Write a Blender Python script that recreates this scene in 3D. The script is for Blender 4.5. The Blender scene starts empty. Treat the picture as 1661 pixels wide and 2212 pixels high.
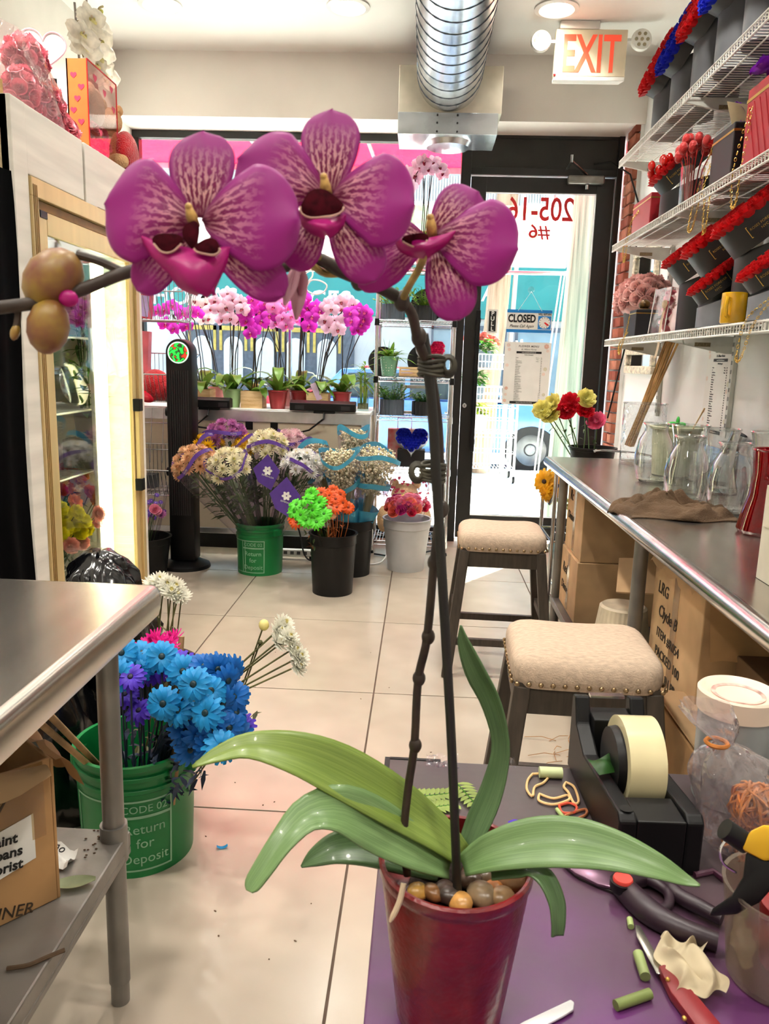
import bpy, bmesh, math, random
from mathutils import Vector, Matrix, Euler, noise
PI = math.pi
random.seed(7)
SC = bpy.context.scene
COL = SC.collection

# ---------------------------------------------------------------- camera
F_PX, PITCH, YAW, ROLL, EYE = 1680.0, .191, .0438, .0296, 1.35      # focal length in pixels of the 1661 x 2212 frame
_f = Vector((-math.sin(YAW)*math.cos(PITCH), math.cos(YAW)*math.cos(PITCH), -math.sin(PITCH)))
_r = Vector((math.cos(YAW), math.sin(YAW), 0)); _u = _r.cross(_f)
_r, _u = math.cos(ROLL)*_r + math.sin(ROLL)*_u, -math.sin(ROLL)*_r + math.cos(ROLL)*_u
_C = Vector((0, 0, EYE))
def at(px, py, x=None, y=None, z=None, d=None):
    """world point on the sight line of a photo pixel, at a plane of the room (or at a distance)"""
    q = _f + (px-830.5)/F_PX*_r - (py-1106)/F_PX*_u
    if x is not None: t = x/q.x
    elif y is not None: t = y/q.y
    elif z is not None: t = (z-EYE)/q.z
    else: t = d
    return _C + t*q
cd = bpy.data.cameras.new('camera'); cam = bpy.data.objects.new('camera', cd); COL.objects.link(cam)
cam.matrix_world = Matrix(((_r.x, _u.x, -_f.x, 0), (_r.y, _u.y, -_f.y, 0), (_r.z, _u.z, -_f.z, EYE), (0, 0, 0, 1)))
cd.sensor_fit = 'VERTICAL'; cd.sensor_height = 24.0; cd.lens = 24.0*F_PX/2212
cd.clip_start = .02; cd.clip_end = 200
cd.dof.use_dof = True; cd.dof.focus_distance = 2.6; cd.dof.aperture_fstop = (cd.lens*.001)/.0013
SC.camera = cam
# ---------------------------------------------------------------- exposure, world, sun
SC.view_settings.view_transform = 'Standard'; SC.view_settings.look = 'None'
SC.view_settings.gamma = 1.0; SC.view_settings.use_curve_mapping = False
SC.view_settings.exposure = 0.98
SC.cycles.use_denoising = True
SC.cycles.max_bounces = 6; SC.cycles.diffuse_bounces = 3; SC.cycles.glossy_bounces = 3
SC.cycles.transmission_bounces = 4; SC.cycles.transparent_max_bounces = 16
SC.cycles.use_adaptive_sampling = True; SC.cycles.adaptive_threshold = .14
SC.cycles.caustics_reflective = False; SC.cycles.caustics_refractive = False
SC.cycles.sample_clamp_indirect = 6.0
W = bpy.data.worlds.new('sky'); SC.world = W; W.use_nodes = True
wn = W.node_tree; bg = wn.nodes['Background']
sky = wn.nodes.new('ShaderNodeTexSky'); sky.sky_type = 'HOSEK_WILKIE'; sky.turbidity = 8.0; sky.ground_albedo = .5
sky.sun_direction = Vector((.30, .42, .85)).normalized()
wn.links.new(sky.outputs[0], bg.inputs[0]); bg.inputs[1].default_value = 6.5
sd = bpy.data.lights.new('sun', 'SUN'); sd.energy = 22.0; sd.angle = .01; sd.color = (1, .96, .9)
so = bpy.data.objects.new('sun', sd); COL.objects.link(so)
so.rotation_euler = Vector((.30, .42, .85)).to_track_quat('Z', 'Y').to_euler()

# ---------------------------------------------------------------- materials
def hexc(h):
    h = h.lstrip('#'); v = [int(h[i:i+2], 16)/255 for i in (0, 2, 4)]
    return tuple(((c+.055)/1.055)**2.4 if c > .04045 else c/12.92 for c in v) + (1,)
MATS = {}
def M(name, col='#888888', rough=.5, metal=0, var=.12, vs=12, bump=0, bs=80, emit=0, sss=0, trans=0, coat=0, stretch=None, spec=.5, alpha=1, var_col=None, sheen=0):
    """principled material whose colour drifts with a noise texture on the object"""
    if name in MATS: return MATS[name]
    m = bpy.data.materials.new(name); m.use_nodes = True; MATS[name] = m
    t = m.node_tree; b = t.nodes['Principled BSDF']; L = t.links
    c = hexc(col)
    tc = t.nodes.new('ShaderNodeTexCoord'); src = tc.outputs['Object']
    if stretch:
        mp = t.nodes.new('ShaderNodeMapping'); mp.inputs['Scale'].default_value = stretch; L.new(src, mp.inputs[0]); src = mp.outputs[0]
    b.inputs['Base Color'].default_value = c
    if var:
        n = t.nodes.new('ShaderNodeTexNoise'); n.inputs['Scale'].default_value = vs; n.inputs['Detail'].default_value = 2.5; L.new(src, n.inputs[0])
        r = t.nodes.new('ShaderNodeValToRGB'); r.color_ramp.elements[0].position = .3; r.color_ramp.elements[1].position = .7
        d = hexc(var_col) if var_col else tuple(x*(1-2*var) for x in c[:3]) + (1,)
        l = c if var_col else tuple(min(1, x*(1+var)) for x in c[:3]) + (1,)
        r.color_ramp.elements[0].color = d; r.color_ramp.elements[1].color = l
        L.new(n.outputs[0], r.inputs[0]); L.new(r.outputs[0], b.inputs['Base Color'])
    b.inputs['Roughness'].default_value = rough; b.inputs['Metallic'].default_value = metal
    b.inputs['Specular IOR Level'].default_value = spec
    if bump:
        n2 = t.nodes.new('ShaderNodeTexNoise'); n2.inputs['Scale'].default_value = bs; n2.inputs['Detail'].default_value = 1; L.new(src, n2.inputs[0])
        bp = t.nodes.new('ShaderNodeBump'); bp.inputs['Strength'].default_value = bump; bp.inputs['Distance'].default_value = .01
        L.new(n2.outputs[0], bp.inputs['Height']); L.new(bp.outputs[0], b.inputs['Normal'])
    if emit:
        b.inputs['Emission Color'].default_value = c; b.inputs['Emission Strength'].default_value = emit
        if name != 'tube_glow': m.cycles.emission_sampling = 'NONE'
    if sss: b.inputs['Subsurface Weight'].default_value = sss; b.inputs['Subsurface Radius'].default_value = (.01, .006, .004)
    if trans: b.inputs['Transmission Weight'].default_value = trans; b.inputs['IOR'].default_value = 1.45
    if coat: b.inputs['Coat Weight'].default_value = coat
    if sheen: b.inputs['Sheen Weight'].default_value = sheen
    b.inputs['Alpha'].default_value = alpha
    return m
def GL(name, tint='#ffffff', rough=.02, refl=.6, base=.03, bump=0, bs=30, film=None, film_amt=0, power=3.0):
    """thin clear sheet: see-through, mirror-like at grazing angles; film adds a diffuse haze of its own colour"""
    if name in MATS: return MATS[name]
    m = bpy.data.materials.new(name); m.use_nodes = True; MATS[name] = m
    t = m.node_tree; t.nodes.clear(); L = t.links; N = t.nodes.new
    out = N('ShaderNodeOutputMaterial'); tr = N('ShaderNodeBsdfTransparent'); gl = N('ShaderNodeBsdfGlossy')
    tr.inputs[0].default_value = hexc(tint); gl.inputs['Roughness'].default_value = rough
    lw = N('ShaderNodeLayerWeight'); lw.inputs[0].default_value = .5
    pw = N('ShaderNodeMath'); pw.operation = 'POWER'; pw.inputs[1].default_value = power; L.new(lw.outputs['Facing'], pw.inputs[0])
    ml = N('ShaderNodeMath'); ml.operation = 'MULTIPLY_ADD'; ml.inputs[1].default_value = refl; ml.inputs[2].default_value = base; L.new(pw.outputs[0], ml.inputs[0])
    mx = N('ShaderNodeMixShader'); L.new(ml.outputs[0], mx.inputs[0]); L.new(tr.outputs[0], mx.inputs[1]); L.new(gl.outputs[0], mx.inputs[2])
    if bump:
        tc = N('ShaderNodeTexCoord'); n2 = N('ShaderNodeTexNoise'); n2.inputs['Scale'].default_value = bs; L.new(tc.outputs['Object'], n2.inputs[0])
        bp = N('ShaderNodeBump'); bp.inputs['Strength'].default_value = bump; bp.inputs['Distance'].default_value = .02
        L.new(n2.outputs[0], bp.inputs['Height']); L.new(bp.outputs[0], gl.inputs['Normal']); L.new(bp.outputs[0], lw.inputs['Normal'])
    last = mx
    if film:
        df = N('ShaderNodeBsdfTranslucent'); df.inputs[0].default_value = hexc(film); d2 = N('ShaderNodeBsdfDiffuse'); d2.inputs[0].default_value = hexc(film)
        ms = N('ShaderNodeMixShader'); ms.inputs[0].default_value = .5; L.new(df.outputs[0], ms.inputs[1]); L.new(d2.outputs[0], ms.inputs[2])
        m2 = N('ShaderNodeMixShader'); m2.inputs[0].default_value = film_amt; L.new(mx.outputs[0], m2.inputs[1]); L.new(ms.outputs[0], m2.inputs[2]); last = m2
    L.new(last.outputs[0], out.inputs[0])
    return m
def TL(name, col, amt=.5, rough=.5, var=.15, vs=20):
    """thin leaf or petal or cloth: diffuse that lets light through"""
    if name in MATS: return MATS[name]
    m = M(name, col, rough, var=var, vs=vs); t = m.node_tree; b = t.nodes['Principled BSDF']; out = [n for n in t.nodes if n.type == 'OUTPUT_MATERIAL'][0]
    tl = t.nodes.new('ShaderNodeBsdfTranslucent'); tl.inputs[0].default_value = hexc(col)
    mx = t.nodes.new('ShaderNodeMixShader'); mx.inputs[0].default_value = amt
    if b.inputs['Base Color'].is_linked: t.links.new(b.inputs['Base Color'].links[0].from_socket, tl.inputs[0])
    t.links.new(b.outputs[0], mx.inputs[1]); t.links.new(tl.outputs[0], mx.inputs[2]); t.links.new(mx.outputs[0], out.inputs[0])
    return m

# ---------------------------------------------------------------- mesh builder
def V(*a): return Vector(a)
def frame_of(d, up=None):
    d = Vector(d).normalized(); up = Vector(up) if up else (V(0, 0, 1) if abs(d.z) < .95 else V(1, 0, 0))
    s = d.cross(up).normalized(); return s, s.cross(d).normalized(), d
def spline(pts, n):
    """Catmull-Rom through points (any tuple length), n samples"""
    pts = [tuple(p) for p in pts]; k = len(pts)-1; out = []
    for i in range(n):
        t = i/(n-1)*k; j = min(int(t), k-1); u = t-j
        p0, p1, p2, p3 = pts[max(j-1, 0)], pts[j], pts[j+1], pts[min(j+2, k)]
        out.append(tuple(.5*((2*b)+(-a+c)*u+(2*a-5*b+4*c-d)*u*u+(-a+3*b-3*c+d)*u**3) for a, b, c, d in zip(p0, p1, p2, p3)))
    return out
class B:
    def __init__(s): s.v = []; s.f = []; s.m = []; s.uv = {}
    def add(s, vs, fs, mi=0):
        o = len(s.v); s.v += [tuple(p) for p in vs]; s.f += [tuple(i+o for i in f) for f in fs]; s.m += [mi]*len(fs); return o
    def box(s, lo, hi, mi=0, mat=None):
        (a, b, c), (d, e, f) = lo, hi
        vs = [V(x, y, z) for x in (a, d) for y in (b, e) for z in (c, f)]
        if mat is not None: vs = [mat @ p for p in vs]
        s.add(vs, [(0, 1, 3, 2), (4, 6, 7, 5), (0, 4, 5, 1), (2, 3, 7, 6), (0, 2, 6, 4), (1, 5, 7, 3)], mi); return s
    def bar(s, p, q, w, h=None, mi=0, up=None):
        p, q = Vector(p), Vector(q); a, b, d = frame_of(q-p, up); h = h or w
        vs = [c + a*i*w/2 + b*j*h/2 for c in (p, q) for i, j in ((-1, -1), (1, -1), (1, 1), (-1, 1))]
        s.add(vs, [(3, 2, 1, 0), (4, 5, 6, 7), (0, 1, 5, 4), (1, 2, 6, 5), (2, 3, 7, 6), (3, 0, 4, 7)], mi); return s
    def tube(s, pts, r, n=8, mi=0, cap=True, closed=False):
        pts = [Vector(p) for p in pts]; k = len(pts); rs = r if isinstance(r, (list, tuple)) else [r]*k
        vs = []; a = None
        for i, p in enumerate(pts):
            d = (pts[(i+1) % k]-pts[i-1]) if closed else (pts[min(i+1, k-1)]-pts[max(i-1, 0)])
            if d.length < 1e-9: d = V(0, 0, 1)
            d.normalize()
            if a is None: a = frame_of(d)[0]
            a = (a - d*a.dot(d)); a = a.normalized() if a.length > 1e-6 else frame_of(d)[0]
            b = d.cross(a)
            vs += [p + (a*math.cos(2*PI*j/n)+b*math.sin(2*PI*j/n))*rs[i] for j in range(n)]
        fs = [(i*n+j, i*n+(j+1) % n, ((i+1) % k)*n+(j+1) % n, ((i+1) % k)*n+j) for i in range(k if closed else k-1) for j in range(n)]
        if cap and not closed: fs += [tuple(range(n))[::-1], tuple((k-1)*n+j for j in range(n))]
        s.add(vs, fs, mi); return s
    def lathe(s, prof, n=24, o=(0, 0, 0), mi=0, mat=None, a0=0, a1=2*PI, wob=None):
        full = abs(a1-a0-2*PI) < 1e-6; c = n if full else n+1; vs = []
        for (r, z) in prof:
            for j in range(c):
                t = a0+(a1-a0)*j/n; rr = r*(wob(t, z) if wob else 1)
                p = V(rr*math.cos(t), rr*math.sin(t), z); vs.append((mat @ p if mat is not None else p)+Vector(o))
        s.add(vs, [(i*c+j, i*c+(j+1) % c, (i+1)*c+(j+1) % c, (i+1)*c+j) for i in range(len(prof)-1) for j in range(n)], mi); return s
    def ell(s, c, r, n=12, k=8, mi=0, mat=None):
        r = r if isinstance(r, (list, tuple)) else (r, r, r); vs = []
        for i in range(k+1):
            th = PI*i/k
            for j in range(n):
                p = V(r[0]*math.sin(th)*math.cos(2*PI*j/n), r[1]*math.sin(th)*math.sin(2*PI*j/n), r[2]*math.cos(th))
                vs.append((mat @ p if mat is not None else p)+Vector(c))
        s.add(vs, [(i*n+j, (i+1)*n+j, (i+1)*n+(j+1) % n, i*n+(j+1) % n) for i in range(k) for j in range(n)], mi); return s
    def sheet(s, fn, nu, nv, mi=0, uv=False):
        vs = [Vector(fn(i/nu, j/nv)) for i in range(nu+1) for j in range(nv+1)]
        o = s.add(vs, [(i*(nv+1)+j, (i+1)*(nv+1)+j, (i+1)*(nv+1)+j+1, i*(nv+1)+j+1) for i in range(nu) for j in range(nv)], mi)
        if uv:
            for i in range(nu+1):
                for j in range(nv+1): s.uv[o+i*(nv+1)+j] = (i/nu, j/nv)
        return s
    def prism(s, poly, h, mat=None, mi=0):
        """poly in xy, extruded 0..h in z, then placed by mat"""
        n = len(poly); vs = [V(x, y, z) for z in (0, h) for x, y in poly]
        if mat is not None: vs = [mat @ p for p in vs]
        s.add(vs, [tuple(range(n))[::-1], tuple(range(n, 2*n))]+[(i, (i+1) % n, n+(i+1) % n, n+i) for i in range(n)], mi); return s
    def mesh(s, name, mats, smooth=40, bevel=0, merge=False):
        me = bpy.data.meshes.new(name); me.from_pydata(s.v, [], s.f)
        for m in (mats if isinstance(mats, (list, tuple)) else [mats]): me.materials.append(m)
        me.polygons.foreach_set('material_index', s.m)
        if s.uv:
            ul = me.uv_layers.new(name='UVMap')
            for lp in me.loops: ul.data[lp.index].uv = s.uv.get(lp.vertex_index, (0, 0))
        bm = bmesh.new(); bm.from_mesh(me)
        bmesh.ops.recalc_face_normals(bm, faces=bm.faces)
        if merge: bmesh.ops.remove_doubles(bm, verts=bm.verts, dist=1e-5)
        if bevel:
            es = [e for e in bm.edges if len(e.link_faces) == 2 and e.calc_face_angle(0) > .6]
            bmesh.ops.bevel(bm, geom=es, offset=bevel, segments=2, affect='EDGES', profile=.5, clamp_overlap=True)
        bm.to_mesh(me); bm.free()
        if smooth:
            me.polygons.foreach_set('use_smooth', [True]*len(me.polygons))
            if smooth < 180: me.set_sharp_from_angle(angle=math.radians(smooth))
        me.update(); return me
    def build(s, name, mats, parent=None, smooth=40, bevel=0, world=False, merge=False, **k):
        if world and parent is not None:
            o = Vector(parent.location); s.v = [tuple(Vector(p)-o) for p in s.v]
        return put(s.mesh(name, mats, smooth, bevel, merge), name, parent, **k)
def put(me, name, parent=None, loc=None, rot=None, scale=None, label=None, kind=None):
    o = bpy.data.objects.new(name, me); COL.objects.link(o)
    if parent is not None: o.parent = parent
    if loc is not None: o.location = loc
    if rot is not None: o.rotation_euler = rot if not isinstance(rot, Matrix) else rot.to_euler()
    if scale is not None: o.scale = (scale,)*3 if isinstance(scale, (int, float)) else scale
    if label: o['label'] = label
    if kind: o['kind'] = kind
    return o
def thing(name, label, cat, loc=(0, 0, 0), rotz=0, group=None, rot=None):
    o = bpy.data.objects.new(name, None); COL.objects.link(o); o.empty_display_size = .05
    o.location = loc; o.rotation_euler = rot or (0, 0, rotz); o['label'] = label; o['category'] = cat
    if group: o['group'] = group
    return o
def tag(o, label, cat, group=None):
    o['label'] = label; o['category'] = cat
    if group: o['group'] = group
    return o
def struct(o): o['kind'] = 'structure'; return o
def facing(n, up=(0, 0, 1)):
    """rotation that turns local +z to n and local +y towards up"""
    n = Vector(n).normalized(); u = Vector(up); u = (u-n*u.dot(n)); u = u.normalized() if u.length > 1e-4 else frame_of(n)[1]
    x = u.cross(n); return Matrix(((x.x, u.x, n.x), (x.y, u.y, n.y), (x.z, u.z, n.z)))
def place(o, loc, n, up=(0, 0, 1), scale=None):
    o.location = loc; o.rotation_euler = facing(n, up).to_euler()
    if scale: o.scale = (scale,)*3
    return o
def text_mesh(body, size, extrude=.0006, align='CENTER', bold=0, sx=1.0, shear=0, spacing=1.0):
    c = bpy.data.curves.new('t', 'FONT'); c.body = body; c.size = size; c.extrude = extrude; c.align_x = align; c.align_y = 'CENTER'
    c.offset = bold; c.shear = shear; c.space_character = spacing; c.resolution_u = 3
    o = bpy.data.objects.new('t', c); me = bpy.data.meshes.new_from_object(o)
    bpy.data.objects.remove(o); bpy.data.curves.remove(c)
    for v in me.vertices: v.co.x *= sx
    return me
def lettering(body, size, m, loc, n, up, parent, mirror=False, world=True, name='lettering', **k):
    """flat printed words on a surface whose normal is n"""
    me = text_mesh(body, size, **k); me.materials.clear(); me.materials.append(m)
    if mirror:
        for v in me.vertices: v.co.x *= -1
        me.flip_normals()
    o = put(me, name, parent); loc = Vector(loc)
    if world and parent is not None: loc = loc-Vector(parent.location)
    return place(o, loc, n, up)
def rnd(a, b): return random.uniform(a, b)
def jit(v, a): return Vector(v)+V(rnd(-a, a), rnd(-a, a), rnd(-a, a))
# ================================================================ SETTING
XL, XR, YF, YB, ZC = -2.16, 1.40, 5.91, -1.7, 3.34
m_wall = M('wall_paint', '#f1ede4', .6, var=.03, vs=3, bump=.02, bs=200)
m_wallr = M('wall_paint_white', '#f6f6f4', .5, var=.02, vs=3)
m_soffit = M('soffit_paint', '#faf3ec', .6, var=.03, vs=2)
m_tile = M('floor_tile_ceramic', '#b1a494', .22, var=.07, vs=3.5, bump=.015, bs=90)
m_grout = M('grout', '#5d4c40', .9, var=.1)
m_black = M('black_anodised_frame', '#121111', .4, var=.15, vs=9, bump=.02, bs=40)
m_blk = M('black_plastic', '#08080a', .45, var=.1, spec=.3)
m_white = M('white_enamel', '#f0efea', .35, var=.03)
m_steel = M('stainless_steel', '#ccc8c2', .24, 1, var=.1, vs=9, bump=.012, bs=40, stretch=(1, .12, 1))
m_chrome = M('chrome', '#d8dadd', .14, 1, var=.04)
m_galv = M('galvanised_steel', '#ccd2d8', .26, 1, var=.16, vs=5, bump=.02, bs=14)
m_galvd = M('galvanised_box_steel', '#bdb6a6', .38, 1, var=.08, vs=8)
m_glass = GL('window_glass', '#f4fbf9', .0, .5, .02)
# floor: slab of grout with a tile in every cell
fl = struct(B().box((XL, YB, -.06), (XR, YF+.12, -.004)).build('floor', m_grout, smooth=0))
TX, TY = .85, .89
tile_me = {}
def tile(x0, x1, y0, y1):
    k = (round(x1-x0, 4), round(y1-y0, 4))
    if k not in tile_me: tile_me[k] = B().box((0, 0, -.012), (k[0], k[1], 0)).mesh('tile', m_tile, 0, .0012)
    put(tile_me[k], 'tile', fl, (x0, y0, 0))
xs = [-.155+TX*k for k in range(-3, 3)]; ys = [3.02+TY*k for k in range(-6, 5)]
for i in range(len(xs)-1):
    for j in range(len(ys)-1):
        a, b, c, d = max(xs[i], XL)+.003, min(xs[i+1], XR)-.003, max(ys[j], YB)+.003, min(ys[j+1], YF)-.003
        if b-a > .02 and d-c > .02: tile(a, b, c, d)
struct(B().box((XL-.1, YB, ZC), (XR+.1, YF+.1, ZC+.1)).build('ceiling', M('ceiling_paint', '#f7f5f0', .7, var=.02, vs=2), smooth=0))
struct(B().box((XL-.1, YB, 0), (XL, YF+.1, ZC)).build('wall_left', m_wall, smooth=0))
struct(B().box((XL-.1, YB-.1, 0), (XR+.1, YB, ZC)).build('wall_back', m_wall, smooth=0))
struct(B().box((XL, YF-.33, 2.935), (XR, YF+.1, ZC)).build('wall_front', m_soffit, smooth=0))
wr = struct(B().box((XR, YB, 0), (XR+.1, 5.6, ZC)).box((1.375, 5.6, 0), (XR+.12, YF+.1, ZC)).build('wall_right', m_wallr, smooth=0))
m_brick = [M('brick_%d' % i, c, .85, var=.18, vs=14, bump=.25, bs=60) for i, c in enumerate(('#b0674f', '#a85a45', '#bd7a62', '#9c5240'))]
bme = [B().box((0, 0, 0), (.045, .205, .062)).mesh('brick', m, 0, .004) for m in m_brick]
bmh = [B().box((0, 0, 0), (.045, .1, .062)).mesh('brick', m, 0, .004) for m in m_brick]
for r in range(45):
    z = .01+r*.074; y = 5.605
    while y < YF-.02:
        half = (r % 2 and y < 5.61); me = random.choice(bmh if half or YF-y < .2 else bme)
        if YF-y > .1: put(me, 'brick', wr, (1.345-rnd(.0, .006), y, z))
        y += .11 if half or YF-y < .2 else .215
struct(B().box((XR-.012, YB, 0), (XR, 5.59, .1)).build('baseboard_right', M('skirting_paint', '#d9d5cc', .5), smooth=0))
# storefront window
wi = struct(B().box((XL, YF, 2.885), (.23, YF+.07, 2.935)).box((XL, YF, 0), (.23, YF+.09, .1)).box((XL, YF, .1), (XL+.05, YF+.07, 2.885)).build('window_1', m_black, smooth=0, bevel=.003))
B().box((-1.02, YF+.02, .1), (-1.0, YF+.06, 2.885)).build('mullion', m_chrome, wi, 0, .003)
for a, b in ((XL+.05, -1.02), (-1.0, .23)):
    B().box((a, YF+.03, .1), (b, YF+.038, 2.885)).build('pane', m_glass, wi, 0)
# door
dr = struct(B().box((.215, YF-.03, 0), (.285, YF+.09, 2.94)).box((1.306, YF-.03, 0), (1.345, YF+.09, 2.94))
            .box((.285, YF-.02, 2.672), (1.306, YF+.08, 2.72)).build('door_1', m_black, smooth=0, bevel=.003))
B().box((.285, YF, 2.72), (1.306, YF+.04, 2.93)).box((.285, YF-.015, 2.915), (1.306, YF, 2.935)).build('transom_panel', M('black_panel_worn', '#1d1b18', .55, var=.3, vs=6), dr, 0)
lf = B().box((.291, YF-.005, .03), (.4, YF+.04, 2.662)).box((1.175, YF-.005, .03), (1.3, YF+.04, 2.662)) \
    .box((.4, YF-.005, 2.556), (1.175, YF+.04, 2.662)).box((.4, YF-.005, .03), (1.175, YF+.04, .212)).build('door_leaf', m_black, dr, 0, .003)
B().box((.4, YF+.012, .212), (1.175, YF+.02, 2.556)).build('door_glass', m_glass, lf, 0)
m_bead = M('glazing_bead', '#e8ebee', .3, .6, var=.05)
B().box((.398, YF-.008, 2.551), (1.177, YF, 2.558)).box((1.171, YF-.008, .21), (1.178, YF, 2.556)).box((.398, YF-.008, .208), (1.177, YF, .214)).build('glazing_bead', m_bead, lf, 0)
p0, p1 = at(1035, 670, y=YF-.06), at(1021, 975, y=YF-.06)
B().box((p1.x-.022, YF-.075, p1.z), (p0.x+.012, YF-.05, p0.z)).box((p1.x-.012, YF-.05, p1.z+.05), (p1.x+.012, YF, p1.z+.09)).box((p1.x-.012, YF-.05, p0.z-.09), (p1.x+.012, YF, p0.z-.05)).build('pull_handle', m_blk, lf, 0, .004)
c = at(1003, 876, y=YF-.01)
B().lathe([(0, .012), (.016, .012), (.021, .006), (.021, 0)], 20, (c.x, YF-.005, c.z), mat=Matrix.Rotation(PI/2, 3, 'X')).build('lock_cylinder', m_chrome, lf)
B().box((c.x-.002, YF-.02, c.z-.008), (c.x+.002, YF-.017, c.z+.008)).build('keyhole', m_blk, lf, 0)
# door closer
a, b = at(1228, 378, y=YF-.06), at(1306, 398, y=YF-.06)
cl = B().box((a.x, YF-.07, b.z), (b.x, YF-.005, a.z)).build('door_closer', M('closer_aluminium', '#8d8b86', .4, .8, var=.15), dr, 0, .012)
e0, e1, e2 = at(1268, 378, y=YF-.045), at(1235, 348, y=YF-.12), at(1222, 368, y=YF-.03)
B().bar(e0, e1, .022, .008).bar(e1, e2, .022, .008).tube([e1+V(0, 0, -.01), e1+V(0, 0, .04)], .011, 10).build('closer_arm', m_chrome, cl, 0)
c = at(1268, 400, y=YF-.05); B().tube([c, c-V(0, 0, .03)], .014, 10).build('closer_valve', m_chrome, cl)
# red mirrored house number on the door glass (it reads from the street)
m_red = M('red_vinyl', '#e0161c', .45, var=.04)
def door_text(body, x0, x1, y0, y1, m, **k):
    a, b = at(x0, y0, y=YF+.01), at(x1, y1, y=YF+.01); me = text_mesh(body, 1, **k)
    w = [v.co.x for v in me.vertices]; h = [v.co.y for v in me.vertices]
    W0, H0 = max(w)-min(w), max(h)-min(h); cx_, cy_ = (max(w)+min(w))/2, (max(h)+min(h))/2
    for v in me.vertices: v.co = V(-(v.co.x-cx_)/W0*(b.x-a.x), (v.co.y-cy_)/H0*(a.z-b.z), v.co.z)
    me.flip_normals(); me.materials.clear(); me.materials.append(m)
    o = put(me, 'street_number', lf); return place(o, ((a.x+b.x)/2, YF+.0105, (a.z+b.z)/2), (0, -1, 0))
door_text('205-16', 1098, 1237, 424, 479, m_red, bold=.012); door_text('#6', 1143, 1187, 484, 518, m_red, bold=.01)

# ---------------------------------------------------------------- things on the door
m_paper = M('paper_white', '#f4f3ee', .6, var=.02); m_ink = M('black_ink', '#141414', .6, var=0)
m_signblue = M('sign_blue', '#1a86d8', .4, var=.03); m_grey = M('grey_ink', '#4a4a4c', .6, var=0)
def flat_px(x0, y0, x1, y1, Y):
    a, b = at(x0, y0, y=Y), at(x1, y1, y=Y); return a.x, b.x, b.z, a.z
Yd = YF-.004
x0, x1, z0, z1 = flat_px(1096, 668, 1190, 720, Yd)
t = thing('closed_sign', 'blue and white CLOSED sign with a clock dial hanging on the door glass', 'sign', ((x0+x1)/2, Yd, z0))
B().box((x0, Yd, z0), (x1, Yd+.004, z1)).build('board', m_paper, t, 0, world=True)
B().box((x0, Yd-.001, z1-.022), (x1, Yd, z1)).box((x0, Yd-.001, z0), (x1, Yd, z0+.022)).build('blue_band', m_signblue, t, 0, world=True)
w, h = x1-x0, z1-z0
lettering('CLOSED', .075, m_ink, (x0+w*.335, Yd-.001, z0+h*.6), (0, -1, 0), (0, 0, 1), t, bold=.003, sx=.72)
lettering('Please Call Again', .03, m_ink, (x0+w*.335, Yd-.001, z0+h*.28), (0, -1, 0), (0, 0, 1), t, shear=.35, sx=.85)
lettering('WILL RETURN', .02, m_ink, (x0+w*.84, Yd-.001, z0+h*.81), (0, -1, 0), (0, 0, 1), t, bold=.0006, sx=.75)
qx = x0+w*.84; qz = z0+h*.45
B().box((qx-.047, Yd-.0015, qz-.047), (qx+.047, Yd, qz+.047)).build('dial_panel', m_signblue, t, 0, world=True)
ry = Matrix.Rotation(PI/2, 3, 'X')
B().lathe([(0, .003), (.042, .003), (.042, 0)], 28, (qx, Yd, qz), mat=ry).build('dial', m_paper, t, world=True)
for k in range(12): B().box((-.002, -.0036, .032), (.002, -.003, .039)).build('dial_mark', m_ink, t, 0, loc=Vector((qx, Yd, qz))-Vector(t.location), rot=(0, k*PI/6, 0))
B().prism([(-.005, 0), (.005, .004), (.03, -.012), (.022, -.024)], .001, Matrix.Translation((qx, Yd-.0035, qz)) @ Matrix.Rotation(PI/2, 4, 'X')).build('clock_hand', m_red, t, 0, world=True)
c = at(1148, 626, y=Yd)
B().lathe([(.002, -.012), (.006, -.01), (.012, -.004), (.026, 0)], 20, (c.x, Yd+.014, c.z), mat=ry).build('suction_cup', GL('clear_rubber', '#e8f4f4', .1, .6, .15), t, world=True)
B().tube([(x0+w*.24, Yd-.002, z1-.008), (c.x, Yd-.003, c.z-.012), (x0+w*.77, Yd-.002, z1-.008)], .0018, 6).build('string', m_paper, t, world=True)
x0, x1, z0, z1 = flat_px(1057, 672, 1070, 716, Yd)
t = thing('pull_sign', 'narrow vertical black PULL sign beside the door handle', 'sign', ((x0+x1)/2, Yd, z0))
B().box((x0-.012, Yd, z0-.012), (x1+.012, Yd+.004, z1+.012)).build('plate', m_paper, t, 0, world=True)
B().box((x0, Yd-.001, z0), (x1, Yd, z1)).build('black_field', m_ink, t, 0, world=True)
for i, ch in enumerate('PULL'): lettering(ch, .042, m_paper, ((x0+x1)/2, Yd-.0015, z1-(i+.5)*(z1-z0)/4), (0, -1, 0), (0, 0, 1), t, bold=.001)
MENU = ['Roses', 'R', 'Color Roses', 'Special Roses', 'Lilies', 'Hydrangea', 'Calla Lily', 'Orchids', 'Gerbera', 'Carnations', 'Mums', 'Snap Dragons', 'Hypericum', 'Spider Mums', 'Button Carns', 'Solidago', 'Alstroemeria', 'Purple Statice', 'Mini Carnations', 'Pompoms', 'Blue Delphinium', 'Tulips', 'Sunflowers', 'Eucalyptus', 'Italian Ruscus', "Baby's Breath"]
PRICE = ['4', '7', '8', '9', '6', '9', '7', '9', '7', '2', '3', '3', '4', '3', '2', '3', '4', '3', '6', '6', '8', '10', '10', '11', '12', '20']
m_peach = M('print_peach', '#f2ddd2', .6, var=.06); m_rust = M('print_rust', '#e8bcab', .6, var=.06); m_leafp = M('print_leaf', '#dcd9c2', .6, var=.06)
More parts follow.
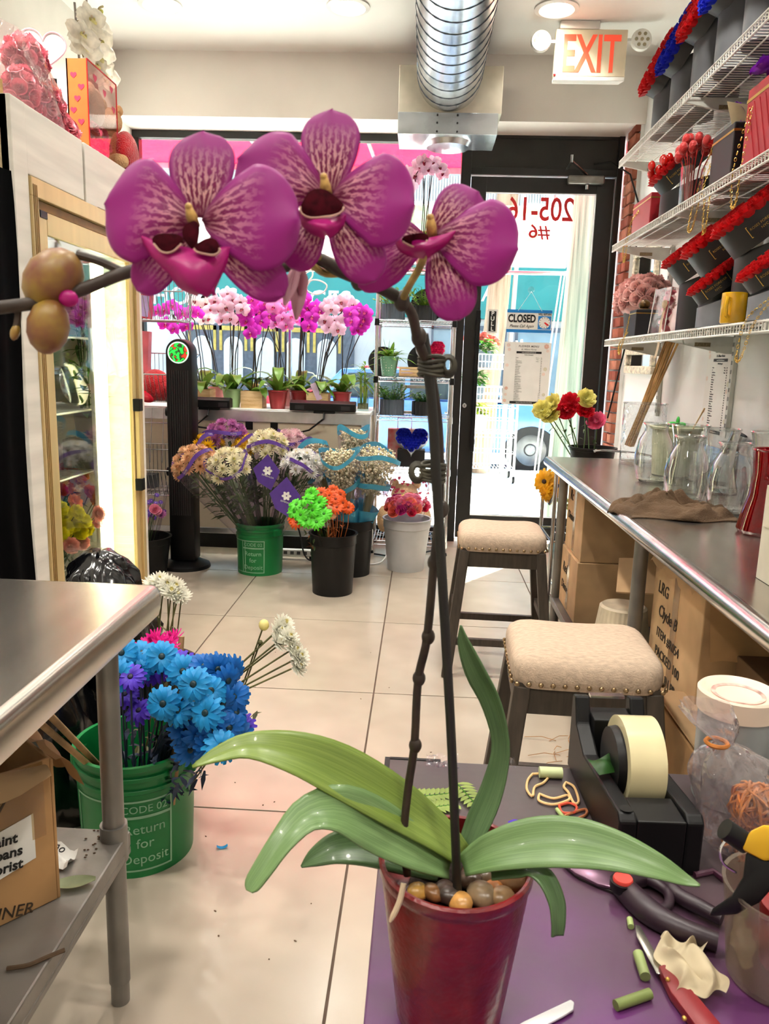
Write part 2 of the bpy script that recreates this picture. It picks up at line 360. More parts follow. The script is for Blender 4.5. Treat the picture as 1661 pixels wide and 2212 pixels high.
def menu(t, org, ux, n, w, h):
    """flower menu sheet: org = top-left corner, ux = direction of writing, n = normal"""
    ux = Vector(ux); n = Vector(n); uz = V(0, 0, 1); org = Vector(org)
    P2 = lambda u, v, e=0: org+ux*u*w-uz*v*h+n*e
    b = B(); q = [P2(0, 0), P2(1, 0), P2(1, 1), P2(0, 1)]; b.add(q+[p-n*.003 for p in q], [(0, 1, 2, 3), (7, 6, 5, 4), (0, 4, 5, 1), (1, 5, 6, 2), (2, 6, 7, 3), (3, 7, 4, 0)])
    b.build('sheet', m_paper, t, 0, world=True)
    def band(v0, v1, u0, u1, nm): B().add([P2(u0, v0, .0006), P2(u1, v0, .0006), P2(u1, v1, .0006), P2(u0, v1, .0006)], [(0, 1, 2, 3)]); bb = B(); bb.add([P2(u0, v0, .0006), P2(u1, v0, .0006), P2(u1, v1, .0006), P2(u0, v1, .0006)], [(0, 1, 2, 3)]); bb.build(nm, m_ink, t, 0, world=True)
    lettering('FLOWER MENU', h*.042, m_grey, P2(.52, .065, .0007), n, uz, t, bold=h*.0006, spacing=1.15)
    lettering('St. Albans Florist', h*.036, m_grey, P2(.52, .115, .0007), n, uz, t, shear=.35)
    band(.145, .178, .26, .8, 'black_band'); lettering('www.SaintAlbansFlorist.com', h*.02, m_paper, P2(.53, .162, .001), n, uz, t, bold=h*.0003)
    lettering('Build a Bouquet', h*.022, m_grey, P2(.53, .2, .0007), n, uz, t, bold=h*.0004)
    L_ = len(MENU); step = .71/L_; rows = '\n'.join(MENU)
    for i, (a_, p_) in enumerate(zip(MENU, PRICE)):
        v = .245+i*step
        lettering(a_, h*.019, m_grey, P2(.25, v, .0007), n, uz, t, align='LEFT')
        lettering((('Short____' if i == 0 else 'Med____' if i == 1 else 'Long____') if i < 3 else '')+'$'+p_, h*.019, m_grey, P2(.82, v, .0007), n, uz, t, align='RIGHT')
    band(.945, .985, .17, .8, 'black_band'); lettering("Queen's Best One-Stop Shop", h*.022, m_paper, P2(.48, .965, .001), n, uz, t, shear=.3)
    for (u, v, r, mm) in ((.08, .05, .04, m_peach), (.1, .12, .035, m_peach), (.9, .06, .05, m_rust), (.93, .13, .03, m_peach), (.07, .37, .035, m_peach), (.9, .42, .04, m_leafp), (.87, .5, .035, m_peach), (.08, .74, .035, m_rust), (.07, .84, .03, m_peach), (.9, .83, .035, m_leafp), (.06, .94, .035, m_rust)):
        bb = B()
        for k in range(6):
            an = k*PI/3+u*9; c_ = P2(u, v, .0008)+(ux*math.cos(an)+uz*math.sin(an))*r*w*.6
            bb.add([c_+(ux*math.cos(j*PI/4)+uz*math.sin(j*PI/4))*r*w*.5+n*k*.00002 for j in range(8)], [tuple(range(8))])
        bb.build('printed_flower', mm, t, 0, world=True)
x0, x1, z0, z1 = flat_px(1091, 738, 1185, 876, YF-.003); xb = at(1086, 876, y=YF).x
t = thing('flower_menu', 'printed FLOWER MENU price sheet taped to the door glass', 'poster', (x0, YF-.003, z0))
menu(t, (x0, YF-.003, z1), (1, 0, 0), (0, -1, 0), x1-x0-.01, z1-z0)

# ================================================================ THE STREET
ZS = -.05
m_walk = M('concrete_pavement', '#d6d3cd', .8, var=.06, vs=3, bump=.1, bs=40)
sw = struct(B().box((-14, YF+.12, ZS-.15), (14, 10.6, ZS)).build('sidewalk', m_walk, smooth=0))
for k in range(-5, 6):
    B().box((k*1.5-.006, YF+.2, ZS), (k*1.5+.006, 10.6, ZS+.0015)).build('expansion_joint', m_grout, sw, 0)
B().box((-14, 8.2, ZS), (14, 8.212, ZS+.0015)).build('expansion_joint', m_grout, sw, 0)
struct(B().box((-30, 10.6, ZS-.2), (30, 17, ZS-.13)).build('street', M('asphalt', '#9a9a9c', .85, var=.1, vs=6), smooth=0))
struct(B().box((-30, 17, ZS-.2), (30, 18.2, ZS)).build('sidewalk_far', m_walk, smooth=0))
# awning over the window
m_awn = TL('red_awning_canvas', '#e2203f', .6, .7, .08); m_alu = M('aluminium', '#c9ccd0', .3, .9, var=.08)
t = thing('awning', 'red fabric awning over the shop window with aluminium front bar', 'awning', (-.5, 6.02, 3.1))
B().sheet(lambda u, v: (-3.2+4.6*u, 6.02+1.3*v, 3.3-.26*v-.05*math.sin(v*PI)), 24, 8).build('canvas', m_awn, t, 60, world=True)
B().box((-3.2, 7.3, 2.985), (1.4, 7.35, 3.04)).build('front_bar', m_alu, t, 0, .004, world=True)
for px in (543, 795, 1010): 
    a = at(px, 300, y=6.4); B().bar((a.x, 6.03, 2.99), (a.x+.03, 7.3, 3.01), .03, .02).build('support_arm', m_alu, t, 0, world=True)
# printed banner below the awning (its letters face the street, so they read backwards from inside)
m_ban = TL('white_banner', '#f7f8f6', .6, .6, .02); m_mint = TL('mint_print', '#cfeeda', .7, .6, .03); m_greyb = TL('grey_banner', '#c3c5c6', .5, .6, .04)
t = thing('shop_banner', 'white shop banner under the awning with pale green back-to-front letters', 'banner', (0, 7.3, 2.15))
B().box((-3.2, 7.31, 2.215), (1.235, 7.318, 2.735)).build('cloth', m_ban, t, 0, world=True)
B().box((-3.2, 7.312, 2.16), (-.2, 7.32, 2.26)).build('web_address_band', m_greyb, t, 0, world=True)
a, b = at(1165, 445, y=7.3), at(1075, 515, y=7.3)
o = lettering('ST ALBANS', .39, m_mint, (.98, 7.305, 2.57), (0, -1, 0), (0, 0, 1), t, mirror=True, align='LEFT', bold=.01)
lettering('saintalbansflorist.com', .14, m_paper, (-.43, 7.308, 2.21), (0, -1, 0), (0, 0, 1), t, mirror=True, align='LEFT', bold=.004)
B().tube([(-3.2, 7.3, 2.13), (1.25, 7.3, 2.17)], .018, 8).build('bottom_bar', m_alu, t, world=True)
B().tube([(1.2, 7.3, 2.17), (1.12, 7.28, 1.3), (1.05, 7.27, ZS)], .008, 6).tube([(1.23, 7.3, 2.17), (1.16, 7.28, 1.3), (1.08, 7.27, ZS)], .008, 6).build('pull_cord', m_white, t, world=True)
for x in (-3.1, 1.1): B().bar((x, 7.31, 2.98), (x, 7.31, 2.73), .02).build('hanger', m_alu, t, 0, world=True)
# wooden posts
def wood_mat(name, c1, c2, sc=(8, 8, .7), dist=3):
    m = M(name, c1, .8, var=.4, vs=2.2, bump=.3, bs=20, stretch=sc, var_col=c2); return m
m_post = wood_mat('weathered_post_wood', '#d8dfc8', '#7f9484', (14, 14, .5)); m_pole = wood_mat('pole_wood', '#c8ab92', '#8d7058')
t = thing('wooden_post', 'pale weathered timber post standing just outside the door glass', 'post', (1.27, 6.75, ZS))
B().bar((1.2, 6.75, ZS), (1.29, 6.75, 3.0), .2, .2, up=(0, 1, 0)).build('timber', m_post, t, 0, .01, world=True)
B().box((1.05, 6.6, ZS), (1.4, 6.9, ZS+.05)).build('footing', m_walk, t, 0, .01, world=True)
t = thing('utility_pole', 'brown wooden utility pole rising from the kerb behind the wire cart', 'pole', (.72, 10.3, ZS))
a, b = at(1050, 650, y=10.3), at(1098, 650, y=10.3); r = (b.x-a.x)/2; c = (a.x+b.x)/2
B().tube([(c-.13, 10.3, ZS), (c, 10.3, 2), (c+.18, 10.3, 6.5)], [r*1.1, r, r*.85], 20).build('shaft', m_pole, t, world=True)
B().tube([(c+r+.02, 10.25, ZS), (c+r+.1, 10.25, 4)], .03, 8).build('conduit', m_alu, t, world=True)
# wire cart with potted plants
m_wire = M('white_wire', '#f2f3f2', .4, var=.03)
tc_ = thing('wire_cart', 'white wire display cart on casters with baskets standing on the pavement', 'cart', (.85, 9.6, ZS))
x0, x1, y0, y1 = .48, 1.13, 9.35, 9.85
for (x, y) in ((x0, y0), (x1, y0), (x0, y1), (x1, y1)): B().tube([(x, y, .06), (x, y, 1.65)], .014, 8).build('upright', m_wire, tc_, world=True)
for (x, y) in ((x0, y0), (x1, y0), (x0, y1), (x1, y1)):
    cw = B().box((x-.014, y-.03, -.0), (x+.014, y+.03, .07)).build('caster', m_chrome, tc_, 0, world=True)
    cw2 = B().lathe([(0, -.014), (.045, -.014), (.05, 0), (.045, .014), (0, .014)], 18, mat=Matrix.Rotation(PI/2, 3, 'Y')).build('caster_wheel', m_blk, cw, loc=Vector((x, y, ZS+.05))-Vector(tc_.location))
for z, hh in ((.12, .38), (.55, .3), (.92, .17), (1.3, .17)):
    b = B()
    for k in range(17):
        x = x0+(x1-x0)*k/16; b.tube([(x, y0, z+hh), (x, y0, z), (x, y1, z), (x, y1, z+hh)], .0045, 5)
    for zz in (z, z+hh*.5, z+hh): b.tube([(x0, y0, zz), (x1, y0, zz), (x1, y1, zz), (x0, y1, zz)], .006, 5, closed=True)
    b.build('wire_basket', m_wire, tc_, world=True)
def leaf_blade(b, p, d, L, w, bend=.3, mi=0, n=4, fold=.25, up=None):
    """one curved leaf from p along d"""
    s, u, d = frame_of(d, up)
    o = len(b.v); vs = []
    for i in range(n+1):
        t_ = i/n; c = Vector(p)+d*L*t_-V(0, 0, 1)*bend*L*t_*t_; ww = w*math.sin(PI*min(1, (t_*.86+.1)))**.8 if i < n else w*.04
        vs += [c-s*ww/2+u*ww*fold/2, c, c+s*ww/2+u*ww*fold/2]
    b.add(vs, [f for i in range(n) for f in ((3*i, 3*i+1, 3*i+4, 3*i+3), (3*i+1, 3*i+2, 3*i+5, 3*i+4))], mi)
m_lf = [TL('leaf_green_%d' % i, c, .35, .45, .2) for i, c in enumerate(('#4f8a2c', '#76a83a', '#2f5b24', '#9dbb4a', '#b9c93a'))]
def bush(b, c, r, h, n, mi, L=.08, w=.03, rise=.6):
    for k in range(n):
        a = rnd(0, 2*PI); rr = r*math.sqrt(rnd(0, 1))
        leaf_blade(b, (c[0]+rr*math.cos(a)*.5, c[1]+rr*math.sin(a)*.5, c[2]+rnd(0, h)), (math.cos(a), math.sin(a), rnd(.1, 1)*rise), L*rnd(.6, 1.2), w, rnd(.1, .6), mi, 3)
m_pk = TL('pink_orange_petal', '#ee7b6c', .4); m_terr = M('plastic_pot_grey', '#5c6470', .6)
for nm, lab, z, x, mm, potm in (('potted_flower', 'potted coral flowers in the top basket of the wire cart', 1.31, .7, m_pk, m_terr), ('potted_plant', 'leafy green potted plant in the middle basket of the wire cart', .93, .62, m_lf[0], m_terr), ('potted_plant', 'yellow-green potted plant in a white pot on the wire cart', .56, .68, m_lf[4], m_white)):
    t = thing(nm, lab, 'potted plant', (x, 9.55, z))
    B().lathe([(0, .006), (.1, .006), (.13, .2), (.12, .2), (.11, .16), (0, .16)], 16).build('pot', potm, t)
    b = B(); bush(b, (0, 0, .17), .22, .16, 130, 0, .12, .045); b.build('foliage', m_lf[0] if nm == 'potted_flower' else mm, t)
    if nm == 'potted_flower':
        b = B()
        for k in range(40):
            a = rnd(0, 2*PI); rr = rnd(0, .24); b.ell((rr*math.cos(a), rr*math.sin(a)*.7, .34+rnd(0, .08)-rr*.3), .026, 6, 4)
        b.build('blossoms', mm, t, kind='stuff')
# cars
def car(name, label, loc, flip, body_m, L=4.4):
    t = thing(name, label, 'car', loc); s = -1 if flip else 1
    R3 = Matrix.Rotation(PI/2, 4, 'X')
    prof = [(-2.2, .35), (-2.2, .8), (-2.1, .95), (-1.3, 1.02), (1.6, .98), (2.15, .85), (2.2, .6), (2.15, .32), (1.72, .3)]
    for xw in (1.35, -1.35):
        prof += [(xw+.4*math.cos(k*PI/8), .3+.4*math.sin(k*PI/8)) for k in range(9)]
    prof += [(-1.8, .3)]
    pr = [(s*x, z) for x, z in prof]
    B().prism(pr, 1.7, Matrix.Translation((0, 1.7, 0)) @ R3).build('body', body_m, t, 30, .02)
    cab = [(s*x, z) for x, z in ((-1.75, 1.0), (-1.35, 1.42), (.35, 1.45), (1.15, 1.0))]
    B().prism(cab, 1.5, Matrix.Translation((0, 1.6, 0)) @ R3).build('cabin', body_m, t, 30, .03)
    for q in (((-1.55, 1.03), (-1.25, 1.36), (-.45, 1.38), (-.45, 1.03)), ((-.38, 1.03), (-.38, 1.38), (.3, 1.39), (.98, 1.03))):
        B().prism([(s*x, z) for x, z in q], .012, Matrix.Translation((0, .1, 0)) @ R3).build('side_window', M('car_glass', '#39464c', .08, var=0), t, 0)
    for xw in (1.35, -1.35):
        w_ = B().lathe([(.22, -.1), (.34, -.1), (.36, -.06), (.36, .06), (.34, .1), (.22, .1)], 30, mat=Matrix.Rotation(PI/2, 3, 'X')).build('tyre', M('rubber', '#2b2b2c', .8), t, loc=(s*xw, .1, .36))
        h = B().lathe([(0, .05), (.07, .05), (.09, .03), (.19, .045), (.235, .09), (.235, -.05)], 30, mat=Matrix.Rotation(PI/2, 3, 'X')).build('wheel_rim', M('steel_rim', '#8f8f90', .4, .7, var=.2, vs=5), w_)
        for k in range(5): B().ell((.05*math.cos(k*PI*.4), -.052, .05*math.sin(k*PI*.4)), .012, 6, 4).build('wheel_nut', m_chrome, w_)
    B().box((s*.2-.08, -.02, .84), (s*.2+.08, .01, .87)).build('door_handle', m_chrome, t, 0, .005)
    B().box((s*2.12-.06, .1, .62), (s*2.12+.06, .5, .74)).build('lamp', m_white, t, 0, .02)
    return t
car('parked_car', 'light blue car parked at the kerb with a bare steel wheel', (1.55-1.35, 11.0, ZS-.13), False, M('blue_car_paint', '#5d8fd6', .25, .2, var=.03, coat=.5))
car('red_car', 'red car passing on the far side of the street', (-.7, 14, ZS-.13), True, M('red_car_paint', '#e2303c', .25, .1, var=.03, coat=.5))
# building across the street
m_fac = M('far_facade', '#e9e7e2', .8, var=.06, vs=2); m_teal = M('teal_fascia', '#3a9a94', .6, var=.05, vs=3); m_dgrey = M('dark_iron', '#6d737c', .6); m_yel = M('yellow_paint', '#e6c55e', .6)
t = thing('shop_building', 'row of shops across the street with a long teal sign board', 'building', (0, 18.2, ZS))
B().box((-16, 18.2, ZS), (14, 19, 9)).build('facade', m_fac, t, 0, world=True)
B().box((-12, 18.0, 2.35), (5, 18.2, 3.5)).build('sign_board', m_teal, t, 0, .01, world=True)
lettering('THOMAS SERVICES', .56, m_paper, (at(525, 655, y=18).x, 17.99, 2.66), (0, -1, 0), (0, 0, 1), t, bold=.006, spacing=1.05)
lettering('JA', .56, m_paper, (at(1050, 655, y=18).x, 17.99, 2.9), (0, -1, 0), (0, 0, 1), t)
for k in range(60): B().box((-1+k*.06, 18.14, 4.85), (-1+k*.06+.03, 18.2, 5.7)).build('corrugation', m_white, t, 0, world=True)
B().box((-5.5, 18.1, ZS), (-1.6, 18.2, 2.1)).build('shop_front', m_dgrey, t, 0, world=True)
for k in range(5):
    x = -5.1+k*.72
    pa = [(x-.22, .9), (x+.22, .9), (x+.22, 1.6)]+[(x+.22*math.cos(j*PI/8), 1.6+.22*math.sin(j*PI/8)) for j in range(1, 8)]+[(x-.22, 1.6)]
    w_ = B().prism(pa, .05, Matrix.Translation((0, 18.1, 0)) @ Matrix.Rotation(PI/2, 4, 'X')).build('arched_window', m_white, t, 0, world=True)
    B().box((x-.32, 18.06, 1.5), (x-.26, 18.1, 2.05)).box((x-.32, 18.06, 1.95), (x+.32, 18.1, 2.05)).box((x+.26, 18.06, 1.5), (x+.32, 18.1, 2.05)).build('yellow_surround', m_yel, t, 0, world=True)
for k in range(3):
    x = .2+k*1.9; w_ = B().box((x, 18.14, .2), (x+1.6, 18.2, 2.1)).build('shop_window', M('far_glass', '#9fb6bd', .15, var=.1, vs=2), t, 0, world=True)
    B().box((x-.05, 18.1, .1), (x, 18.2, 2.2)).box((x+1.6, 18.1, .1), (x+1.65, 18.2, 2.2)).box((x-.05, 18.1, 2.1), (x+1.65, 18.2, 2.2)).build('window_frame', m_dgrey, t, 0, world=True)
# decal leaf outline on the shop window
t = thing('window_decal', 'white curling leaf outline decal on the shop window glass', 'decal', at(680, 620, y=YF+.02))
def dec(pts): return [at(x, y, y=YF+.02) for x, y in spline(pts, 22)]
b = B().tube(dec([(640, 640), (650, 600), (668, 585), (690, 575), (700, 560)]), .007, 5).tube(dec([(662, 620), (672, 606), (690, 606), (706, 616), (700, 630), (682, 636), (664, 628), (662, 620)]), .006, 5).tube(dec([(655, 640), (665, 610), (675, 595), (672, 575), (660, 565), (650, 575)]), .006, 5)
b.tube(dec([(690, 560), (705, 556), (712, 566), (704, 578), (690, 574), (688, 562)]), .006, 5)
b.build('outline', m_paper, t, world=True)
# ================================================================ FLOWER LIBRARY (shared meshes; local +z is where the flower looks)
FM = {}
def petal_strip(b, ang, r0, L, w, z0, tilt, curl=.0, mi=0, n=3, cup=.12, tip=.35):
    ca, sa = math.cos(ang), math.sin(ang); vs = []
    for i in range(n+1):
        t = i/n; rr = r0+L*t*math.cos(tilt+curl*t); z = z0+L*t*math.sin(tilt+curl*t)
        ww = w*(.45+.55*math.sin(PI*min(1, t*.75+.12))) if i < n else w*tip
        for sgn in (-1, 0, 1):
            x, y = rr, sgn*ww/2; vs.append((x*ca-y*sa, x*sa+y*ca, z+abs(sgn)*ww*cup))
    b.add(vs, [f for i in range(n) for f in ((3*i, 3*i+1, 3*i+4, 3*i+3), (3*i+1, 3*i+2, 3*i+5, 3*i+4))], mi)
def daisy(key, r, petal, centre, n=18, layers=2):
    if key in FM: return FM[key]
    b = B(); R_ = random.Random(key)
    for l in range(layers):
        for k in range(n): petal_strip(b, 2*PI*(k+.5*l)/n+R_.uniform(-.08, .08), r*.12, r*(.9-.14*l)*R_.uniform(.88, 1.06), r*.29, r*.04*l, .22+.22*l+R_.uniform(-.14, .14), -.55, 0, 4, .1, .5)
    b.lathe([(r*.19, r*.03), (r*.18, r*.1), (r*.1, r*.15), (0, r*.14)], 10, mi=1)
    b.lathe([(r*.3, r*.0), (r*.16, -r*.14), (0, -r*.2)], 8, mi=2)
    FM[key] = b.mesh('blossom', [petal, centre, m_lf[2]], 180); return FM[key]
def mum(key, r, petal, centre, n=16, layers=5):
    if key in FM: return FM[key]
    b = B(); R_ = random.Random(key)
    for l in range(layers):
        f = l/(layers-1); kk = max(6, int(n*(1-.5*f)))
        for k in range(kk): petal_strip(b, 2*PI*(k+.37*l)/kk+R_.uniform(-.1, .1), r*.06, r*(1-.5*f)*R_.uniform(.88, 1.05), r*.22, r*.04*l, -.1+1.25*f+R_.uniform(-.1, .1), .35, 1 if f > .8 else 0, 3, .2)
    b.lathe([(r*.3, 0), (r*.16, -r*.16), (0, -r*.22)], 8, mi=2)
    FM[key] = b.mesh('blossom', [petal, centre, m_lf[2]], 180); return FM[key]
def carnation(key, r, petal, layers=6):
    if key in FM: return FM[key]
    b = B(); R_ = random.Random(key); n = 40
    for l in range(layers):
        f = l/(layers-1); ph = R_.uniform(0, 6); RR = r*(1-.62*f); til = .15+1.0*f
        prof = [(.12, 0), (.55, .35), (.85, .75), (1, 1)]; vs = []
        for (q, zz) in prof:
            for j in range(n):
                a = 2*PI*j/n; wv = math.sin(a*9+ph)*.10*q+math.sin(a*17+ph*2)*.06*q
                rad = RR*q*math.cos(til*q*.6)*(1+wv*.4); z = r*.12+RR*q*math.sin(til)*zz*.9+RR*wv*1.1*q
                vs.append((rad*math.cos(a), rad*math.sin(a), z))
        b.add(vs, [(i*n+j, i*n+(j+1) % n, (i+1)*n+(j+1) % n, (i+1)*n+j) for i in range(3) for j in range(n)], 0)
    b.lathe([(r*.34, r*.18), (r*.2, -r*.1), (r*.14, -r*.45), (0, -r*.5)], 10, mi=1)
    FM[key] = b.mesh('blossom', [petal, m_lf[0]], 180); return FM[key]
def rose(key, r, petal, rings=4):
    if key in FM: return FM[key]
    b = B(); R_ = random.Random(key)
    for l in range(rings):
        f = l/(rings-1); k = 3+l
        for j in range(k):
            a0 = 2*PI*j/k+l*.9; wdt = 2*PI/k*.72; R0 = r*(.16+.8*f); h = r*(.95-.45*f)
            def fn(u, v, a0=a0, wdt=wdt, R0=R0, h=h, f=f):
                a = a0+(u-.5)*2*wdt; e = 1-(2*u-1)**2*.35; rr = R0*(.55+.45*v**.7)+r*.16*f*max(0, v-.7)
                return (rr*math.cos(a), rr*math.sin(a), h*v*e-(.12*r*f if v > .9 else 0))
            b.sheet(fn, 6, 4)
    b.lathe([(0, 0), (r*.5, 0), (r*.7, r*.25)], 12)
    FM[key] = b.mesh('rose', [petal], 180); return FM[key]
def orchid_small(key, r, petal, sepal, lip):
    if key in FM: return FM[key]
    b = B()
    def oval(ang, L, w, z0, mi, back=0):
        ca, sa = math.cos(ang), math.sin(ang)
        def fn(u, v):
            y = (u-.5)*w*math.sin(PI*(v*.82+.14))**.7; x = L*v+.04*r; z = z0+.22*L*math.sin(PI*v*.6)*(.6)-.35*(u-.5)**2*w*1.2-back*L*v
            return (x*ca-y*sa, x*sa+y*ca, z)
        b.sheet(fn, 4, 5, mi)
    for a in (PI/2, PI*1.22, PI*1.78): oval(a, r*.92, r*.74, -r*.05, 1, .12)
    for a in (.12, PI-.12): oval(a, r*.98, r*1.12, r*.03, 0)
    oval(-PI/2, r*.42, r*.36, r*.12, 2, -.55)
    for s in (-1, 1): b.ell((s*r*.13, -r*.08, r*.14), (r*.07, r*.12, r*.09), 6, 4, 2)
    b.ell((0, r*.06, r*.14), (r*.06, r*.1, r*.1), 6, 4, 3)
    FM[key] = b.mesh('blossom', [petal, sepal, lip, TL('orchid_column', '#f3dcc0', .2)], 180); return FM[key]
def putf(me, p, n, parent, up=(0, 0, 1), sc=None, spin=None, name='blossom'):
    """place a flower mesh at world point p, looking along n (parent unrotated)"""
    o = put(me, name, parent); place(o, Vector(p)-Vector(parent.location), n, up, sc)
    if spin is not None:
        o.rotation_euler = (facing(n, up) @ Matrix.Rotation(spin, 3, 'Z')).to_euler()
    return o
def sph_dir(a, e): return V(math.cos(a)*math.cos(e), math.sin(a)*math.cos(e), math.sin(e))
T_ = lambda n, c, a=.4: TL(n, c, a, .5, .1, 30)
pt_mag, pt_pink, pt_pale, pt_white = T_('petal_magenta', '#e43bd8'), T_('petal_pink', '#f39be2'), T_('petal_pale_pink', '#f9d6ec'), T_('petal_white', '#fbf4f2')
lip_m = T_('lip_crimson', '#c01a6a'); lip_d = T_('lip_dark', '#8e1030')
O_MAG = orchid_small('om', .055, pt_mag, pt_mag, lip_m); O_PINK = orchid_small('op', .055, pt_pink, pt_pink, lip_m); O_PALE = orchid_small('ol', .055, pt_pale, pt_pale, lip_d); O_WHITE = orchid_small('ow', .055, pt_white, pt_white, lip_d)

# ================================================================ WINDOW LEDGE
ZL, YL = 1.012, 5.2
m_cream = M('cream_panel', '#d8cbb2', .5, var=.06, vs=3); m_ledge = M('ledge_white', '#f4f4f0', .3, var=.03)
t = thing('window_ledge', 'long white-topped display ledge with cream front below the shop window', 'display ledge', (-1.24, 5.5, 0))
B().box((XL+.01, YL, ZL-.03), (-.34, YF-.02, ZL)).build('top', m_ledge, t, 0, .003, world=True)
B().box((XL+.01, YL-.012, ZL-.085), (-.34, YL+.02, ZL-.008)).box((-.4, YL-.01, .1), (-.34, YL+.02, ZL-.085)).box((XL+.01, YL-.008, .15), (-.34, YL+.02, .19)).build('aluminium_trim', m_alu, t, 0, .003, world=True)
B().box((XL+.01, YL, .19), (-.4, YL+.02, ZL-.085)).build('front_panel', m_cream, t, 0, world=True)
B().box((-.36, YL+.02, .1), (-.34, YF-.03, ZL-.03)).build('end_panel', m_cream, t, 0, world=True)
B().box((XL+.01, YL+.2, 0), (-.38, YL+.25, .15)).box((-.36, YL+.02, 0), (-.34, YF-.05, .1)).build('plinth', m_blk, t, 0, world=True)
for px, py in ((538, 912), (592, 917)):
    a = at(px, py, y=YL-.002); B().box((a.x-.025, YL-.0035, a.z-.05), (a.x+.025, YL-.0005, a.z+.045)).build('tape_patch', m_blk, t, 0, world=True)
# two black light bars
for (xa, xb, lab) in ((627, 768, 'long black bar speaker on the ledge edge below the red pots'), (400, 498, 'black bar speaker on the ledge edge beside the tower fan')):
    a, b = at(xa, 868, y=YL-.03), at(xb, 893, y=YL-.03); zt, zb = 1.072, 1.016
    t = thing('bar_speaker', lab, 'speaker', ((a.x+b.x)/2, YL, zb))
    B().prism([(0, 0), (.085, 0), (.085, .06), (.035, .068), (0, .05)], b.x-a.x, Matrix(((0, 0, 1, a.x), (1, 0, 0, YL-.055), (0, 1, 0, zb), (0, 0, 0, 1)))).build('housing', m_blk, t, 0, .003, world=True)
    for s in (.15, .85): B().box((a.x+(b.x-a.x)*s-.03, YL-.057, zb+.008), (a.x+(b.x-a.x)*s+.03, YL-.0555, zb+.035)).build('grille', M('dark_grille', '#202022', .6), t, 0, world=True)
    c = (a.x+b.x)/2+.01
    B().box((c-.07, YL-.05, zb-.016), (c+.07, YL-.02, zb)).build('mount', m_blk, t, 0, .003, world=True)
    B().tube([(c, YL-.04, zb-.005), (c, YL-.07, zb-.05), (c-.1, YL-.03, zb-.13), (c-.25 if xa > 600 else c+.25, YL-.03, zb-.17), (c-.3 if xa > 600 else c+.35, YL-.03, zb-.3)], .006, 6).build('cable', m_blk, t, world=True)

# ================================================================ POTTED ORCHIDS ON THE LEDGE
m_sprout = M('orchid_stem_dark', '#3c3326', .6); m_wood = wood_mat('crate_wood', '#ecd0a0', '#c9a06a', (3, 3, 26)); m_bark = M('bark_chips', '#6a4630', .9, bump=.6, bs=60)
m_potr, m_potg, m_potp = M('red_pot_glaze', '#a3343a', .35, var=.06), M('pale_green_pot', '#b4dba0', .4, var=.05), M('pink_pot', '#d99a9c', .4)
m_oleaf = TL('orchid_leaf', '#6f9a3a', .3, .35, .18, 8)
def orchid(px, py, Y, pot, fl, label, stems=3, leaves=6, pale=None, zb=ZL, lean=0, group='potted orchids on the window ledge'):
    c = at(px, py, y=Y); x = c.x
    t = thing('potted_orchid', label, 'orchid', (x, Y, zb), group=group)
    if pot == 'wood':
        w = .075; h = .115
        for i, (p, q) in enumerate((((-w, -w, 0), (w, -w+.009, h)), ((-w, w-.009, 0), (w, w, h)), ((-w, -w+.009, 0), (-w+.009, w-.009, h)), ((w-.009, -w+.009, 0), (w, w-.009, h)))): B().box(p, q).build('crate_board', m_wood, t, 0, .001)
        B().box((-w+.009, -w+.009, .002), (w-.009, w-.009, h-.02)).build('potting_bark', m_bark, t, 0)
    else:
        h = .125; r = .066
        B().lathe([(0, .003), (r*.72, .003), (r*.74, 0), (r, h-.012), (r+.004, h-.01), (r+.004, h), (r-.006, h), (r-.008, h-.02), (0, h-.025)], 24).build('pot', pot, t)
    top = zb+h
    for k in range(leaves):
        a = 2*PI*k/leaves+rnd(-.3, .3)+.4; L = rnd(.2, .32); b = B()
        e = rnd(.35, 1.5)
        pts = spline([(0, 0, 0), (L*.35*math.cos(a), L*.35*math.sin(a)*.6, L*.3*e), (L*.75*math.cos(a), L*.75*math.sin(a)*.6, L*.38*e), (L*1.05*math.cos(a), L*1.05*math.sin(a)*.6, L*(.38*e-.28))], 8)
        vs = []
        for i, p in enumerate(pts):
            d = Vector(pts[min(i+1, 7)])-Vector(pts[max(i-1, 0)]); s = d.cross(V(0, 0, 1)).normalized(); w = .078*math.sin(PI*(i/7*.8+.17))**.7*(1 if i < 7 else .2)
            vs += [Vector(p)-s*w/2+V(0, 0, .007), Vector(p), Vector(p)+s*w/2+V(0, 0, .007)]
        b.add(vs, [f for i in range(7) for f in ((3*i, 3*i+1, 3*i+4, 3*i+3), (3*i+1, 3*i+2, 3*i+5, 3*i+4))])
        b.build('leaf', m_oleaf, t, 180, loc=(0, 0, h-.02))
    pts3 = []
    for i, (fx, fy, cl) in enumerate(fl):
        p = at(fx, fy, y=Y-rnd(-.05, .09)); pts3.append(p)
        putf(cl, p, (rnd(-.5, .5), -1, rnd(-.15, .35)), t, sc=rnd(.9, 1.12), spin=rnd(-.3, .3))
    for k in range(stems):
        grp = pts3[k::stems] or pts3[:1]; q = max(grp, key=lambda v: v.z); lo = min(grp, key=lambda v: v.z)
        b = B().tube([Vector((x+rnd(-.02, .02), Y+.02, top-.03)), Vector((x+(q.x-x)*.25, Y+.02, top+(q.z-top)*.4)), Vector((q.x+.0, Y+.04, q.z-.06)), Vector((q.x*.6+lo.x*.4, Y+.03, q.z-.02)), Vector((lo.x, Y+.03, lo.z))], .0038, 6)
        b.build('stem', m_sprout, t, world=True)
        B().tube([(x+rnd(-.03, .03), Y+.03, top-.03), (x+(q.x-x)*.55, Y+.035, q.z-.08)], .0028, 5).build('stake', m_blk, t, world=True)
    return t
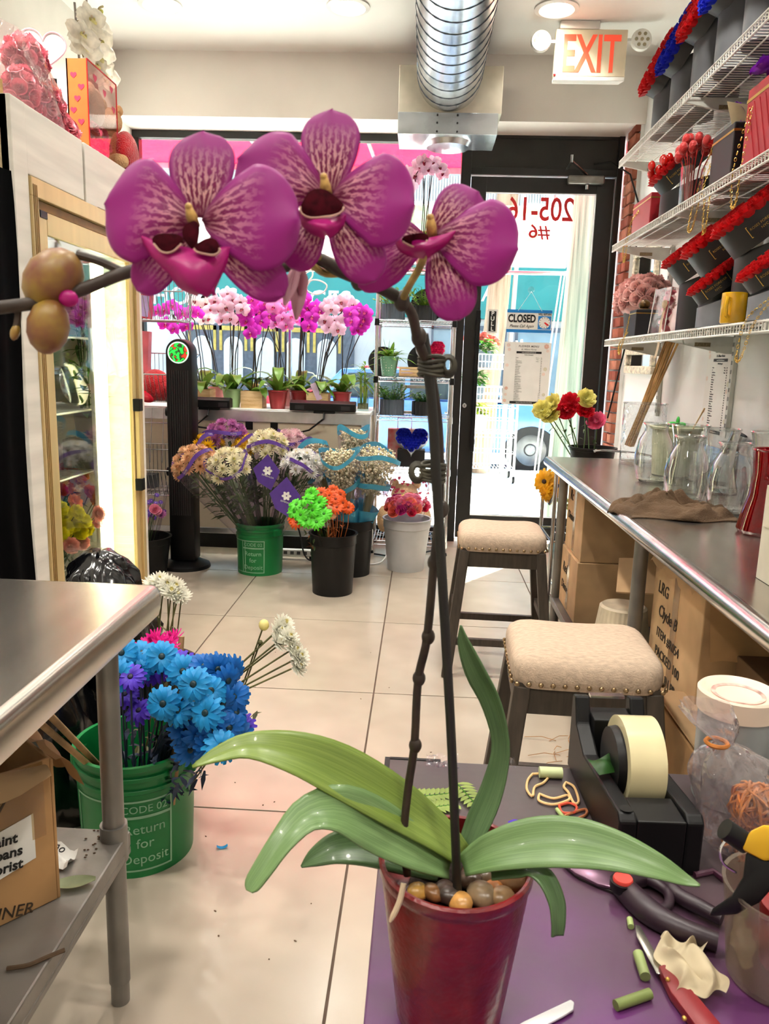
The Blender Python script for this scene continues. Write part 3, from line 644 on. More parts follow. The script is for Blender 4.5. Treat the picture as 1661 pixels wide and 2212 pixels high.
def fz(pts, cl): return [(x, y, cl) for x, y in pts]
orchid(437, 862, 5.42, 'wood', fz([(355, 670), (358, 700), (394, 676), (376, 710), (402, 704), (412, 672), (427, 676), (372, 660), (340, 672)], O_MAG), 'magenta orchid in a wooden crate behind the tower fan')
orchid(502, 877, 5.34, m_potg, fz([(492, 634), (506, 660), (472, 668), (479, 690), (499, 688), (513, 692), (524, 668), (455, 668), (503, 646), (465, 650), (520, 652), (488, 664)], O_PALE), 'pale pink orchid in a light green pot on the ledge', 3, 8)
orchid(548, 877, 5.36, 'wood', fz([(533, 694), (545, 668), (561, 674), (572, 656), (582, 682), (550, 712), (530, 676), (566, 694), (588, 664), (546, 648), (575, 672), (541, 720)], O_MAG), 'deep magenta orchid in a wooden crate between green and red pots', 3, 5)
orchid(600, 880, 5.33, m_potr, fz([(600, 672), (611, 688), (594, 698), (619, 702), (606, 656), (630, 684), (592, 664), (584, 650)], O_PINK), 'pink orchid in a red pot with a leaf hanging over its front', 2, 7)
orchid(646, 868, 5.44, m_potr, fz([(650, 655), (663, 665), (645, 677), (674, 684), (661, 694), (682, 662), (640, 660), (668, 704), (655, 642), (690, 674)], O_MAG), 'magenta orchid in a red pot behind the long bar speaker', 3, 7)
orchid(688, 866, 5.42, 'wood', fz([(690, 680), (702, 692), (716, 668), (722, 692), (736, 652), (712, 706), (748, 646), (762, 658), (706, 660), (730, 712), (722, 650)], O_PALE), 'blush pink orchid in a wooden crate with a plant tag', 4, 6)
orchid(738, 866, 5.44, m_potr, fz([(760, 694), (776, 672), (781, 702), (786, 690), (772, 712), (757, 676), (788, 674)], O_MAG)+fz([(740, 668), (748, 688)], O_PALE), 'magenta and blush orchid in the red pot nearest the wire rack', 2, 8)
orchid(470, 870, 5.66, m_potp, fz([(420, 650), (432, 664), (446, 655), (440, 690), (425, 684), (452, 688)], O_WHITE), 'white orchid at the back of the ledge against the glass', 2, 4)
orchid(618, 872, 5.66, m_potp, fz([(555, 640), (612, 640), (628, 650), (640, 690), (622, 664)], O_PINK), 'pink orchid in a pink pot at the back of the ledge', 2, 4)
tag(B().prism([(-.02, -.06), (.02, -.06), (.02, .06), (-.02, .06)], .001).build('plant_tag', M('tag_lilac', '#cfb4cf', .5)), 'lilac printed plant tag stuck in the wooden orchid crate', 'plant tag')
o = bpy.data.objects['plant_tag']; place(o, at(683, 846, y=5.335), (.1, -1, .1), (-.45, 0, 1))
# lucky bamboo in a glass vase
c = at(783, 876, y=5.36); t = thing('lucky_bamboo', 'lucky bamboo stalks in a small glass vase beside the wire rack', 'plant', (c.x, 5.4, ZL))
B().lathe([(0, .002), (.04, .002), (.042, .01), (.04, .1), (.038, .1), (.038, .012), (0, .012)], 20).build('vase', GL('bamboo_glass', '#eaf5ee', .03, .7, .06), t)
B().lathe([(0, .014), (.036, .014), (.036, .05), (0, .055)], 16).build('pebble_fill', M('pebble_mix', '#8f7a58', .7, bump=1, bs=120), t)
for k in range(5):
    a = k*1.3; x, y = .016*math.cos(a), .016*math.sin(a); hh = .16+.025*k
    st = B().tube([(x, y, .05), (x*1.3, y*1.3, hh*.6), (x*1.5, y*1.5, hh)], .0065, 8).build('stalk', m_lf[3], t)
    b = B()
    for j in range(7): leaf_blade(b, (x*1.5, y*1.5, hh-.02+.012*j), sph_dir(j*2.2+k, .7), rnd(.08, .15), .016, .5)
    b.build('leaf_tuft', m_lf[1], t)

# ================================================================ TOWER FAN
c = V(-1.503, 4.86, 0); t = thing('tower_fan', 'tall black tower fan with a glowing green and red round display', 'fan', c)
w, h = .082, 1.45
def stadium(w, d, n=10): return [(w*math.cos(a), d*math.sin(a)) for a in [2*PI*k/(2*n) for k in range(2*n)]]
prof = [(-w, .05), (w, .05), (w, h-w)]+[(w*math.cos(k*PI/16), h-w+w*math.sin(k*PI/16)) for k in range(1, 16)]+[(-w, h-w)]
B().prism(prof, .13, Matrix.Translation((0, .065, 0)) @ Matrix.Rotation(PI/2, 4, 'X')).build('housing', m_blk, t, 30, .012)
B().lathe([(0, .045), (.1, .045), (.155, .02), (.16, 0), (0, 0)], 36).build('base', m_blk, t)
for k in range(9): B().box((-.056+k*.014-.003, -.0685, .35), (-.056+k*.014+.003, -.064, h-.19)).build('louvre', M('louvre_black', '#191a1b', .5), t, 0)
m_rim = M('display_rim', '#cfeedd', .3, emit=.4); mg = M('display_swirl', '#17e03a', .4, var=0, emit=1.0)
n_ = mg.node_tree; 
def swirl(m):
    t_ = m.node_tree; b_ = t_.nodes['Principled BSDF']; tc = t_.nodes.new('ShaderNodeTexCoord'); nz = t_.nodes.new('ShaderNodeTexNoise'); nz.inputs['Scale'].default_value = 18; nz.inputs['Distortion'].default_value = 1.5
    cr = t_.nodes.new('ShaderNodeValToRGB'); e = cr.color_ramp.elements; e[0].position = .36; e[0].color = (.75, .03, .01, 1); e[1].position = .6; e[1].color = (.01, .75, .05, 1)
    k = e.new(.46); k.color = (.005, .02, .005, 1); k = e.new(.5); k.color = (.01, .05, .012, 1)
    t_.links.new(tc.outputs['Object'], nz.inputs[0]); t_.links.new(nz.outputs[0], cr.inputs[0]); t_.links.new(cr.outputs[0], b_.inputs['Emission Color']); t_.links.new(cr.outputs[0], b_.inputs['Base Color'])
swirl(mg)
dl = B().lathe([(0, .003), (.058, .003)], 32, (0, -.066, h-.083), mat=ry).build('display', mg, t)
B().lathe([(.058, .004), (.063, .006), (.066, .003), (.066, 0)], 32, (0, -.066, h-.083), mat=ry).build('display_ring', m_rim, dl)
for z in (1.0, .62): B().tube([(-.08, 0, z), (-.105, 0, z)], .028, 14).build('side_knob', m_blk, t)

# ================================================================ WIRE BASKET STAND
m_cw = M('chrome_wire', '#b9bcc0', .25, .9, var=.05)
c = V(-1.82, 5.02, 0); ts = thing('basket_stand', 'chrome wire stand of slanted baskets between the cooler and the tower fan', 'basket stand', c)
for x in (-.2, .28): B().tube([(x, .16, 0), (x, .16, 2.55)], .007, 6).build('upright', m_cw, ts)
def wbasket(z, w=.5, d=.26, hf=.17, hb=.3, tilt=.12):
    b = B(); x0, x1 = -w/2+.04, w/2+.04; y0, y1 = -d+.12, .15
    for k in range(19):
        x = x0+(x1-x0)*k/18; b.tube([(x, y0-.07, z+hf), (x, y0, z), (x, y1, z+.02), (x, y1, z+hb)], .0022, 4)
    for k in range(1, 7):
        y = y0+(y1-y0)*k/7; b.tube([(x0-.05, y, z+hf+.02), (x0, y, z), (x1, y, z), (x1+.05, y, z+hf+.02)], .0022, 4)
    b.tube([(x0-.05, y0-.07, z+hf), (x1+.05, y0-.07, z+hf), (x1+.05, y1, z+hb), (x0-.05, y1, z+hb)], .0045, 5, closed=True).tube([(x0, y0, z), (x1, y0, z), (x1, y1, z+.01), (x0, y1, z+.01)], .004, 5, closed=True)
    return b.build('wire_basket', m_cw, ts)
for z in (1.56, 1.06, .46): wbasket(z)
b = B()
for k in range(7): x = -.28+k*.06; b.tube([(x, -.1, 2.28), (x*.6+.05, .16, 2.0)], .0025, 4)
b.tube([(-.3, -.1, 2.28), (.1, -.1, 2.28)], .004, 5).tube([(-.12, -.1, 2.28), (-.12, -.1, 2.36), (0, -.1, 2.36), (0, -.1, 2.28)], .004, 5).tube([(-.3, -.1, 2.6), (.18, .12, 1.98)], .003, 5)
b.build('top_rack', m_cw, ts)
for s in (.72, .9): B().tube([(-.2, .16, s), (.28, .16, s)], .004, 5).build('cross_bar', m_cw, ts)
for k in range(6): B().tube([(-.15+k*.08, .16, 1.0), (-.1+k*.08, -.05, .66)], .0025, 4).build('stay_wire', m_cw, ts)
m_plush = M('red_plush', '#d81226', .95, bump=1, bs=160, sheen=.5)
a = at(333, 775, y=4.98)
tag(B().ell((0, 0, 0), (.1, .07, .1), 20, 14).ell((.05, -.01, -.03), (.07, .06, .07), 16, 10).build('plush_heart', m_plush, loc=(a.x, 4.99, 1.16)), 'fuzzy red plush heart in the middle wire basket', 'plush toy')
a = at(320, 800, y=4.95)
tag(B().ell((0, 0, 0), (.09, .05, .035), 16, 10).build('red_foil_parcel', M('red_foil', '#c8102a', .2, coat=.5), loc=(a.x-.02, 4.86, 1.10), rot=(0, .4, 0)), 'shiny red foil parcel lying in the middle wire basket', 'parcel')
tag(B().box((-.1, -.03, 0), (.1, .03, .26)).build('valentine_box', M('box_pink', '#e7707e', .4), loc=(-1.86, 5.0, 1.24), rot=(0, .06, 0)), 'flat pink gift box with a white print behind the plush heart', 'gift box')
lettering('WITH', .05, m_paper, (-.0, -.0312, .13), (0, -1, 0), (-1, 0, 0), bpy.data.objects['valentine_box'], world=False)
tag(B().box((-.12, -.04, 0), (.1, .04, .15)).build('gift_bag', M('bag_crimson', '#c3263c', .4), loc=(-1.85, 5.02, 1.582), rot=(0, .1, 0)), 'crimson and lilac gift bag in the uppermost wire basket', 'gift bag')
B().box((.02, -.0415, .01), (.1, -.0402, .14)).build('lilac_panel', M('bag_lilac', '#b9a3d8', .4), bpy.data.objects['gift_bag'], 0)
tag(B().box((-.1, -.04, 0), (.1, .06, .09)).build('dark_tray', M('dark_tray_plastic', '#33363a', .5), loc=(-1.83, 4.99, .49)), 'dark plastic tray in the lowest wire basket', 'tray')
# ================================================================ CHROME WIRE RACK BY THE WINDOW
RX0, RX1, RY0, RY1 = -.325, .2, 5.42, 5.78
tr = thing('wire_rack', 'tall chrome wire shelving rack standing between the ledge and the door', 'shelving rack', ((RX0+RX1)/2, (RY0+RY1)/2, 0))
for x in (RX0, RX1):
    for y in (RY0, RY1):
        p = B().tube([(x, y, .02), (x, y, 2.08)], .0125, 12).build('post', m_chrome, tr, world=True)
        B().lathe([(0, 0), (.018, 0), (.014, .02), (0, .02)], 12, (x, y, 0)).build('foot', m_blk, tr, world=True)
RZ = (.1, .62, .985, 1.25, 1.635, 2.0)
for z in RZ:
    b = B()
    for k in range(24): x = RX0+(RX1-RX0)*(k+.5)/24; b.tube([(x, RY0, z-.004), (x, RY1, z-.004)], .0022, 4)
    for y in (RY0, (RY0+RY1)/2, RY1):
        b.tube([(RX0, y, z-.008), (RX1, y, z-.008)], .0032, 5)
        if y != (RY0+RY1)/2:
            b.tube([(RX0, y, z-.035), (RX1, y, z-.035)], .0032, 5)
            zz = [(RX0+(RX1-RX0)*k/28, y, z-.008 if k % 2 else z-.035) for k in range(29)]; b.tube(zz, .002, 4)
    for x in (RX0, RX1): b.tube([(x, RY0, z-.008), (x, RY1, z-.008)], .0032, 5).tube([(x, RY0, z-.035), (x, RY1, z-.035)], .0032, 5)
    b.build('wire_shelf', m_cw, tr, world=True)
    for x in (RX0, RX1):
        for y in (RY0, RY1): B().lathe([(.013, -.045), (.018, -.045), (.016, .0), (.013, .0)], 12, (x, y, z)).build('collar', m_blk if y == RY0 and z in (1.25, 1.635) else m_chrome, tr, world=True)
# planters on it
def planter(px, Y, z, r, h, m, label, ribs=22, taper=1.0, nm='ribbed_planter', soil=True):
    c = at(px, 700, y=Y); t = thing(nm, label, 'planter', (c.x, Y, z))
    wob = (lambda a, zz: 1+.03*math.cos(a*ribs)) if ribs else None
    B().lathe([(0, .003), (r*taper, .003), (r*taper, 0), (r, h), (r*.93, h), (r*.9, h*.8), (0, h*.8)], max(24, ribs*5), wob=wob).build('pot', m, t)
    return t
m_pl1, m_pl2 = M('planter_slate', '#54606c', .45, var=.25, vs=3), M('planter_black', '#26282b', .45)
def succ(t, h, n, L, m, spread=.07, w=.012, rise=1.0):
    b = B()
    for k in range(n):
        a = rnd(0, 2*PI); e = rnd(.3, 1.3); p = V(spread*rnd(0, .8)*math.cos(a), spread*rnd(0, .8)*math.sin(a), h)
        q = p+V(math.cos(a)*math.cos(e), math.sin(a)*math.cos(e), math.sin(e)*rise)*L*rnd(.6, 1)
        b.tube([p, (p+q)/2+V(0, 0, .01), q], .0022, 4)
        for j in range(5): leaf_blade(b, p+(q-p)*(j+1)/5, sph_dir(a+(j % 2)*2.5-1.2+rnd(-.4, .4), .5), L*.33, w, .2, 0, 2)
    b.build('foliage', m, t)
t = planter(849, 5.52, 1.637, .078, .1, m_pl1, 'slate ribbed planter with trailing succulent on the upper rack shelf'); succ(t, .09, 34, .14, m_lf[1], .07, .016)
t = planter(915, 5.6, 1.637, .085, .1, m_pl2, 'black ribbed planter with succulent on the upper rack shelf'); succ(t, .09, 34, .14, m_lf[1], .07, .016)
t = planter(852, 5.5, .987, .083, .105, m_pl1, 'slate ribbed planter with spiky succulent on the lower rack shelf'); succ(t, .095, 40, .13, m_lf[0], .07, .016)
t = planter(922, 5.56, .987, .082, .095, m_pl2, 'black ribbed planter with bushy green plant on the lower rack shelf'); succ(t, .085, 40, .08, m_lf[0], .08, .02)
def dots(name, c1, c2):
    m = M(name, c1, .45, var=0); t_ = m.node_tree; b_ = t_.nodes['Principled BSDF']; tc = t_.nodes.new('ShaderNodeTexCoord'); v = t_.nodes.new('ShaderNodeTexVoronoi'); v.inputs['Scale'].default_value = 55; v.inputs['Randomness'].default_value = .15
    cr = t_.nodes.new('ShaderNodeValToRGB'); cr.color_ramp.elements[0].position = .2; cr.color_ramp.elements[0].color = hexc(c2); cr.color_ramp.elements[1].position = .24; cr.color_ramp.elements[1].color = hexc(c1)
    t_.links.new(tc.outputs['Object'], v.inputs[0]); t_.links.new(v.outputs['Distance'], cr.inputs[0]); t_.links.new(cr.outputs[0], b_.inputs['Base Color']); return m
t = planter(843, 5.48, 1.252, .066, .135, dots('polka_dot_green', '#7fb99a', '#f2f6ee'), 'polka dot green bucket pot with a leafy plant on the rack', 0, .72, 'polka_dot_pot')
b = B()
for k in range(46): leaf_blade(b, (rnd(-.03, .03), rnd(-.03, .03), .12), sph_dir(rnd(0, 6.28), rnd(.1, 1.4)), rnd(.12, .2), .026, rnd(.2, .7), 0, 4)
b.build('foliage', m_lf[1], t)
m_matt = M('matt_black_card', '#141416', .55, var=.08)
def hatbox(loc, r, h, label, m=m_matt, rot=None):
    t = thing('round_hat_box', label, 'gift box', loc, rot=rot); B().lathe([(0, 0), (r, 0), (r, h), (r-.004, h), (r-.004, .006), (0, .006)], 40).build('drum', m, t); B().lathe([(r+.003, h*.8), (r+.003, h+.002), (0, h+.004)], 40).build('lid', m, t); return t
hatbox((.0, 5.72, 1.36), .115, .03, 'black round box lid leaning behind the polka dot pot', rot=(PI/2-.12, 0, 0))
hatbox((.01, 5.73, 1.745), .115, .03, 'black round box lid leaning behind the upper succulents', rot=(PI/2-.1, 0, 0))
hatbox((-.3, 5.73, 1.345), .105, .03, 'black round lid propped against the rack post by the window', rot=(PI/2-.12, 0, .3))
c = at(884, 810, y=5.48); t = thing('slatted_crate', 'small pale wooden slatted crate beside the polka dot pot', 'crate', (c.x, 5.48, 1.252))
for k in range(3):
    B().box((-.07, -.05, .006+k*.021), (.07, -.044, .024+k*.021)).build('slat', m_wood, t, 0, .0008); B().box((-.07, .044, .006+k*.021), (.07, .05, .024+k*.021)).build('slat', m_wood, t, 0, .0008)
for x in (-.064, .064): B().box((x-.006, -.044, 0), (x+.006, .044, .066)).build('crate_end', m_wood, t, 0, .0008)
B().box((-.058, -.044, 0), (.058, .044, .006)).build('crate_base', m_wood, t, 0)
# rose boxes
pr_ = lambda n, c: T_('rose_'+n, c, .2)
R_RED, R_BLUE, R_PINK, R_HOT, R_PUR = (rose(n, .022, pr_(n, c)) for n, c in (('red', '#d4101a'), ('blue', '#1226c8'), ('blush', '#f2b9b6'), ('hot', '#f0206a'), ('purple', '#8a1fb8')))
m_grey_card = M('grey_card', '#8d9096', .5, var=.06); m_gold = M('gold_foil', '#d9b25a', .3, .8, var=.1)
def heart_poly(s, n=20):
    return [(s*.062*16*math.sin(a)**3/1.0, s*.062*(13*math.cos(a)-5*math.cos(2*a)-2*math.cos(3*a)-math.cos(4*a))) for a in [2*PI*k/n for k in range(n)]]
def inside(p, poly):
    x, y = p; c = False; j = len(poly)-1
    for i in range(len(poly)):
        if (poly[i][1] > y) != (poly[j][1] > y) and x < (poly[j][0]-poly[i][0])*(y-poly[i][1])/(poly[j][1]-poly[i][1])+poly[i][0]: c = not c
        j = i
    return c
def heart_box(c, s, me, label, tilt=.55, base_h=.16):
    t = thing('heart_rose_box', label, 'rose box', c)
    hp = heart_poly(s); mt = Matrix.Translation((0, -.02, base_h+.03)) @ Matrix.Rotation(PI/2-tilt, 4, 'X')
    B().prism(heart_poly(s*1.06, 40), .05, mt @ Matrix.Translation((0, 0, -.045))).build('heart_tray', M('pale_grey_card', '#b9bcc2', .4), t, 30)
    n = 0
    for i in range(-5, 6):
        for j in range(-5, 6):
            x, y = (i+.5*(j % 2))*s*.2, j*s*.175
            if inside((x*1.08, y*1.08), hp):
                p = mt @ V(x, y, .004); o = put(me, 'rose', t, p); o.rotation_euler = (mt.to_3x3() @ Matrix.Rotation(n*1.1, 3, 'Z')).to_euler(); o.scale = (s*8.2,)*3; n += 1
    B().prism([(-s*.85, -s*.55), (s*.85, -s*.55), (s*.85, s*.55), (-s*.85, s*.55)], base_h*.75).build('base_box', m_matt, t, 0, .003)
    return t
c = at(887, 1008, y=5.52); heart_box((c.x, 5.55, .622), .115, R_BLUE, 'heart box of royal blue roses on a black base on the rack')
c = at(925, 810, y=5.55); heart_box((c.x+.01, 5.6, 1.252), .1, R_HOT, 'heart box of hot pink roses at the rack end', .45, .15)
c = at(865, 1000, y=5.7)
tag(B().box((-.12, -.05, 0), (.12, .05, .25)).build('rose_print_bag', M('rose_print', '#ec6a70', .5, var=.4, vs=16, var_col='#f7d9d4'), loc=(-.12, 5.7, .622)), 'pink rose print gift bag behind the blue heart box', 'gift bag')
B().tube([(-.05, -.05, .25), (-.05, -.05, .33), (.05, -.05, .33), (.05, -.05, .25)], .003, 6).build('bag_handle', m_red, bpy.data.objects['rose_print_bag'])
tag(B().box((-.12, -.03, .0), (-.1, .03, .2)).box((.1, -.03, .0), (.12, .03, .2)).box((-.12, -.03, .18), (.12, .03, .2)).box((-.12, -.03, 0), (.12, .03, .015)).build('lantern_frame', m_white, loc=(-.04, 5.7, .987)), 'white open wooden frame behind the slate planter', 'decor frame')
t = orchid(915, 560, 5.6, m_potp, fz([(880, 372), (892, 390), (905, 358), (915, 350), (935, 352), (950, 362), (888, 402), (898, 380), (925, 366), (957, 375)], O_PALE), 'pale pink orchid on top of the wire rack', 2, 4, zb=2.002)

# ================================================================ BUCKETS
m_green = M('green_bucket_plastic', '#0f7a3c', .38, var=.06, vs=4); m_stencil = M('bucket_print', '#8fbf9c', .6, var=.1)
def green_bucket(loc, r, h, label, print_ang, rim_lugs=True):
    t = thing('green_bucket', label, 'bucket', loc)
    B().lathe([(0, .004), (r*.9, .004), (r*.92, 0), (r*.965, h*.75), (r*.99, h*.76), (r*.99, h*.79), (r*.955, h*.8), (r*.965, h*.86), (r*1.01, h*.87), (r*1.01, h*.9), (r*.97, h*.91), (r*.985, h*.95), (r*1.02, h*.96), (r*1.02, h), (r*.95, h), (r*.93, h*.75), (r*.88, .01), (0, .01)], 48).build('shell', m_green, t)
    for a in (print_ang+1.1, print_ang-2.04):
        B().box((-.03, -.012, 0), (.03, .012, h*.12)).build('handle_lug', m_green, t, 0, .003, loc=(r*1.0*math.cos(a), r*1.0*math.sin(a), h*.78), rot=(0, 0, a+PI/2))
    # stencil print bent around the wall
    def wrapm(me, zc, a0):
        for v in me.vertices:
            a = a0+v.co.x/(r*.955); z = zc+v.co.y; rr = r*(.92+.045*z/(h*.75))+.0012+v.co.z
            v.co = V(rr*math.cos(a), rr*math.sin(a), z)
        return me
    def words(s, size, z, a0):
        me = text_mesh(s, size, .0002); me.materials.clear(); me.materials.append(m_stencil)
        put(wrapm(me, z, a0), 'stencil_text', t)
    k = h/.37
    words('CODE 02', .034*k, h*.62, print_ang); words('Return', .045*k, h*.44, print_ang); words('for', .045*k, h*.31, print_ang); words('Deposit', .045*k, h*.17, print_ang)
    for da in (0, -.86 if True else 0):
        b = B(); W_ = .085*k; wd = .006*k
        def strip(x0, x1, z0, z1):
            n = 10; vs = []
            for i in range(n+1):
                x = x0+(x1-x0)*i/n
                for z in (z0, z1):
                    a = print_ang+da+x/(r*.955); rr = r*(.92+.045*z/(h*.75))+.0011; vs.append((rr*math.cos(a), rr*math.sin(a), z))
            b.add(vs, [(2*i, 2*i+2, 2*i+3, 2*i+1) for i in range(n)])
        strip(-W_, -W_+wd, h*.06, h*.7); strip(W_-wd, W_, h*.06, h*.7); strip(-W_, W_, h*.06, h*.06+wd); strip(-W_, W_, h*.7-wd, h*.7)
        if da == 0: strip(-W_, W_, h*.54, h*.54+wd*1.5)
        b.build('stencil_border', m_stencil, t)
    return t
green_bucket((-1.005, 4.825, 0), .153, .325, 'green deposit bucket holding the sleeved chrysanthemum bouquets', -PI/2-.12)
def tub(loc, r0, r1, h, m, label, nm='black_bucket'):
    t = thing(nm, label, 'bucket', loc)
    B().lathe([(0, .004), (r0-.004, .004), (r0, 0), (r1*.97, h*.82), (r1, h*.83), (r1, h-.008), (r1+.008, h-.006), (r1+.008, h), (r1-.006, h), (r1-.008, h*.8), (r0-.004, .012), (0, .012)], 44).build('shell', m, t); return t
m_bkt = M('black_bucket_plastic', '#0b0b0c', .42, var=.1, spec=.35); m_gbkt = M('grey_bucket_plastic', '#c3c3c3', .4, var=.04)
tub((-.49, 4.43, 0), .118, .137, .36, m_bkt, 'black bucket with green and orange daisies in front of the ledge')
tub((-.07, 5.03, 0), .12, .156, .345, m_gbkt, 'light grey bucket with a wrapped mixed bouquet below the rack', 'grey_bucket')
tub((-1.7, 4.66, 0), .13, .16, .24, m_bkt, 'low black bucket with purple flowers beside the cooler')
tub((-.42, 4.86, 0), .12, .138, .36, m_bkt, "black bucket holding the sleeved baby's breath behind the daisies")

# ================================================================ SLEEVED BOUQUETS
m_slv = GL('cellophane_sleeve', '#fbf8ff', .08, .5, .05, bump=.6, bs=25)
m_pband = TL('purple_band', '#6d4cb0', .3, .4, .06); m_bband = TL('sky_band', '#4fb3d6', .35, .4, .06); m_stem = M('stem_green', '#3d5a2a', .6, var=.25); m_fol = TL('mum_foliage', '#46592f', .2, .6, .25)
mc_yc = T_('mum_centre_yellow', '#e9e27a'); 
MUM = {n: mum('mum_'+n, .04, T_('mum_'+n, c, .35), T_('mumc_'+n, c2, .35)) for n, c, c2 in (('cream', '#f6efcf', '#e6df8e'), ('peach', '#f1c79c', '#e9b07c'), ('yellow', '#f7c915', '#e6a90c'), ('orchid', '#c77bb8', '#b0609e'), ('blush', '#eecbd2', '#dfb0bc'), ('white', '#fbf9f2', '#f0ecc0'))}
def sleeve(t, base, head, R, m, over=.05, wav=.05, r0=.03):
    base, head = Vector(base), Vector(head); ax = (head-base); L = ax.length; s, u, d = frame_of(ax)
    n = 30; ph = rnd(0, 6)
    def fn(a, v):
        th = 2*PI*a; rr = (r0+(R-r0)*min(1, v*1.12)**.85)*(1+wav*math.sin(3*th+ph)*v+.03*math.sin(7*th+ph)); ln = (L+over)*v*(1+.05*v*math.sin(2*th+ph))
        return base+d*ln+(s*math.cos(th)+u*math.sin(th))*rr
    B().sheet(fn, n, 8).build('sleeve', m, t, 180, world=True)
    return fn, s, u, d, L
def bandring(t, fn, v0, v1, m, words=None, wm=None, name='printed_band', a0=0, a1=1):
    f2 = lambda a, v: fn(a0+(a1-a0)*a, v0+(v1-v0)*v)
    def off(a, v):
        p = Vector(f2(a, v)); q = Vector(fn((a0+(a1-a0)*a+.5) % 1, v0)); return p+(p-q).normalized()*.0025
    o = B().sheet(off, 30, 1).build(name, m, t, 180, world=True)
    return off
def words_on(t, fn, size, s, frac, vv, m):
    """print words around a sleeve band"""
    me = text_mesh(s, size, .0001); me.materials.clear(); me.materials.append(m)
    xs_ = [v.co.x for v in me.vertices]; w_ = max(xs_)-min(xs_)
    for v in me.vertices:
        p = Vector(fn(frac+v.co.x*.5, vv)); q = Vector(fn(frac+v.co.x*.5+.001, vv)); e = Vector(fn(frac+v.co.x*.5, vv+.02)); c_ = Vector(fn((frac+.5) % 1, vv))
        upv = (e-p).normalized(); out = (p-c_).normalized(); v.co = p+upv*v.co.y+out*.004-Vector(t.location)
    put(me, 'band_text', t)
def bouquet(base, head, R, kind, n, label, dome=.45, look=None, vis=True, flag=None, band_v=(.965, 1.0), group='sleeved chrysanthemum bouquets in the green bucket'):
    base, head = Vector(base), Vector(head); t = thing('mum_bouquet', label, 'bouquet', base, group=group)
    fn, s, u, d, L = sleeve(t, base, head, R, m_slv)
    for k in range(n):
        th = 1.5*math.sqrt((k+.4)/n); a = k*2.399; rad = s*math.cos(a)+u*math.sin(a)
        nn = d*math.cos(th)+rad*math.sin(th); p = head+nn*R*.92+d*(-.03+R*.1); putf(MUM[kind], p, nn+V(0, -.35, .1), t, sc=rnd(.95, 1.2), spin=rnd(0, 6))
    b = B()
    for k in range(12):
        a = k*2.1; rr = R*.6*rnd(.2, 1); b.tube([base+V(rnd(-.02, .02), rnd(-.02, .02), 0), base+d*L*.5+(s*math.cos(a)+u*math.sin(a))*rr*.45, head+(s*math.cos(a)+u*math.sin(a))*rr-d*.02], .0032, 5)
    b.build('stems', m_stem, t, world=True, kind='stuff')
    b = B()
    for k in range(70):
        a = rnd(0, 6.28); v = rnd(.35, .88); rr = R*v*rnd(.3, .85); p = base+d*L*v+(s*math.cos(a)+u*math.sin(a))*rr
        leaf_blade(b, p, d*.6+(s*math.cos(a)+u*math.sin(a)), rnd(.05, .09), .03, .2, 0, 2)
    b.build('foliage', m_fol, t, world=True, kind='stuff')
    off = bandring(t, fn, *band_v, m_pband)
    for fr in (.1, .35, .6, .85): words_on(t, fn, .016, 'ESMERALDA', fr, (band_v[0]+band_v[1])/2, m_paper)
    return t
GB = V(-1.005, 4.825, .2)
bouquet(GB+V(0, -.05, 0), at(496, 1012, y=4.55), .13, 'cream', 20, 'cream chrysanthemum bouquet at the front of the green bucket')
bouquet(GB+V(-.06, -.03, 0), at(420, 1005, y=4.62), .13, 'peach', 20, 'peach chrysanthemum bouquet leaning out of the bucket towards the fan')
bouquet(GB+V(-.05, .05, 0), at(445, 968, y=4.86), .1, 'yellow', 12, 'golden yellow bouquet between the peach and mauve bunches')
bouquet(GB+V(-.02, .06, 0), at(487, 950, y=4.95), .14, 'orchid', 20, 'mauve chrysanthemum bouquet at the back of the green bucket')
bouquet(GB+V(.0, .05, 0), at(535, 965, y=4.9), .085, 'yellow', 10, 'small golden yellow bouquet behind the cream bunch')
bouquet(GB+V(.03, .02, 0), at(580, 970, y=4.8), .125, 'cream', 18, 'cream bouquet behind the printed purple sleeve')
bouquet(GB+V(.06, .05, 0), at(630, 962, y=4.92), .11, 'blush', 14, 'pale blush bouquet next to the first baby\u2019s breath')
bouquet(GB+V(.07, 0, 0), at(655, 1010, y=4.7), .12, 'white', 18, 'white chrysanthemum bouquet leaning towards the daisies')
# purple sleeve flags with a white rose print
for i, (px, py, Y, s, lab) in enumerate(((575, 1020, 4.62, .1, 'purple printed paper flag at the middle of the bouquets'), (615, 1075, 4.56, .115, 'purple printed paper flag above the green daisies'))):
    c = at(px, py, y=Y); t = thing('sleeve_flag', lab, 'wrapping', c)
    B().prism([(-s*.8, .2*s), (.1*s, s*1.1), (s*.85, .1*s), (s*.3, -s*1.1), (-s*.5, -s*.6)], .0012, Matrix.Rotation(PI/2, 4, 'X')).build('paper', m_pband, t, 0)
    b = B()
    for k in range(6): petal_strip(b, k*PI/3, .004, .025, .018, 0, .1, 0)
    o = b.build('rose_print', m_paper, t); place(o, (.1*s, -.004, .1*s), (0, -1, 0))
    lettering('ESMERALDA', .014, m_paper, (.1*s, -.003, -.25*s), (0, -1, 0), (.3, 0, 1), t, world=False)
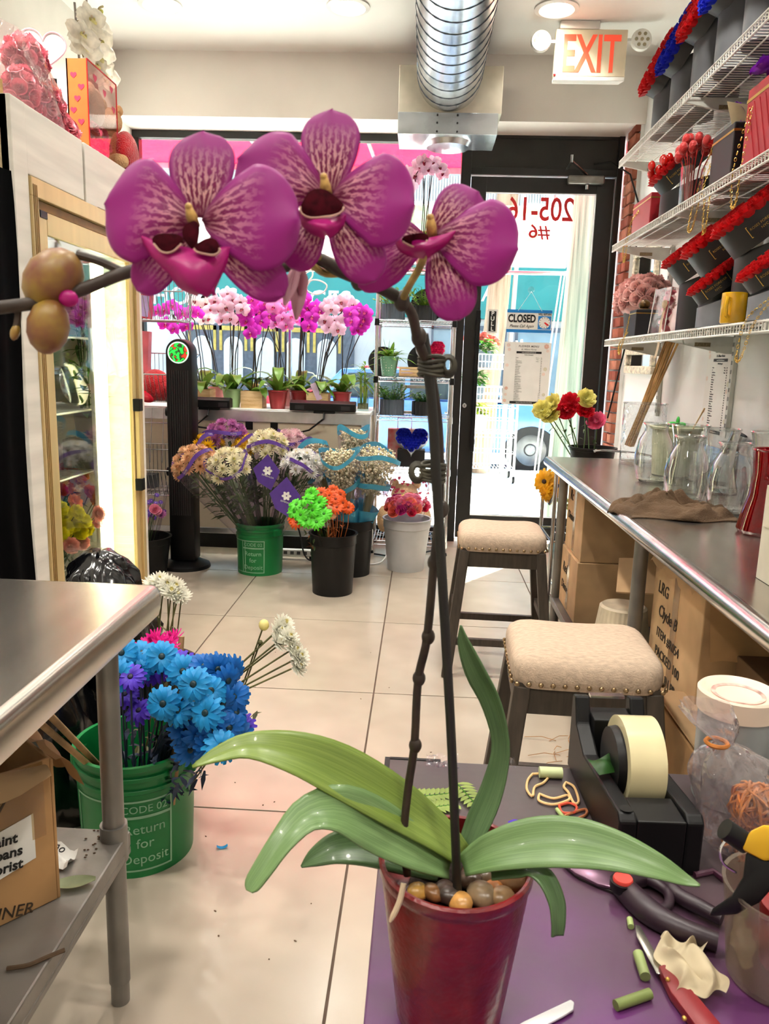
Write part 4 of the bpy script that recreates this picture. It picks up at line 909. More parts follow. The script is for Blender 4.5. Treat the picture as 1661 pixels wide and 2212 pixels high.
# baby's breath
m_gyp = T_('gyp_white', '#efe6c4', .3); m_gys = M('gyp_stem', '#8c8a5a', .7)
tiny = []
def gyp(base, head, R, label, n=640):
    base, head = Vector(base), Vector(head); t = thing('babys_breath_bouquet', label, 'bouquet', base, group="sleeved baby's breath bouquets")
    fn, s, u, d, L = sleeve(t, base, head, R, m_slv, .08)
    b = B()
    for k in range(n):
        f = rnd(0, 1)**.5; a = rnd(0, 6.28); v = rnd(-1.5, .55); rr = R*(.92 if v > -.3 else .92+.42*(v+.3))*(f if v < .3 else f*.85)
        p = head+(s*math.cos(a)+u*math.sin(a))*rr+d*(v*R*1.05+.02); r = rnd(.006, .0115)
        b.add([p+V(r, 0, 0), p+V(-r, 0, 0), p+V(0, r, 0), p+V(0, -r, 0), p+V(0, 0, r), p+V(0, 0, -r)], [(0, 2, 4), (2, 1, 4), (1, 3, 4), (3, 0, 4), (2, 0, 5), (1, 2, 5), (3, 1, 5), (0, 3, 5)])
    b.build('tiny_flowers', m_gyp, t, 180, world=True, kind='stuff')
    b = B()
    for k in range(60):
        a = rnd(0, 6.28); rr = R*rnd(.1, .9); b.tube([base, base+d*L*.55+(s*math.cos(a)+u*math.sin(a))*rr*.3, head+(s*math.cos(a)+u*math.sin(a))*rr], .0015, 3)
    b.build('stems', m_gys, t, world=True, kind='stuff')
    for v0, v1 in ((.95, 1.0), (.62, .68)): bandring(t, fn, v0, v1, m_bband)
    bandring(t, fn, .02, .34, m_bband, name='blue_wrapper')
    for fr in (.05, .3, .55, .8):
        for v0 in (.65, .975): words_on(t, fn, .022, 'POLO', fr, v0, M('band_navy', '#1a4fa0', .5, var=0))
KB = V(-.42, 4.86, .25)
gyp(KB+V(-.05, 0, 0), at(678, 985, y=4.9), .11, "baby's breath bouquet nearest the blush chrysanthemums")
gyp(KB+V(0, -.04, 0), at(736, 1005, y=4.68), .12, "baby's breath bouquet in front above the orange daisies", 760)
gyp(KB+V(.02, .03, 0), at(765, 955, y=4.95), .1, "baby's breath bouquet at the back of the black bucket")
gyp(KB+V(.06, 0, 0), at(812, 1005, y=4.78), .135, "baby's breath bouquet leaning out towards the wire rack", 820)

# ================================================================ LOOSE FLOWERS IN BUCKETS
def cut_flower(name, base, tip, me, label, group, stem_m=None, sc=1, nn=None, side=0, r=.0024, rim=None):
    """one cut flower: stem, blossom and a few side blossoms"""
    base, tip = Vector(base), Vector(tip); t = thing(name, label, 'flower', base, group=group)
    d = tip-base; mid = base+d*.55+V(rnd(-.012, .012), rnd(-.012, .012), 0)
    if rim:
        rc, rr_, rz_ = rim; h_ = V(tip.x-rc[0], tip.y-rc[1], 0); k_ = min(h_.length, rr_)/max(h_.length, .001); mid = V(rc[0]+h_.x*k_, rc[1]+h_.y*k_, rz_+.01)
    B().tube([tuple(p) for p in spline([base, mid, tip], 8)], r, 6).build('stem', stem_m or m_stem, t, world=True)
    nn = Vector(nn) if nn is not None else d.normalized()
    putf(me, tip, nn+jit((0, 0, 0), .25), t, sc=sc, spin=rnd(0, 6))
    for k in range(side):
        p = base+d*rnd(.62, .8)+V(0, 0, 0); q = p+d.normalized()*rnd(.05, .09)+V(rnd(-.05, .05), rnd(-.05, .02), rnd(-.01, .04))
        B().tube([p, (p+q)/2+V(0, 0, -.004), q], r*.7, 5).build('side_stem', stem_m or m_stem, t, world=True)
        putf(me, q, (q-p)+jit((0, -.02, 0), .03), t, sc=sc*rnd(.75, 1), spin=rnd(0, 6))
    b = B()
    for k in range(3): leaf_blade(b, base+d*rnd(.4, .75), d.normalized()*.5+jit((0, 0, 0), 1), .04, .014, .3, 0, 2)
    b.build('leaf_pair', stem_m or m_fol, t, world=True, kind='stuff')
    return t
D_GRN = daisy('dg', .05, T_('daisy_lime', '#6be83a'), T_('dcentre_lime', '#3f9a1c'), 13, 2); D_ORA = daisy('do', .044, T_('daisy_orange', '#f2641a'), T_('dcentre_orange', '#a33a0c'), 13, 2)
D_PCH = daisy('dp', .03, T_('daisy_peach', '#f6b48c'), T_('dcentre_peach', '#d98850'), 16, 2)
bk = V(-.49, 4.43, .08)
for (x, y, Y) in ((640, 1090, 4.33), (662, 1078, 4.3), (650, 1112, 4.27), (676, 1102, 4.28), (690, 1085, 4.33), (660, 1124, 4.26), (684, 1128, 4.25), (700, 1110, 4.29), (672, 1066, 4.36), (636, 1106, 4.31)):
    cut_flower('lime_daisy', bk+V(rnd(-.05, .05), rnd(-.05, .05), 0), at(x, y, y=Y), D_GRN, 'lime green dyed daisy in the black bucket before the ledge', 'lime daisies in the black bucket', rim=(bk, .1, .375), nn=(rnd(-.6, .1), -.8, .6))
for (x, y, Y) in ((694, 1064, 4.4), (712, 1070, 4.38), (725, 1078, 4.36), (740, 1086, 4.36), (735, 1068, 4.44), (720, 1060, 4.48), (752, 1096, 4.37), (706, 1084, 4.36), (634, 1120, 4.3), (640, 1128, 4.28), (728, 1096, 4.33)):
    cut_flower('orange_daisy', bk+V(rnd(-.05, .05), rnd(-.05, .05), 0), at(x, y, y=Y), D_ORA, 'orange daisy in the black bucket before the ledge', 'orange daisies in the black bucket', M('stem_orange', '#a5541c', .6), rim=(bk, .1, .375), nn=(rnd(-.2, .6), -.7, .6))
for (x, y) in ((711, 1102), (718, 1112)):
    cut_flower('peach_daisy', bk+V(rnd(-.04, .04), -.03, 0), at(x, y, y=4.32), D_PCH, 'small peach daisy between the lime and orange daisies', 'peach daisies in the black bucket', M('stem_orange', '#a5541c', .6), nn=(0, -1, .4))
# mixed bouquet in the grey bucket
gbk = V(-.07, 5.03, .2); head = at(878, 1085, y=4.98); t = thing('mixed_bouquet', 'mixed pink, red and yellow bouquet in heart print wrap in the grey bucket', 'bouquet', gbk)
fn, s, u, d, L = sleeve(t, gbk, head, .15, m_slv, .14, .04, .08)
ROSES_ = {n: rose('big_'+n, .04, T_('brose_'+n, c, .3)) for n, c in (('pink', '#f08aa8'), ('red', '#cf1c48'), ('coral', '#f2705c'), ('mag', '#c21f7a'))}
LILY = daisy('lily_y', .05, T_('lily_yellow', '#f6d860'), T_('lily_c', '#c89a28'), 6, 1); STAT = daisy('stat', .022, T_('statice_purple', '#6a35b8'), T_('stat_c', '#efe9ff'), 9, 2)
for k in range(34):
    f = math.sqrt((k+.3)/34); a = k*2.399; p = head+(s*math.cos(a)+u*math.sin(a))*.13*f+d*(.06*(1-f*f)-.03)
    me = random.choice([ROSES_['pink'], ROSES_['pink'], ROSES_['red'], ROSES_['coral'], ROSES_['mag'], STAT]); me = LILY if k in (0, 2, 5) else me
    putf(me, p, d+(s*math.cos(a)+u*math.sin(a))*f+V(0, -.6, 0), t, spin=rnd(0, 6), sc=rnd(.8, 1.05))
m_hp = M('heart_print', '#e5486e', .5, var=.1)
for k in range(70):
    fr, vv = rnd(0, 1), rnd(.72, .99); p = Vector(fn(fr, vv)); c_ = Vector(fn((fr+.5) % 1, vv)); n_ = (p-c_).normalized()
    o = put(FM.setdefault('heartp', B().prism(heart_poly(.011, 14), .0006).mesh('printed_heart', m_hp, 0)), 'printed_heart', t); place(o, p+n_*.002-Vector(t.location), n_, d)
# purple statice in the low black bucket
lb = V(-1.7, 4.66, .1); t = thing('statice_bunch', 'purple and pink flowers in crinkled film in the low black bucket', 'bouquet', lb)
fn, s, u, d, L = sleeve(t, lb, V(-1.63, 4.58, .47), .1, m_slv, .1, .12, .05)
for k in range(26):
    a = k*2.4; f = math.sqrt((k+.5)/26); putf([STAT, STAT, ROSES_['pink'], MUM['orchid']][k % 4] if k % 3 else STAT, V(-1.63, 4.58, .44)+(s*math.cos(a)+u*math.sin(a))*.09*f+d*rnd(-.1, .05), d+V(.3, -.8, 0)+jit((0, 0, 0), .4), t, sc=.8, spin=rnd(0, 6))
b = B()
for k in range(16): b.tube([lb+V(rnd(-.03, .03), rnd(-.03, .03), 0), V(-1.63, 4.58, .44)+jit((0, 0, 0), .07)], .002, 4)
b.build('stems', m_stem, t, world=True, kind='stuff')
# cables and power strip on the floor
a, b_ = at(628, 1172, y=5.12), at(668, 1172, y=5.12); t = thing('power_strip', 'white power strip on the floor under the ledge', 'power strip', ((a.x+b_.x)/2, 5.14, 0))
B().box((a.x-.12, 5.115, .03), (b_.x+.05, 5.155, .075)).build('body', m_white, t, 0, .006, world=True)
B().box((a.x-.1, 5.12, 0), (a.x-.06, 5.15, .03)).box((b_.x, 5.12, 0), (b_.x+.03, 5.15, .03)).build('foot_pad', m_blk, t, 0, world=True, kind='stuff')
for k in range(5):
    x = a.x-.08+k*.045; B().box((x-.012, 5.113, .042), (x+.012, 5.1155, .064)).build('socket', M('socket_grey', '#555555', .5), t, 0, world=True)
B().box((b_.x+.01, 5.112, .044), (b_.x+.03, 5.1155, .062)).build('switch', m_blk, t, 0, world=True)
for i, (pts, m, lab) in enumerate((([(-.9, 5.17, .5), (-.8, 5.13, .2), (-.76, 5.1, .05), (-.7, 5.08, .01), (-.6, 5.09, .01)], m_blk, 'black power cable running down from the ledge to the power strip'), ([(-.62, 5.1, .02), (-.4, 5.06, .01), (-.25, 5.1, .01), (-.2, 5.2, .05), (-.18, 5.25, .1)], m_white, 'white power cable looping past the rack foot'), ([(-.3, 5.35, .01), (-.1, 5.3, .01), (.1, 5.5, .01), (.2, 5.6, .01), (.05, 5.7, .01), (-.1, 5.62, .01)], m_blk, 'black cable coiled on the floor below the rack'))):
    tag(B().tube([tuple(p) for p in spline(pts, 24)], .0055, 6).build('power_cable', m), lab, 'cable')
t = thing('teddy_bear', 'beige teddy bear sitting on the lowest rack shelf behind the grey bucket', 'plush toy', (-.1, 5.6, .102)); mt_ = M('rack_teddy_fur', '#e3bd92', .95, bump=.8, bs=160)   # rack_bear
B().ell((0, 0, .12), (.13, .1, .13), 16, 12).ell((0, -.02, .3), (.1, .09, .09), 16, 12).ell((-.15, -.03, .12), (.05, .05, .1), 12, 8).ell((.15, -.03, .12), (.05, .05, .1), 12, 8).build('body', mt_, t)
for s_ in (-1, 1): B().ell((s_*.08, 0, .38), (.035, .02, .035), 10, 8).build('ear', mt_, t)
B().ell((0, -.1, .285), (.04, .03, .03), 10, 8).build('muzzle', M('teddy_muzzle', '#f2dcbc', .9), t)
# ================================================================ FLOWER COOLER
m_cool = M('cooler_white_paint', '#e9e4da', .5, var=.07, vs=6, bump=.05, bs=30, stretch=(1, .3, 3)); m_gld = M('gold_anodised', '#dcc18a', .38, .35, var=.08, vs=10, stretch=(1, 1, .1)); m_gldd = M('gold_shadow_gap', '#8a6420', .5, .3)
m_cint = M('cooler_liner', '#e8ead8', .3, var=.05)
CX, CY0, CY1, CZ = -1.42, 2.735, 3.92, 2.19
tcl = thing('flower_cooler', 'white flower cooler with a gold framed sliding glass door', 'refrigerator', (-1.78, 3.32, 0))
def cb(lo, hi, nm, m, par=None, bev=.003): return B().box(lo, hi).build(nm, m, par or tcl, 0, bev, world=par is None)
cb((-2.14, CY0, .08), (CX, CY0+.03, CZ), 'side_panel', M('cooler_side_beige', '#cdb892', .6, var=.08)); cb((-2.14, CY1-.03, .08), (CX, CY1, CZ), 'side_panel', m_cool)
cb((-2.14, CY0+.03, .08), (-2.11, CY1-.03, CZ), 'back_panel', m_cint); cb((-2.11, CY0+.03, CZ-.05), (CX-.005, CY1-.03, CZ), 'roof_panel', m_cool); cb((-2.11, CY0+.03, .08), (CX, CY1-.03, .16), 'base_panel', m_cool)
cb((-2.1, CY0+.05, 0), (CX-.05, CY1-.05, .08), 'plinth', m_blk)
cb((CX-.03, CY0, .16), (CX+.012, CY0+.1, CZ), 'front_jamb', m_cool); cb((CX-.03, CY1-.05, .16), (CX+.012, CY1, CZ), 'front_jamb', m_cool)
cb((CX-.03, CY0+.1, 1.96), (CX+.01, 3.30, CZ), 'header_board', m_cool); cb((CX-.03, 3.305, 1.935), (CX+.016, 3.42, CZ-.005), 'header_patch', m_cool); cb((CX-.03, 3.425, 1.96), (CX+.009, CY1-.05, CZ), 'header_board', m_cool)
cb((CX-.02, CY0+.1, 1.89), (CX+.02, CY1-.05, 1.955), 'gold_head_rail', m_gld); cb((CX-.02, CY0+.1, .16), (CX+.02, CY0+.15, 1.89), 'gold_stile', m_gld); cb((CX-.02, CY1-.09, .16), (CX+.02, CY1-.05, 1.89), 'gold_stile', m_gld); cb((CX-.02, CY0+.15, .16), (CX+.02, CY1-.09, .2), 'gold_sill_rail', m_gld)
cb((CX-.018, CY0+.15, 1.855), (CX+.004, CY1-.09, 1.89), 'track_gap', m_gldd); cb((CX-.016, CY0+.15, .2), (CX+.004, CY0+.175, 1.855), 'track_gap', m_gldd)
for k in range(3): cb((CX+.02, CY0+.112+k*.012, .16), (CX+.0215, CY0+.117+k*.012, 1.93), 'gold_ridge', m_gldd, bev=0)
cd_ = B().box((CX-.015, CY0+.175, .2), (CX+.006, CY0+.235, 1.855)).box((CX-.015, CY1-.14, .2), (CX+.006, CY1-.09, 1.855)).box((CX-.015, CY0+.235, 1.775), (CX+.006, CY1-.14, 1.855)).box((CX-.015, CY0+.235, .2), (CX+.006, CY1-.14, .27)).build('sliding_door', m_gld, tcl, 0, .003, world=True)
sub = lambda b, nm, m, bev=0: b.build(nm, m, cd_, 0, bev, world=False)
def subw(b, nm, m, bev=0, smooth=0):
    o_ = Vector(tcl.location); b.v = [tuple(Vector(p)-o_) for p in b.v]; return b.build(nm, m, cd_, smooth, bev)
subw(B().box((CX-.008, CY0+.235, .27), (CX-.003, CY1-.14, 1.775)), 'door_glass', GL('cooler_glass', '#f3f7f2', .02, .55, .07))
subw(B().box((CX+.006, CY1-.135, .68), (CX+.036, CY1-.105, 1.135)), 'door_handle', m_gld, .006)
for z in (.68, 1.075): subw(B().box((CX+.004, CY1-.145, z), (CX+.04, CY1-.1, z+.06)), 'handle_end', m_blk, .003)
subw(B().box((CX+.006, CY0+.18, 1.83), (CX+.009, CY0+.235, 1.855)), 'serial_sticker', m_blk)
# lit tube behind the glass
t = thing('cooler_tube_light', 'upright white fluorescent tube light inside the flower cooler', 'lamp', (-1.56, 3.72, .2))
B().box((-.02, -.045, 0), (.0, .045, 1.6)).build('fitting', m_white, t, 0, .003)
m_tube = M('tube_glow', '#fff6cc', .5, var=0, emit=11)
B().tube([(.022, 0, .03), (.022, 0, 1.57)], .023, 14).build('tube', m_tube, t)
m_cwire = M('cooler_wire', '#e9ebe6', .35, .2)
for z in (1.42, 1.08, .78):
    b = B()
    for k in range(26): y = CY0+.06+k*.043; b.tube([(-2.08, y, z), (-1.62, y, z)], .003, 4)
    for x in (-2.08, -1.85, -1.62): b.tube([(x, CY0+.04, z-.004), (x, CY1-.04, z-.004)], .005, 5)
    b.build('cooler_shelf', m_cwire, tcl, world=True)
# contents of the cooler
C_YEL, C_PNK, C_ORG, C_RED, C_LPK, C_PYEL = (carnation('c_'+n, .04, T_('carn_'+n, c, .35)) for n, c in (('yellow', '#f4e61e'), ('pink', '#f5a49c'), ('orange', '#f59b5a'), ('red', '#d81a30'), ('rosepink', '#ee6b94'), ('primrose', '#f1e98e')))
vz = V(-1.72, 3.32, .16); tub((-1.72, 3.32, .16), .1, .125, .22, m_bkt, 'black bucket of carnations on the cooler floor')
def cspray(base, me, pts, x, nm, lab, grp, sc=1.0):
    for (px, py) in pts:
        xx = x+rnd(-.05, .05); p = at(px, py, x=xx); cut_flower(nm, base+V(rnd(-.05, .05), rnd(-.05, .05), .05), p, me, lab, grp, nn=(.9, -.5, .45), sc=sc)
cspray(vz, C_YEL, [(128, 1100), (145, 1112), (165, 1108), (180, 1125), (120, 1128), (140, 1140), (112, 1140), (158, 1132), (172, 1150), (185, 1142), (130, 1155), (160, 1165), (118, 1160)], -1.6, 'yellow_carnation', 'bright yellow carnation inside the flower cooler', 'yellow carnations in the cooler')
cspray(vz, C_PNK, [(175, 1172), (210, 1110), (207, 1125), (152, 1180)], -1.58, 'pink_carnation', 'salmon pink carnation inside the flower cooler', 'pink carnations in the cooler')
cspray(vz, C_ORG, [(193, 1064), (215, 1070), (205, 1078), (160, 1085)], -1.64, 'orange_carnation', 'pale orange carnation inside the flower cooler', 'orange carnations in the cooler')
t = thing('rose_mix_bucket', 'bucket of red, orange and purple blooms on the cooler floor behind the carnations', 'flower bucket', (-1.86, 3.55, .16))
B().lathe([(0, 0), (.12, 0), (.14, .2), (.132, .2), (.112, .012), (0, .012)], 28).build('bucket', m_bkt, t)
for k in range(44):
    p = at(rnd(108, 215), rnd(1015, 1072), x=rnd(-1.85, -1.72)); putf([MUM['orchid'], C_RED, C_ORG, C_RED, ROSES_['coral'], STAT, MUM['peach']][k % 7], p, (.8, -.4, .5), t, sc=rnd(.7, 1), spin=rnd(0, 6))
b = B()
for k in range(30): b.tube([(-1.86+rnd(-.05, .05), 3.55+rnd(-.05, .05), .2), Vector(at(rnd(120, 210), rnd(1030, 1080), x=-1.8))], .003, 4)
b.build('stems', m_stem, t, world=True, kind='stuff'); b = B()
for k in range(60): p = at(rnd(105, 215), rnd(1060, 1200), x=-1.78); leaf_blade(b, p, jit((.5, -.2, .4), .6), .09, .03, .3, 0, 3)
b.build('foliage', m_lf[2], t, world=True, kind='stuff')
t = thing('wrapped_bunch', 'cellophane wrapped brown and red bunch on the lowest cooler shelf', 'bouquet', (-1.75, 3.4, .79)); fn, s, u, d, L = sleeve(t, V(-1.95, 3.55, .85), V(-1.68, 3.3, .87), .11, m_slv, .12)
for k in range(26):
    a = k*2.4; f = math.sqrt((k+.5)/26); putf([C_RED, MUM['orchid'], ROSES_['red'], MUM['peach']][k % 4], V(-1.7, 3.32, .87)+(s*math.cos(a)+u*math.sin(a))*.1*f, d+(s*math.cos(a)+u*math.sin(a))*f, t, sc=.75)
for i, (y, z, r, h, c, lab) in enumerate(((3.08, .8, .07, .16, '#2d3033', 'dark pot with green leaves on the lowest cooler shelf, nearest the jamb'), (3.3, 1.09, .06, .15, '#3b2f38', 'dark plum pot on the middle cooler shelf'), (3.5, 1.09, .07, .17, '#262b2c', 'black pot on the middle cooler shelf'), (3.05, 1.09, .06, .13, '#7d3138', 'dull red pot on the middle cooler shelf near the jamb'))):
    t = thing('cooler_pot', lab, 'potted plant', (-1.8, y, z)); B().lathe([(0, .003), (r*.75, .003), (r, h), (r*.92, h), (r*.88, h*.85), (0, h*.85)], 24).build('pot', M('cpot%d' % i, c, .4), t)
    b = B()
    for k in range(34): leaf_blade(b, (rnd(-.03, .03), rnd(-.03, .03), h*.8), sph_dir(rnd(0, 6.28), rnd(.2, 1.4)), rnd(.1, .2), .026, rnd(.1, .5), 0, 3)
    b.build('foliage', m_lf[i % 3], t)
for (y, z, w, h, c, lab) in ((3.0, 1.43, .1, .16, '#f4efdc', 'cream cardboard box on the top cooler shelf'), (3.18, 1.43, .09, .2, '#fbf6e6', 'tall white carton on the top cooler shelf'), (3.42, 1.43, .12, .1, '#8d9298', 'grey box on the top cooler shelf')):
    tag(B().box((-.1, -w/2, 0), (.1, w/2, h)).box((-.1, -w/2, h), (-.02, w/2, h+.006)).build('shelf_carton', M('sc_'+c, c, .6), loc=(-1.78, y, z)), lab, 'box')
t = thing('cooler_fan_unit', 'dark grey fan unit under the cooler roof', 'fan unit', (-1.8, 3.3, 1.78))
B().box((-.28, -.42, .08), (.2, .42, .355)).build('housing', M('fan_unit_grey', '#4a4f52', .5, var=.15), t, 0, .01)
for k in range(3): B().lathe([(.08, 0), (.09, .006), (.095, 0)], 24, (.2, -.27+.27*k, .2), mat=Matrix.Rotation(PI/2, 3, 'Y')).build('fan_ring', m_blk, t)
t = thing('tall_leaf_bunch', 'tall bunch of green foliage at the far end inside the cooler', 'foliage', (-1.66, 3.8, .935)); b = B()
for k in range(60): leaf_blade(b, (rnd(-.04, .04), rnd(-.05, .05), .1+rnd(0, .6)), sph_dir(rnd(0, 6.28), rnd(.2, 1.3)), rnd(.08, .16), .03, .3, 0, 3)
b.build('foliage', m_lf[0], t); B().lathe([(0, 0), (.05, 0), (.06, .13), (.05, .13), (0, .1)], 20).build('pot', m_bkt, t)
for k in range(5): B().tube([(rnd(-.02, .02), rnd(-.02, .02), .08), (rnd(-.04, .04), rnd(-.05, .05), .7)], .004, 5).build('stem', m_stem, t)
tag(B().lathe([(0, .012), (.09, .01), (.105, 0), (.108, .004), (.09, .016), (0, .018)], 32).build('silver_lid', m_chrome, loc=(-1.68, 3.72, 1.2), rot=(0, PI/2-.2, -.2)), 'round silver lid standing at the far end of the cooler', 'lid')
tag(B().box((-1.75, 3.72, .79), (-1.6, 3.86, .93)).box((-1.74, 3.73, .93), (-1.61, 3.85, .935)).build('grey_carton', M('carton_grey', '#7e7c74', .6)), 'dull grey carton at the far end of the cooler shelf', 'box')

# ---------------------------------------------------------------- on top of the cooler
m_bpk = [T_('foam_rose_%d' % i, c, .15) for i, c in enumerate(('#ee7f93', '#e8677f', '#f193a2'))]
FR = [rose('foam%d' % i, .03, m) for i, m in enumerate(m_bpk)]
tb = thing('rose_bear', 'pink foam rose teddy bear in a clear bag on top of the cooler', 'rose bear', (-1.56, 3.2, CZ))
def rose_ball(c, r, n, lo=-.9):
    for k in range(n):
        z = 1-(1-lo)*(k+.5)/n; q = math.sqrt(1-z*z); a = k*2.399; nn = V(q*math.cos(a), q*math.sin(a), z)
        put_ = putf(FR[k % 3], Vector(c)+V(nn.x*r[0], nn.y*r[1], nn.z*r[2])+Vector(tb.location), nn, tb, up=(0, 1, .3), name='foam_rose')
B().ell((0, .06, .1), (.06, .1, .1), 16, 10).ell((0, -.03, .25), (.055, .08, .065), 16, 10).build('body', m_bpk[1], tb)
rose_ball((0, .07, .11), (.07, .11, .1), 44); rose_ball((0, -.03, .25), (.06, .085, .07), 30); rose_ball((.02, -.12, .1), (.05, .06, .085), 22); rose_ball((.03, .19, .05), (.05, .06, .055), 18)
B().sheet(lambda u, v: V(.035+.02*math.sin(u*6), .12+.05*(u-.5), .17+.12*(v-.5)), 4, 4).build('ribbon_bow', m_blk, tb, 60)
def bagfn(u, v):
    th = 2*PI*u; R0 = .16+.012*math.sin(9*th)+.012*math.sin(5*th+v*7); h = .3*v; k = (1-.35*max(0, v-.45)/.55)
    return V(.66*R0*k*math.cos(th), 1.5*R0*k*math.sin(th)-.03-.1*v, h)
B().sheet(bagfn, 40, 14).build('clear_bag', GL('clear_bag', '#fff6f8', .07, .55, .05, bump=1.0, bs=16, film='#ffe9ee', film_amt=.16), tb, 60)
m_org = M('box_orange', '#f58a4a', .35, var=.05); m_acet = GL('acetate', '#fff4f2', .03, .6, .08)
tgx = thing('heart_gift_box', 'clear acetate gift box with orange side, pink roses and heart prints on the cooler', 'gift box', (-1.51, 3.6, CZ))
x0, x1, y0, y1, h = -.05, .04, -.08, .24, .38
B().box((x0, y0, 0), (x1, y0+.006, h)).build('orange_end', m_org, tgx, 0)
B().box((x0, y0, 0), (x1, y1, .008)).box((x0, y0, .008), (x0+.006, y1, h)).build('red_back', M('box_red_print', '#d9404a', .4), tgx, 0)
B().box((x1-.002, y0+.006, .008), (x1, y1, h)).box((x0+.006, y1-.002, .008), (x1-.002, y1, h)).box((x0+.006, y0+.006, h-.002), (x1-.002, y1, h)).build('clear_window', m_acet, tgx, 0)
B().bar((x1, y0, 0), (x1, y0, h), .004, mi=0).bar((x1, y0, h), (x1, y1, h), .004).bar((x1, y1, 0), (x1, y1, h), .004).bar((x1, y0, .004), (x1, y1, .004), .006).build('edge_strip', m_red, tgx, 0)
for k in range(18):
    putf(FR[k % 3], Vector(tgx.location)+V(rnd(-.015, .015), -.05+.26*((k % 6)/6)+rnd(-.01, .01), .04+.05*(k//6)), (1, -.3, .4), tgx, name='foam_rose', sc=.9)
B().ell((.0, .1, .24), (.03, .07, .08), 14, 10).ell((.0, .03, .28), (.03, .04, .045), 12, 8).build('beige_bear', M('bear_beige', '#d9b79c', .9, bump=.6, bs=150), tgx)
for k, (yy, zz) in enumerate(((.0, .33), (.1, .3), (.2, .26), (.18, .34), (.04, .12), (.24, .16))):
    o = put(FM.setdefault('heartb', B().prism(heart_poly(.018, 16), .0006).mesh('printed_heart', m_hp, 0)), 'printed_heart', tgx); place(o, (x1+.001, yy, zz), (1, 0, 0))
for k in range(7):
    o = put(FM['heartb'], 'printed_heart', tgx); place(o, (x0+.02+.05*((k*.37) % 1), y0-.001, .04+k*.046), (0, -1, 0)); o.scale = (.8,)*3
t = thing('heart_topper', 'white heart shaped light topper behind the gift box', 'decor', (-1.72, 3.66, CZ))
b = B(); hp = heart_poly(.095, 40); o3 = Matrix.Rotation(PI/2, 4, 'X')
B().prism(hp, .02, Matrix.Translation((0, 0, .46)) @ Matrix.Rotation(.4, 4, 'Z') @ o3).build('heart_face', M('milky', '#fbfbf9', .4), t, 30); B().tube([(0, 0, 0), (0, 0, .4)], .006, 6).build('stick', m_white, t)
B().tube([(Matrix.Rotation(.4, 4, 'Z') @ V(x, -.022, y))+V(0, 0, .46) for x, y in hp], .004, 6, closed=True).build('neon_line', M('pale_pink_line', '#e9c6d2', .4), t)
tf = thing('silk_orchid', 'white artificial orchid spray standing on the cooler beside the wall', 'artificial orchid', (-1.86, 4.02, CZ))
FO = orchid_small('faux', .085, T_('silk_white', '#f5efe2'), T_('silk_white', '#f5efe2'), T_('silk_lip', '#e6dc9a'))
tf.location = (-1.85, 3.8, CZ); B().lathe([(0, 0), (.06, 0), (.08, .13), (.07, .13), (0, .1)], 20).build('pot', m_white, tf)
for (bx, pts) in ((0, [(193, 195), (200, 120), (205, 60), (212, 22), (222, 14)]), (1, [(185, 195), (178, 110), (172, 60), (168, 45)])):
    P3 = [Vector(tf.location)+V(0, 0, .08)]+[at(x, y, x=-1.82) for x, y in pts]
    B().tube([tuple(p) for p in spline(P3, 20)], .006, 6).build('stem', M('silk_stem', '#8c7a45', .6), tf, world=True)
B().tube([at(187, 190, x=-1.83), at(187, -30, x=-1.83)], .005, 6).tube([at(176, 190, x=-1.84), at(161, 5, x=-1.84)], .006, 6).build('support_stick', M('grey_stick', '#9b918a', .6), tf, world=True, kind='stuff')
for (x, y) in ((196, 40), (208, 62), (215, 90), (212, 118), (218, 150), (225, 165), (205, 140), (178, 75), (185, 100), (222, 108)): putf(FO, at(x, y, x=-1.78+rnd(-.03, .03)), (.8, -.6, rnd(-.3, .3)), tf, spin=rnd(-.5, .5), sc=rnd(.85, 1.1))
B().ell((0, 0, 0), .014, 8, 6).ell((.01, .02, .03), .012, 8, 6).build('bud', M('silk_bud', '#d5d56a', .5), tf, loc=at(212, 35, x=-1.8)-Vector(tf.location), kind='stuff')
t = thing('plush_bear', 'beige teddy bear holding a red heart at the far end of the cooler top', 'plush toy', (-1.52, 3.93-.06, CZ))
m_bb = M('teddy_fur', '#e6b987', .95, bump=.8, bs=160)
B().ell((0, 0, .1), (.07, .06, .1), 16, 10).ell((0, 0, .23), (.06, .06, .06), 16, 10).ell((.05, -.03, .05), (.05, .035, .035), 12, 8).build('body', m_bb, t)
for s in (-1, 1): B().ell((s*.02+.01, s*.045, .29), (.02, .025, .025), 10, 6).build('ear', m_bb, t)
o = B().ell((0, 0, 0), (.05, .1, .1), 18, 12).build('red_heart', m_plush, t, loc=(.06, .05, .1))
tag(B().tube([(-2.02, 2.72, 2.39), (-1.78, 2.76, 2.385)], .032, 20).build('dark_roll', M('dark_grey_roll', '#3b3a3a', .5), loc=(.22, .12, .06)), 'dark grey roll end above the pink rose bear', 'roll')
t = thing('wicker_caddy', 'wire handled caddy of bundled sticks at the near end of the cooler top', 'caddy', (-1.6, 2.83, CZ))
B().box((-.1, -.07, 0), (.09, .06, .012)).box((.075, -.07, .012), (.09, .06, .09)).box((-.1, -.07, .012), (.075, -.055, .09)).build('tray', M('raffia', '#c59d63', .8, bump=.5, bs=90), t, 0)
B().tube([(-.05, .05, .05), (-.05, .06, .3), (-.03, .08, .36), (.0, .09, .3), (.02, .1, .16)], .006, 8).build('wire_handle', M('grey_wire', '#8d8784', .4), t)
for k in range(6): B().box((-.06+k*.025, -.04, .015), (-.045+k*.025, .02, .13+.01*(k % 3))).build('stick_bundle', [M('stick_blue', '#5d7fae', .5), m_wood, m_lf[0]][k % 3], t, 0)
